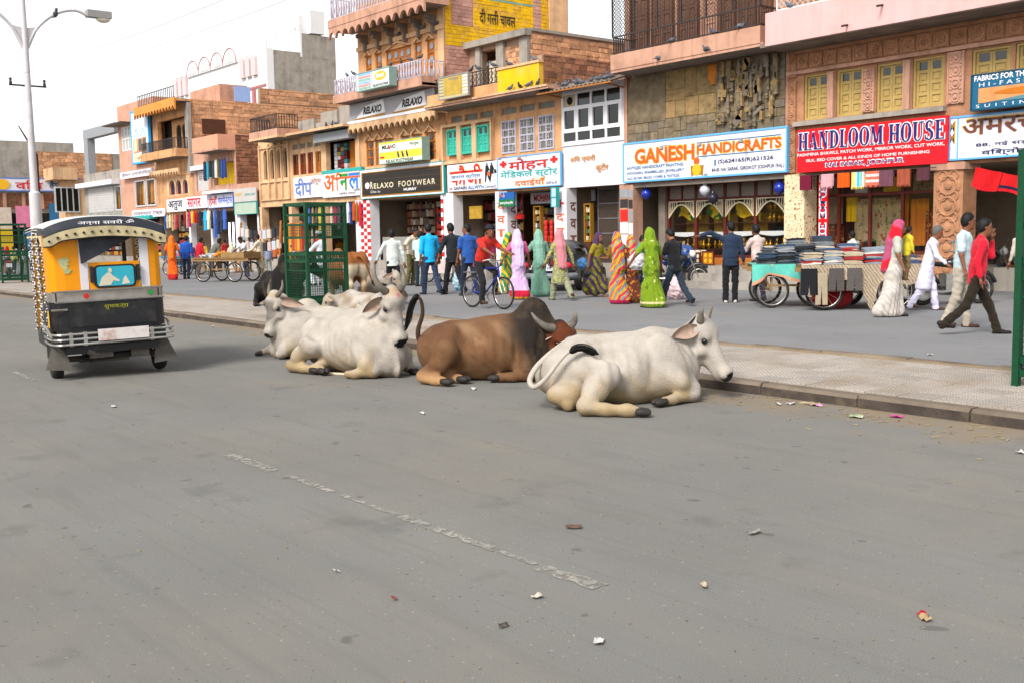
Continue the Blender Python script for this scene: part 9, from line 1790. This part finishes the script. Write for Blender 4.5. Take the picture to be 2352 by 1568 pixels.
def lump(c, r3, mat, name, label, cat, rz=0., h=.03, am=.02):
 S = SDF(h); S.ell((0, 0, r3[2]*.9), r3, .05); S.ell((r3[0]*.3, 0, r3[2]*1.2), (r3[0]*.6, r3[1]*.7, r3[2]*.7), .1); V, Q = S.mesh(); V = V+vnormals(V, Q)*(am*wob(V, 9., r3[0]*50)+am*.6*np.sin(V[:, 2]*30+6*wob(V, 5.)))[:, None]; V[:, 2] = np.maximum(V[:, 2], .003); o = link(name, np_mesh(name, V, Q, mat), None, Vector(c)); o.rotation_euler = (0, 0, rz); tag(o, label, cat); return o
g = GS(3320, 1238); lump((g.x-.1, g.y+.15, 0), (.42, .3, .26), cloth('red sack', '#8f0f12'), 'sack', 'big red sack under the right clothes cart', 'sack', rad(FA))
gx, gy = cb_.x, cb_.y; M_ = Matrix.Rotation(rad(FA), 4, 'Z')
for i, (x, w, h_, c_, lb) in enumerate(((-.95, .3, .5, '#17171c', 'black shirt'), (-.45, .26, .42, '#4f4946', 'grey trousers'), (-.12, .26, .42, '#55504c', 'dark grey trousers'), (-.72, .2, .6, '#9f937a', 'beige trousers'))):
 b = MB(); pr = [(-w/2, 0), (w/2, 0), (w*.55, -h_), (.02, -h_), (0, -h_*.4), (-.02, -h_), (-w*.55, -h_)]; b.prism(pr, 'xz', -.03, .03); o = b.build('hanging_trousers', cloth(c_, c_), None, loc=Vector((gx, gy, .80 if i < 3 else .72))+M_@Vector((x, -.67, 0))); o.rotation_euler = (0, 0, rad(FA)); tag(o, lb+' hanging on the front of the right clothes cart', 'clothes', 'clothes hung on the right cart')
# bags, bundles
m_bag = M('thin white plastic', '#c4c2c6', .35, .1, 9., coord='O'); m_bagb = ospots(M('pale blue plastic', '#9fbfcc', .35, .1, 9., coord='O'), [('#3f9ab5', 6., .55, 'n')]); m_bagp = M('pale pink plastic', '#c9b0b6', .35, .1, 9., coord='O')
for x, y, r3, mt, lb in ((1052, 668, (.16, .12, .28), m_bagb, 'pale blue plastic bag hanging at the legs of the black shirted man'), (1552, 688, (.26, .2, .26), m_bagp, 'pale pink plastic sack standing by the black T-shirt man'), (1222, 655, (.14, .1, .3), m_bag, 'white plastic bag by the lilac veil')): g = G(x, y); lump((g.x, g.y, 0), r3, mt, 'plastic_bag', lb, 'bag', 0., .025)
for px, py, yb, r3, mt, lb in ((1462, 600, 698, (.22, .16, .2), m_bag, 'white sack carried by the woman in striped sari'), (1338, 600, 684, (.15, .1, .14), M('blue bag cloth', '#3f6f9a', .8, .15, coord='O'), 'blue shoulder bag of the woman in olive sari'), (1275, 598, 690, (.06, .06, .14), cloth('dark red bag', '#7a1218'), 'dark red bag of the woman in rose scarf')):
 g, z = height_at(px, yb, py); lump((g.x, g.y, max(.3, z-.2)), r3, mt, 'bag', lb, 'bag', 0., .025)
g = G(1556, 660); lump((g.x, g.y, .55), (.5, .35, .32), ospots(cloth('blue printed bundle', '#2f4a8a'), [('#9fb4d0', 9., .6, 'n')]), 'cloth_bundle', 'blue printed cloth bundle on the motorcycle behind the black T-shirt man', 'bundle', .6)
g = G(1950, 640); o = MB().ell((g.x, g.y, 1.32), (.14, .14, .15), 14, 10).build('helmet', m_rb, None, True); tag(o, 'glossy black helmet on the mirror of the parked motorcycle', 'helmet')
# bags strung on lines between two leaning poles on the left
pa, pb = FS(962, 905, 19.), FS(1122, 905, 19.); r = random.Random(4)
for i, p in enumerate((pa, pb)): o = MB().tube([(p.x-.3, 19, .1), (p.x+.05, 19, 2.2)], .045, 6).build('leaning_pole', cloth('ochre wrapped pole', '#b5702a')); tag(o, 'cloth wrapped leaning pole at the %s end of the strung bags' % ('left', 'right')[i], 'pole')
for row in range(2):
 for i in range(9):
  u = (i+.5)/9; x = pa.x+(pb.x-pa.x)*u; z = (2.0, 1.5)[row]-.15*math.sin(math.pi*u); c_ = ('#b9bcc4', '#1d2026', '#c9b9a8', '#c4a8a0', '#22252c')[(i*2+row) % 5]; o = MB().prism([(-.14, 0), (.14, 0), (.15, -.34), (-.15, -.34)], 'xz', -.03, .03).tube([(-.08, 0, 0), (-.06, 0, .1), (.06, 0, .1), (.08, 0, 0)], .008, 4).build('strung_bag', cloth('bag '+c_, c_), None, loc=Vector((x, 19, z))); tag(o, cname(c_)+' bag on the %s line of strung bags' % ('upper', 'lower')[row], 'bag', 'bags strung on lines')
for i in range(6): x = pb.x+.2+i*.22; o = MB().prism([(-.1, 0), (.1, 0), (.1, -1.5), (-.1, -1.5)], 'xz', -.03, .03).build('cloth_length', cloth(('#b5661f', '#c9901f', '#a83a1c')[i % 3], ('#b5661f', '#c9901f', '#a83a1c')[i % 3]), None, loc=Vector((x, 19.2, 2.1))); tag(o, ('orange', 'yellow', 'rust red')[i % 3]+' cloth length hung at the right end of the strung bags', 'cloth', 'cloth lengths by the strung bags')
# ------------------------------------------------------------------ pigeons
def pigeon_mesh(k):
 S = SDF(.014); S.ell((0, 0, .075), (.11, .055, .055), .02, (0, (-12, -25, 5, -18)[k], 0)); S.cone((.07, 0, .1), (.105, 0, .155), .032, .026, .02); S.ball((.115, 0, .165), .028, .02); S.cone((.13, 0, .162), (.155, 0, .152), .01, .005, .008); S.cone((-.08, 0, .06), (-.2, 0, .03), .032, .018, .02, sq=(V3(0, 0, 1), .4)); V, Q = S.mesh(); b = MB(); b.v = [tuple(p) for p in V]; b.f = [tuple(q) for q in Q.tolist()]; b.m = [0]*len(Q)
 for q in (-.02, .02): b.bar((0, q, 0), (0, q, .04), .007)
 return b.mesh('pigeon', M('pigeon grey', '#53575f', .6, .3, 14., rnd=.35, dirt='#2a2c33', dscale=12., damt=.7), True)
PG = [pigeon_mesh(k) for k in range(4)]; r = random.Random(12)
def pigeons(spec, Y, lab, dz=0.):
 for x, y in spec: p = FS(x, y, Y); o = link('pigeon', PG[r.randrange(4)], None, p+Vector((0, 0, dz))); o.rotation_euler = (0, 0, r.uniform(0, 6.28)); o.scale = (1.05,)*3; tag(o, lab, 'pigeon', 'pigeons on the buildings')
def row(X_, Y, z, lab):
 for x in X_: o = link('pigeon', PG[r.randrange(4)], None, Vector((x, Y, z))); o.rotation_euler = (0, 0, r.uniform(0, 6.28)); o.scale = (1.05,)*3; tag(o, lab, 'pigeon', 'pigeons on the buildings')
row([-24.6, -24.45, -24.0, -23.85, -23.45, -23.2, -22.75, -22.5, -22.2, -22.1, -21.95], 21.75, 5.95, 'pigeon perched on the corrugated awning of the lilac house'); row([-26.1, -25.6, -25.2, -24.75], 21.38, 6.06, 'pigeon on the slab edge below the yellow parapet'); row([-26.3, -25.1], 21.56, 6.85, 'pigeon on the coping of the yellow parapet'); row([-28.3, -27.9, -27.4, -27.1], 21.53, 6.93, 'pigeon on the iron railing beside the faded notice board'); row([-36.0, -35.5, -33.6, -32.9, -32.2, -31.6, -31.0], 21.34, 7.7, 'pigeon on the lilac balcony rail of the footwear building'); row([-36.2, -33.8, -32.2, -31.3], 22.3, 9.02, 'pigeon on the string course of the footwear building'); row([-21.2, -20.9, -19.7, -19.3, -18.9, -17.5, -16.4], 21.75, 6.15, 'pigeon behind the iron rail of the screened balcony'); row([-19.75, -18.1], 21.39, 6.12, 'pigeon on the slab ledge below the screened balcony'); row([-19.3, -17.9, -17.0], 21.42, 6.53, 'pigeon on the fascia top of the screened balcony'); row([-38.4, -37.9, -37.6], 21.7, 6.03, 'pigeon on the eave left of the footwear building'); row([-15.5], 21.36, 6.75, 'pigeon on the corner of the pink parapet');
o = link('pigeon', PG[0], None, Vector((LX, FX(127, 42, LX).y, FX(127, 42, LX).z))); o.scale = (1.5,)*3; tag(o, 'pigeon perched on the street lamp arm', 'pigeon', 'pigeons on the buildings')
# ------------------------------------------------------------------ litter
def scrap(x, y, w, l, c, lab, z=.006, name='paper_scrap', cat='litter'):
 w, l = w*.7, l*.7; g = GS(x, y); b = MB(); r = random.Random(int(x)); a = r.uniform(0, 3.14); ca_, sa_ = math.cos(a), math.sin(a); h = [[r.uniform(0, .018) for _ in range(4)] for _ in range(4)]
 for i in range(3):
  for j in range(3):
   P_ = []
   for u, v in ((i, j), (i+1, j), (i+1, j+1), (i, j+1)): p, q = (u/3-.5)*l, (v/3-.5)*w; P_.append((g.x+p*ca_-q*sa_, g.y+p*sa_+q*ca_, z+h[u][v]))
   b.quad(*P_)
 tag(b.build(name, M('litter '+c, c, .8, .15, 30.), None, True), lab, cat, 'litter on the road')
for q in ((455, 1628, .06, .1, '#c9c6c4', 'white crumpled scrap left of the dashed line'), (1895, 1557, .05, .13, '#c4c0bc', 'white scrap in front of the brown bull'), (3115, 1618, .06, .1, '#bdb6ae', 'white scrap nearest the kerb'), (3165, 1616, .08, .12, '#c9c4cc', 'pale scrap by the kerb'), (3232, 1614, .1, .2, '#a8977a', 'tan cardboard scrap by the kerb'), (3262, 1620, .1, .16, '#a58f76', 'brown paper scrap by the kerb'), (3280, 1624, .06, .08, '#c88ab4', 'pinkish scrap by the kerb'), (3425, 1668, .1, .16, '#8f9a7a', 'greenish scrap by the kerb'), (3430, 1671, .06, .12, '#c4bca8', 'cream scrap by the kerb'), (3585, 1668, .1, .14, '#c0408f', 'magenta wrapper by the kerb'), (2295, 2112, .06, .12, '#5d4a3e', 'dark curled leaf on the road'), (2150, 2392, .05, .07, '#c0b6a6', 'cream scrap low in the middle of the road'), (2395, 2572, .05, .08, '#c9c4c0', 'white scrap near the bottom edge'), (2815, 2350, .04, .07, '#b5a890', 'tan scrap right of the line end'), (3690, 2465, .04, .07, '#a01c2a', 'red wrapper near the lower right'), (3700, 2480, .05, .09, '#a89068', 'brown leaf beside the red wrapper'), (1345, 2290, .02, .06, '#c4bfb8', 'tiny white scrap low on the road'), (1575, 2400, .03, .04, '#7d3a2a', 'small rust coloured leaf'), (2915, 1545, .03, .07, '#5fc07a', 'green scrap beside the nearest cow'), (1690, 1655, .04, .08, '#c4c0b6', 'white scrap under the middle cow'), (4085, 1812, .08, .1, '#c9c4c0', 'white scrap at the right edge'), (850, 1308, .07, .16, '#bcb9b4', 'pale scrap on the kerb side left of the cows'), (3720, 1420, .05, .2, '#c4c0ba', 'white streak of paper on the far road'), (3020, 2135, .05, .12, '#8a857e', 'flattened grey scrap in the road'), (2013, 2510, .03, .06, '#4a3f38', 'dark twig bit low on the road'), (2000, 1290, .05, .12, '#bcb8b4', 'white scrap on the far road')): scrap(*q)
g = GS(1365, 1497); o = MB().box(-.17, .17, -.018, .018, 0, .02).build('wooden_stick', m_cream, None, loc=Vector((g.x, g.y, .002))); o.rotation_euler = (0, 0, rad(28)); tag(o, 'flat pale wooden stick in front of the middle white cow', 'stick', 'litter on the road')
r = random.Random(77); b = MB()
for i in range(420):
 x = r.uniform(-16, 0); y = YK-.05-abs(r.gauss(0, .42)); a = r.uniform(0, 3.14); l = r.uniform(.006, .03); w_ = r.uniform(.002, .006); ca_, sa_ = math.cos(a), math.sin(a); b.obox((x, y, .007), l, w_, .004, ((ca_, sa_, 0), (-sa_, ca_, 0), (0, 0, 1)))
for i in range(500): x = r.uniform(-14, 1); y = r.uniform(1.5, 7.9); q = r.uniform(.002, .006); b.obox((x, y, q*.6), q, q*.8, q*.6, ((1, r.uniform(-.5, .5), 0), (0, 1, 0), (0, 0, 1)))
b.build('road_grit', M('grit and straw', '#8a7d66', .9, .4, 9.), None, kind='stuff')
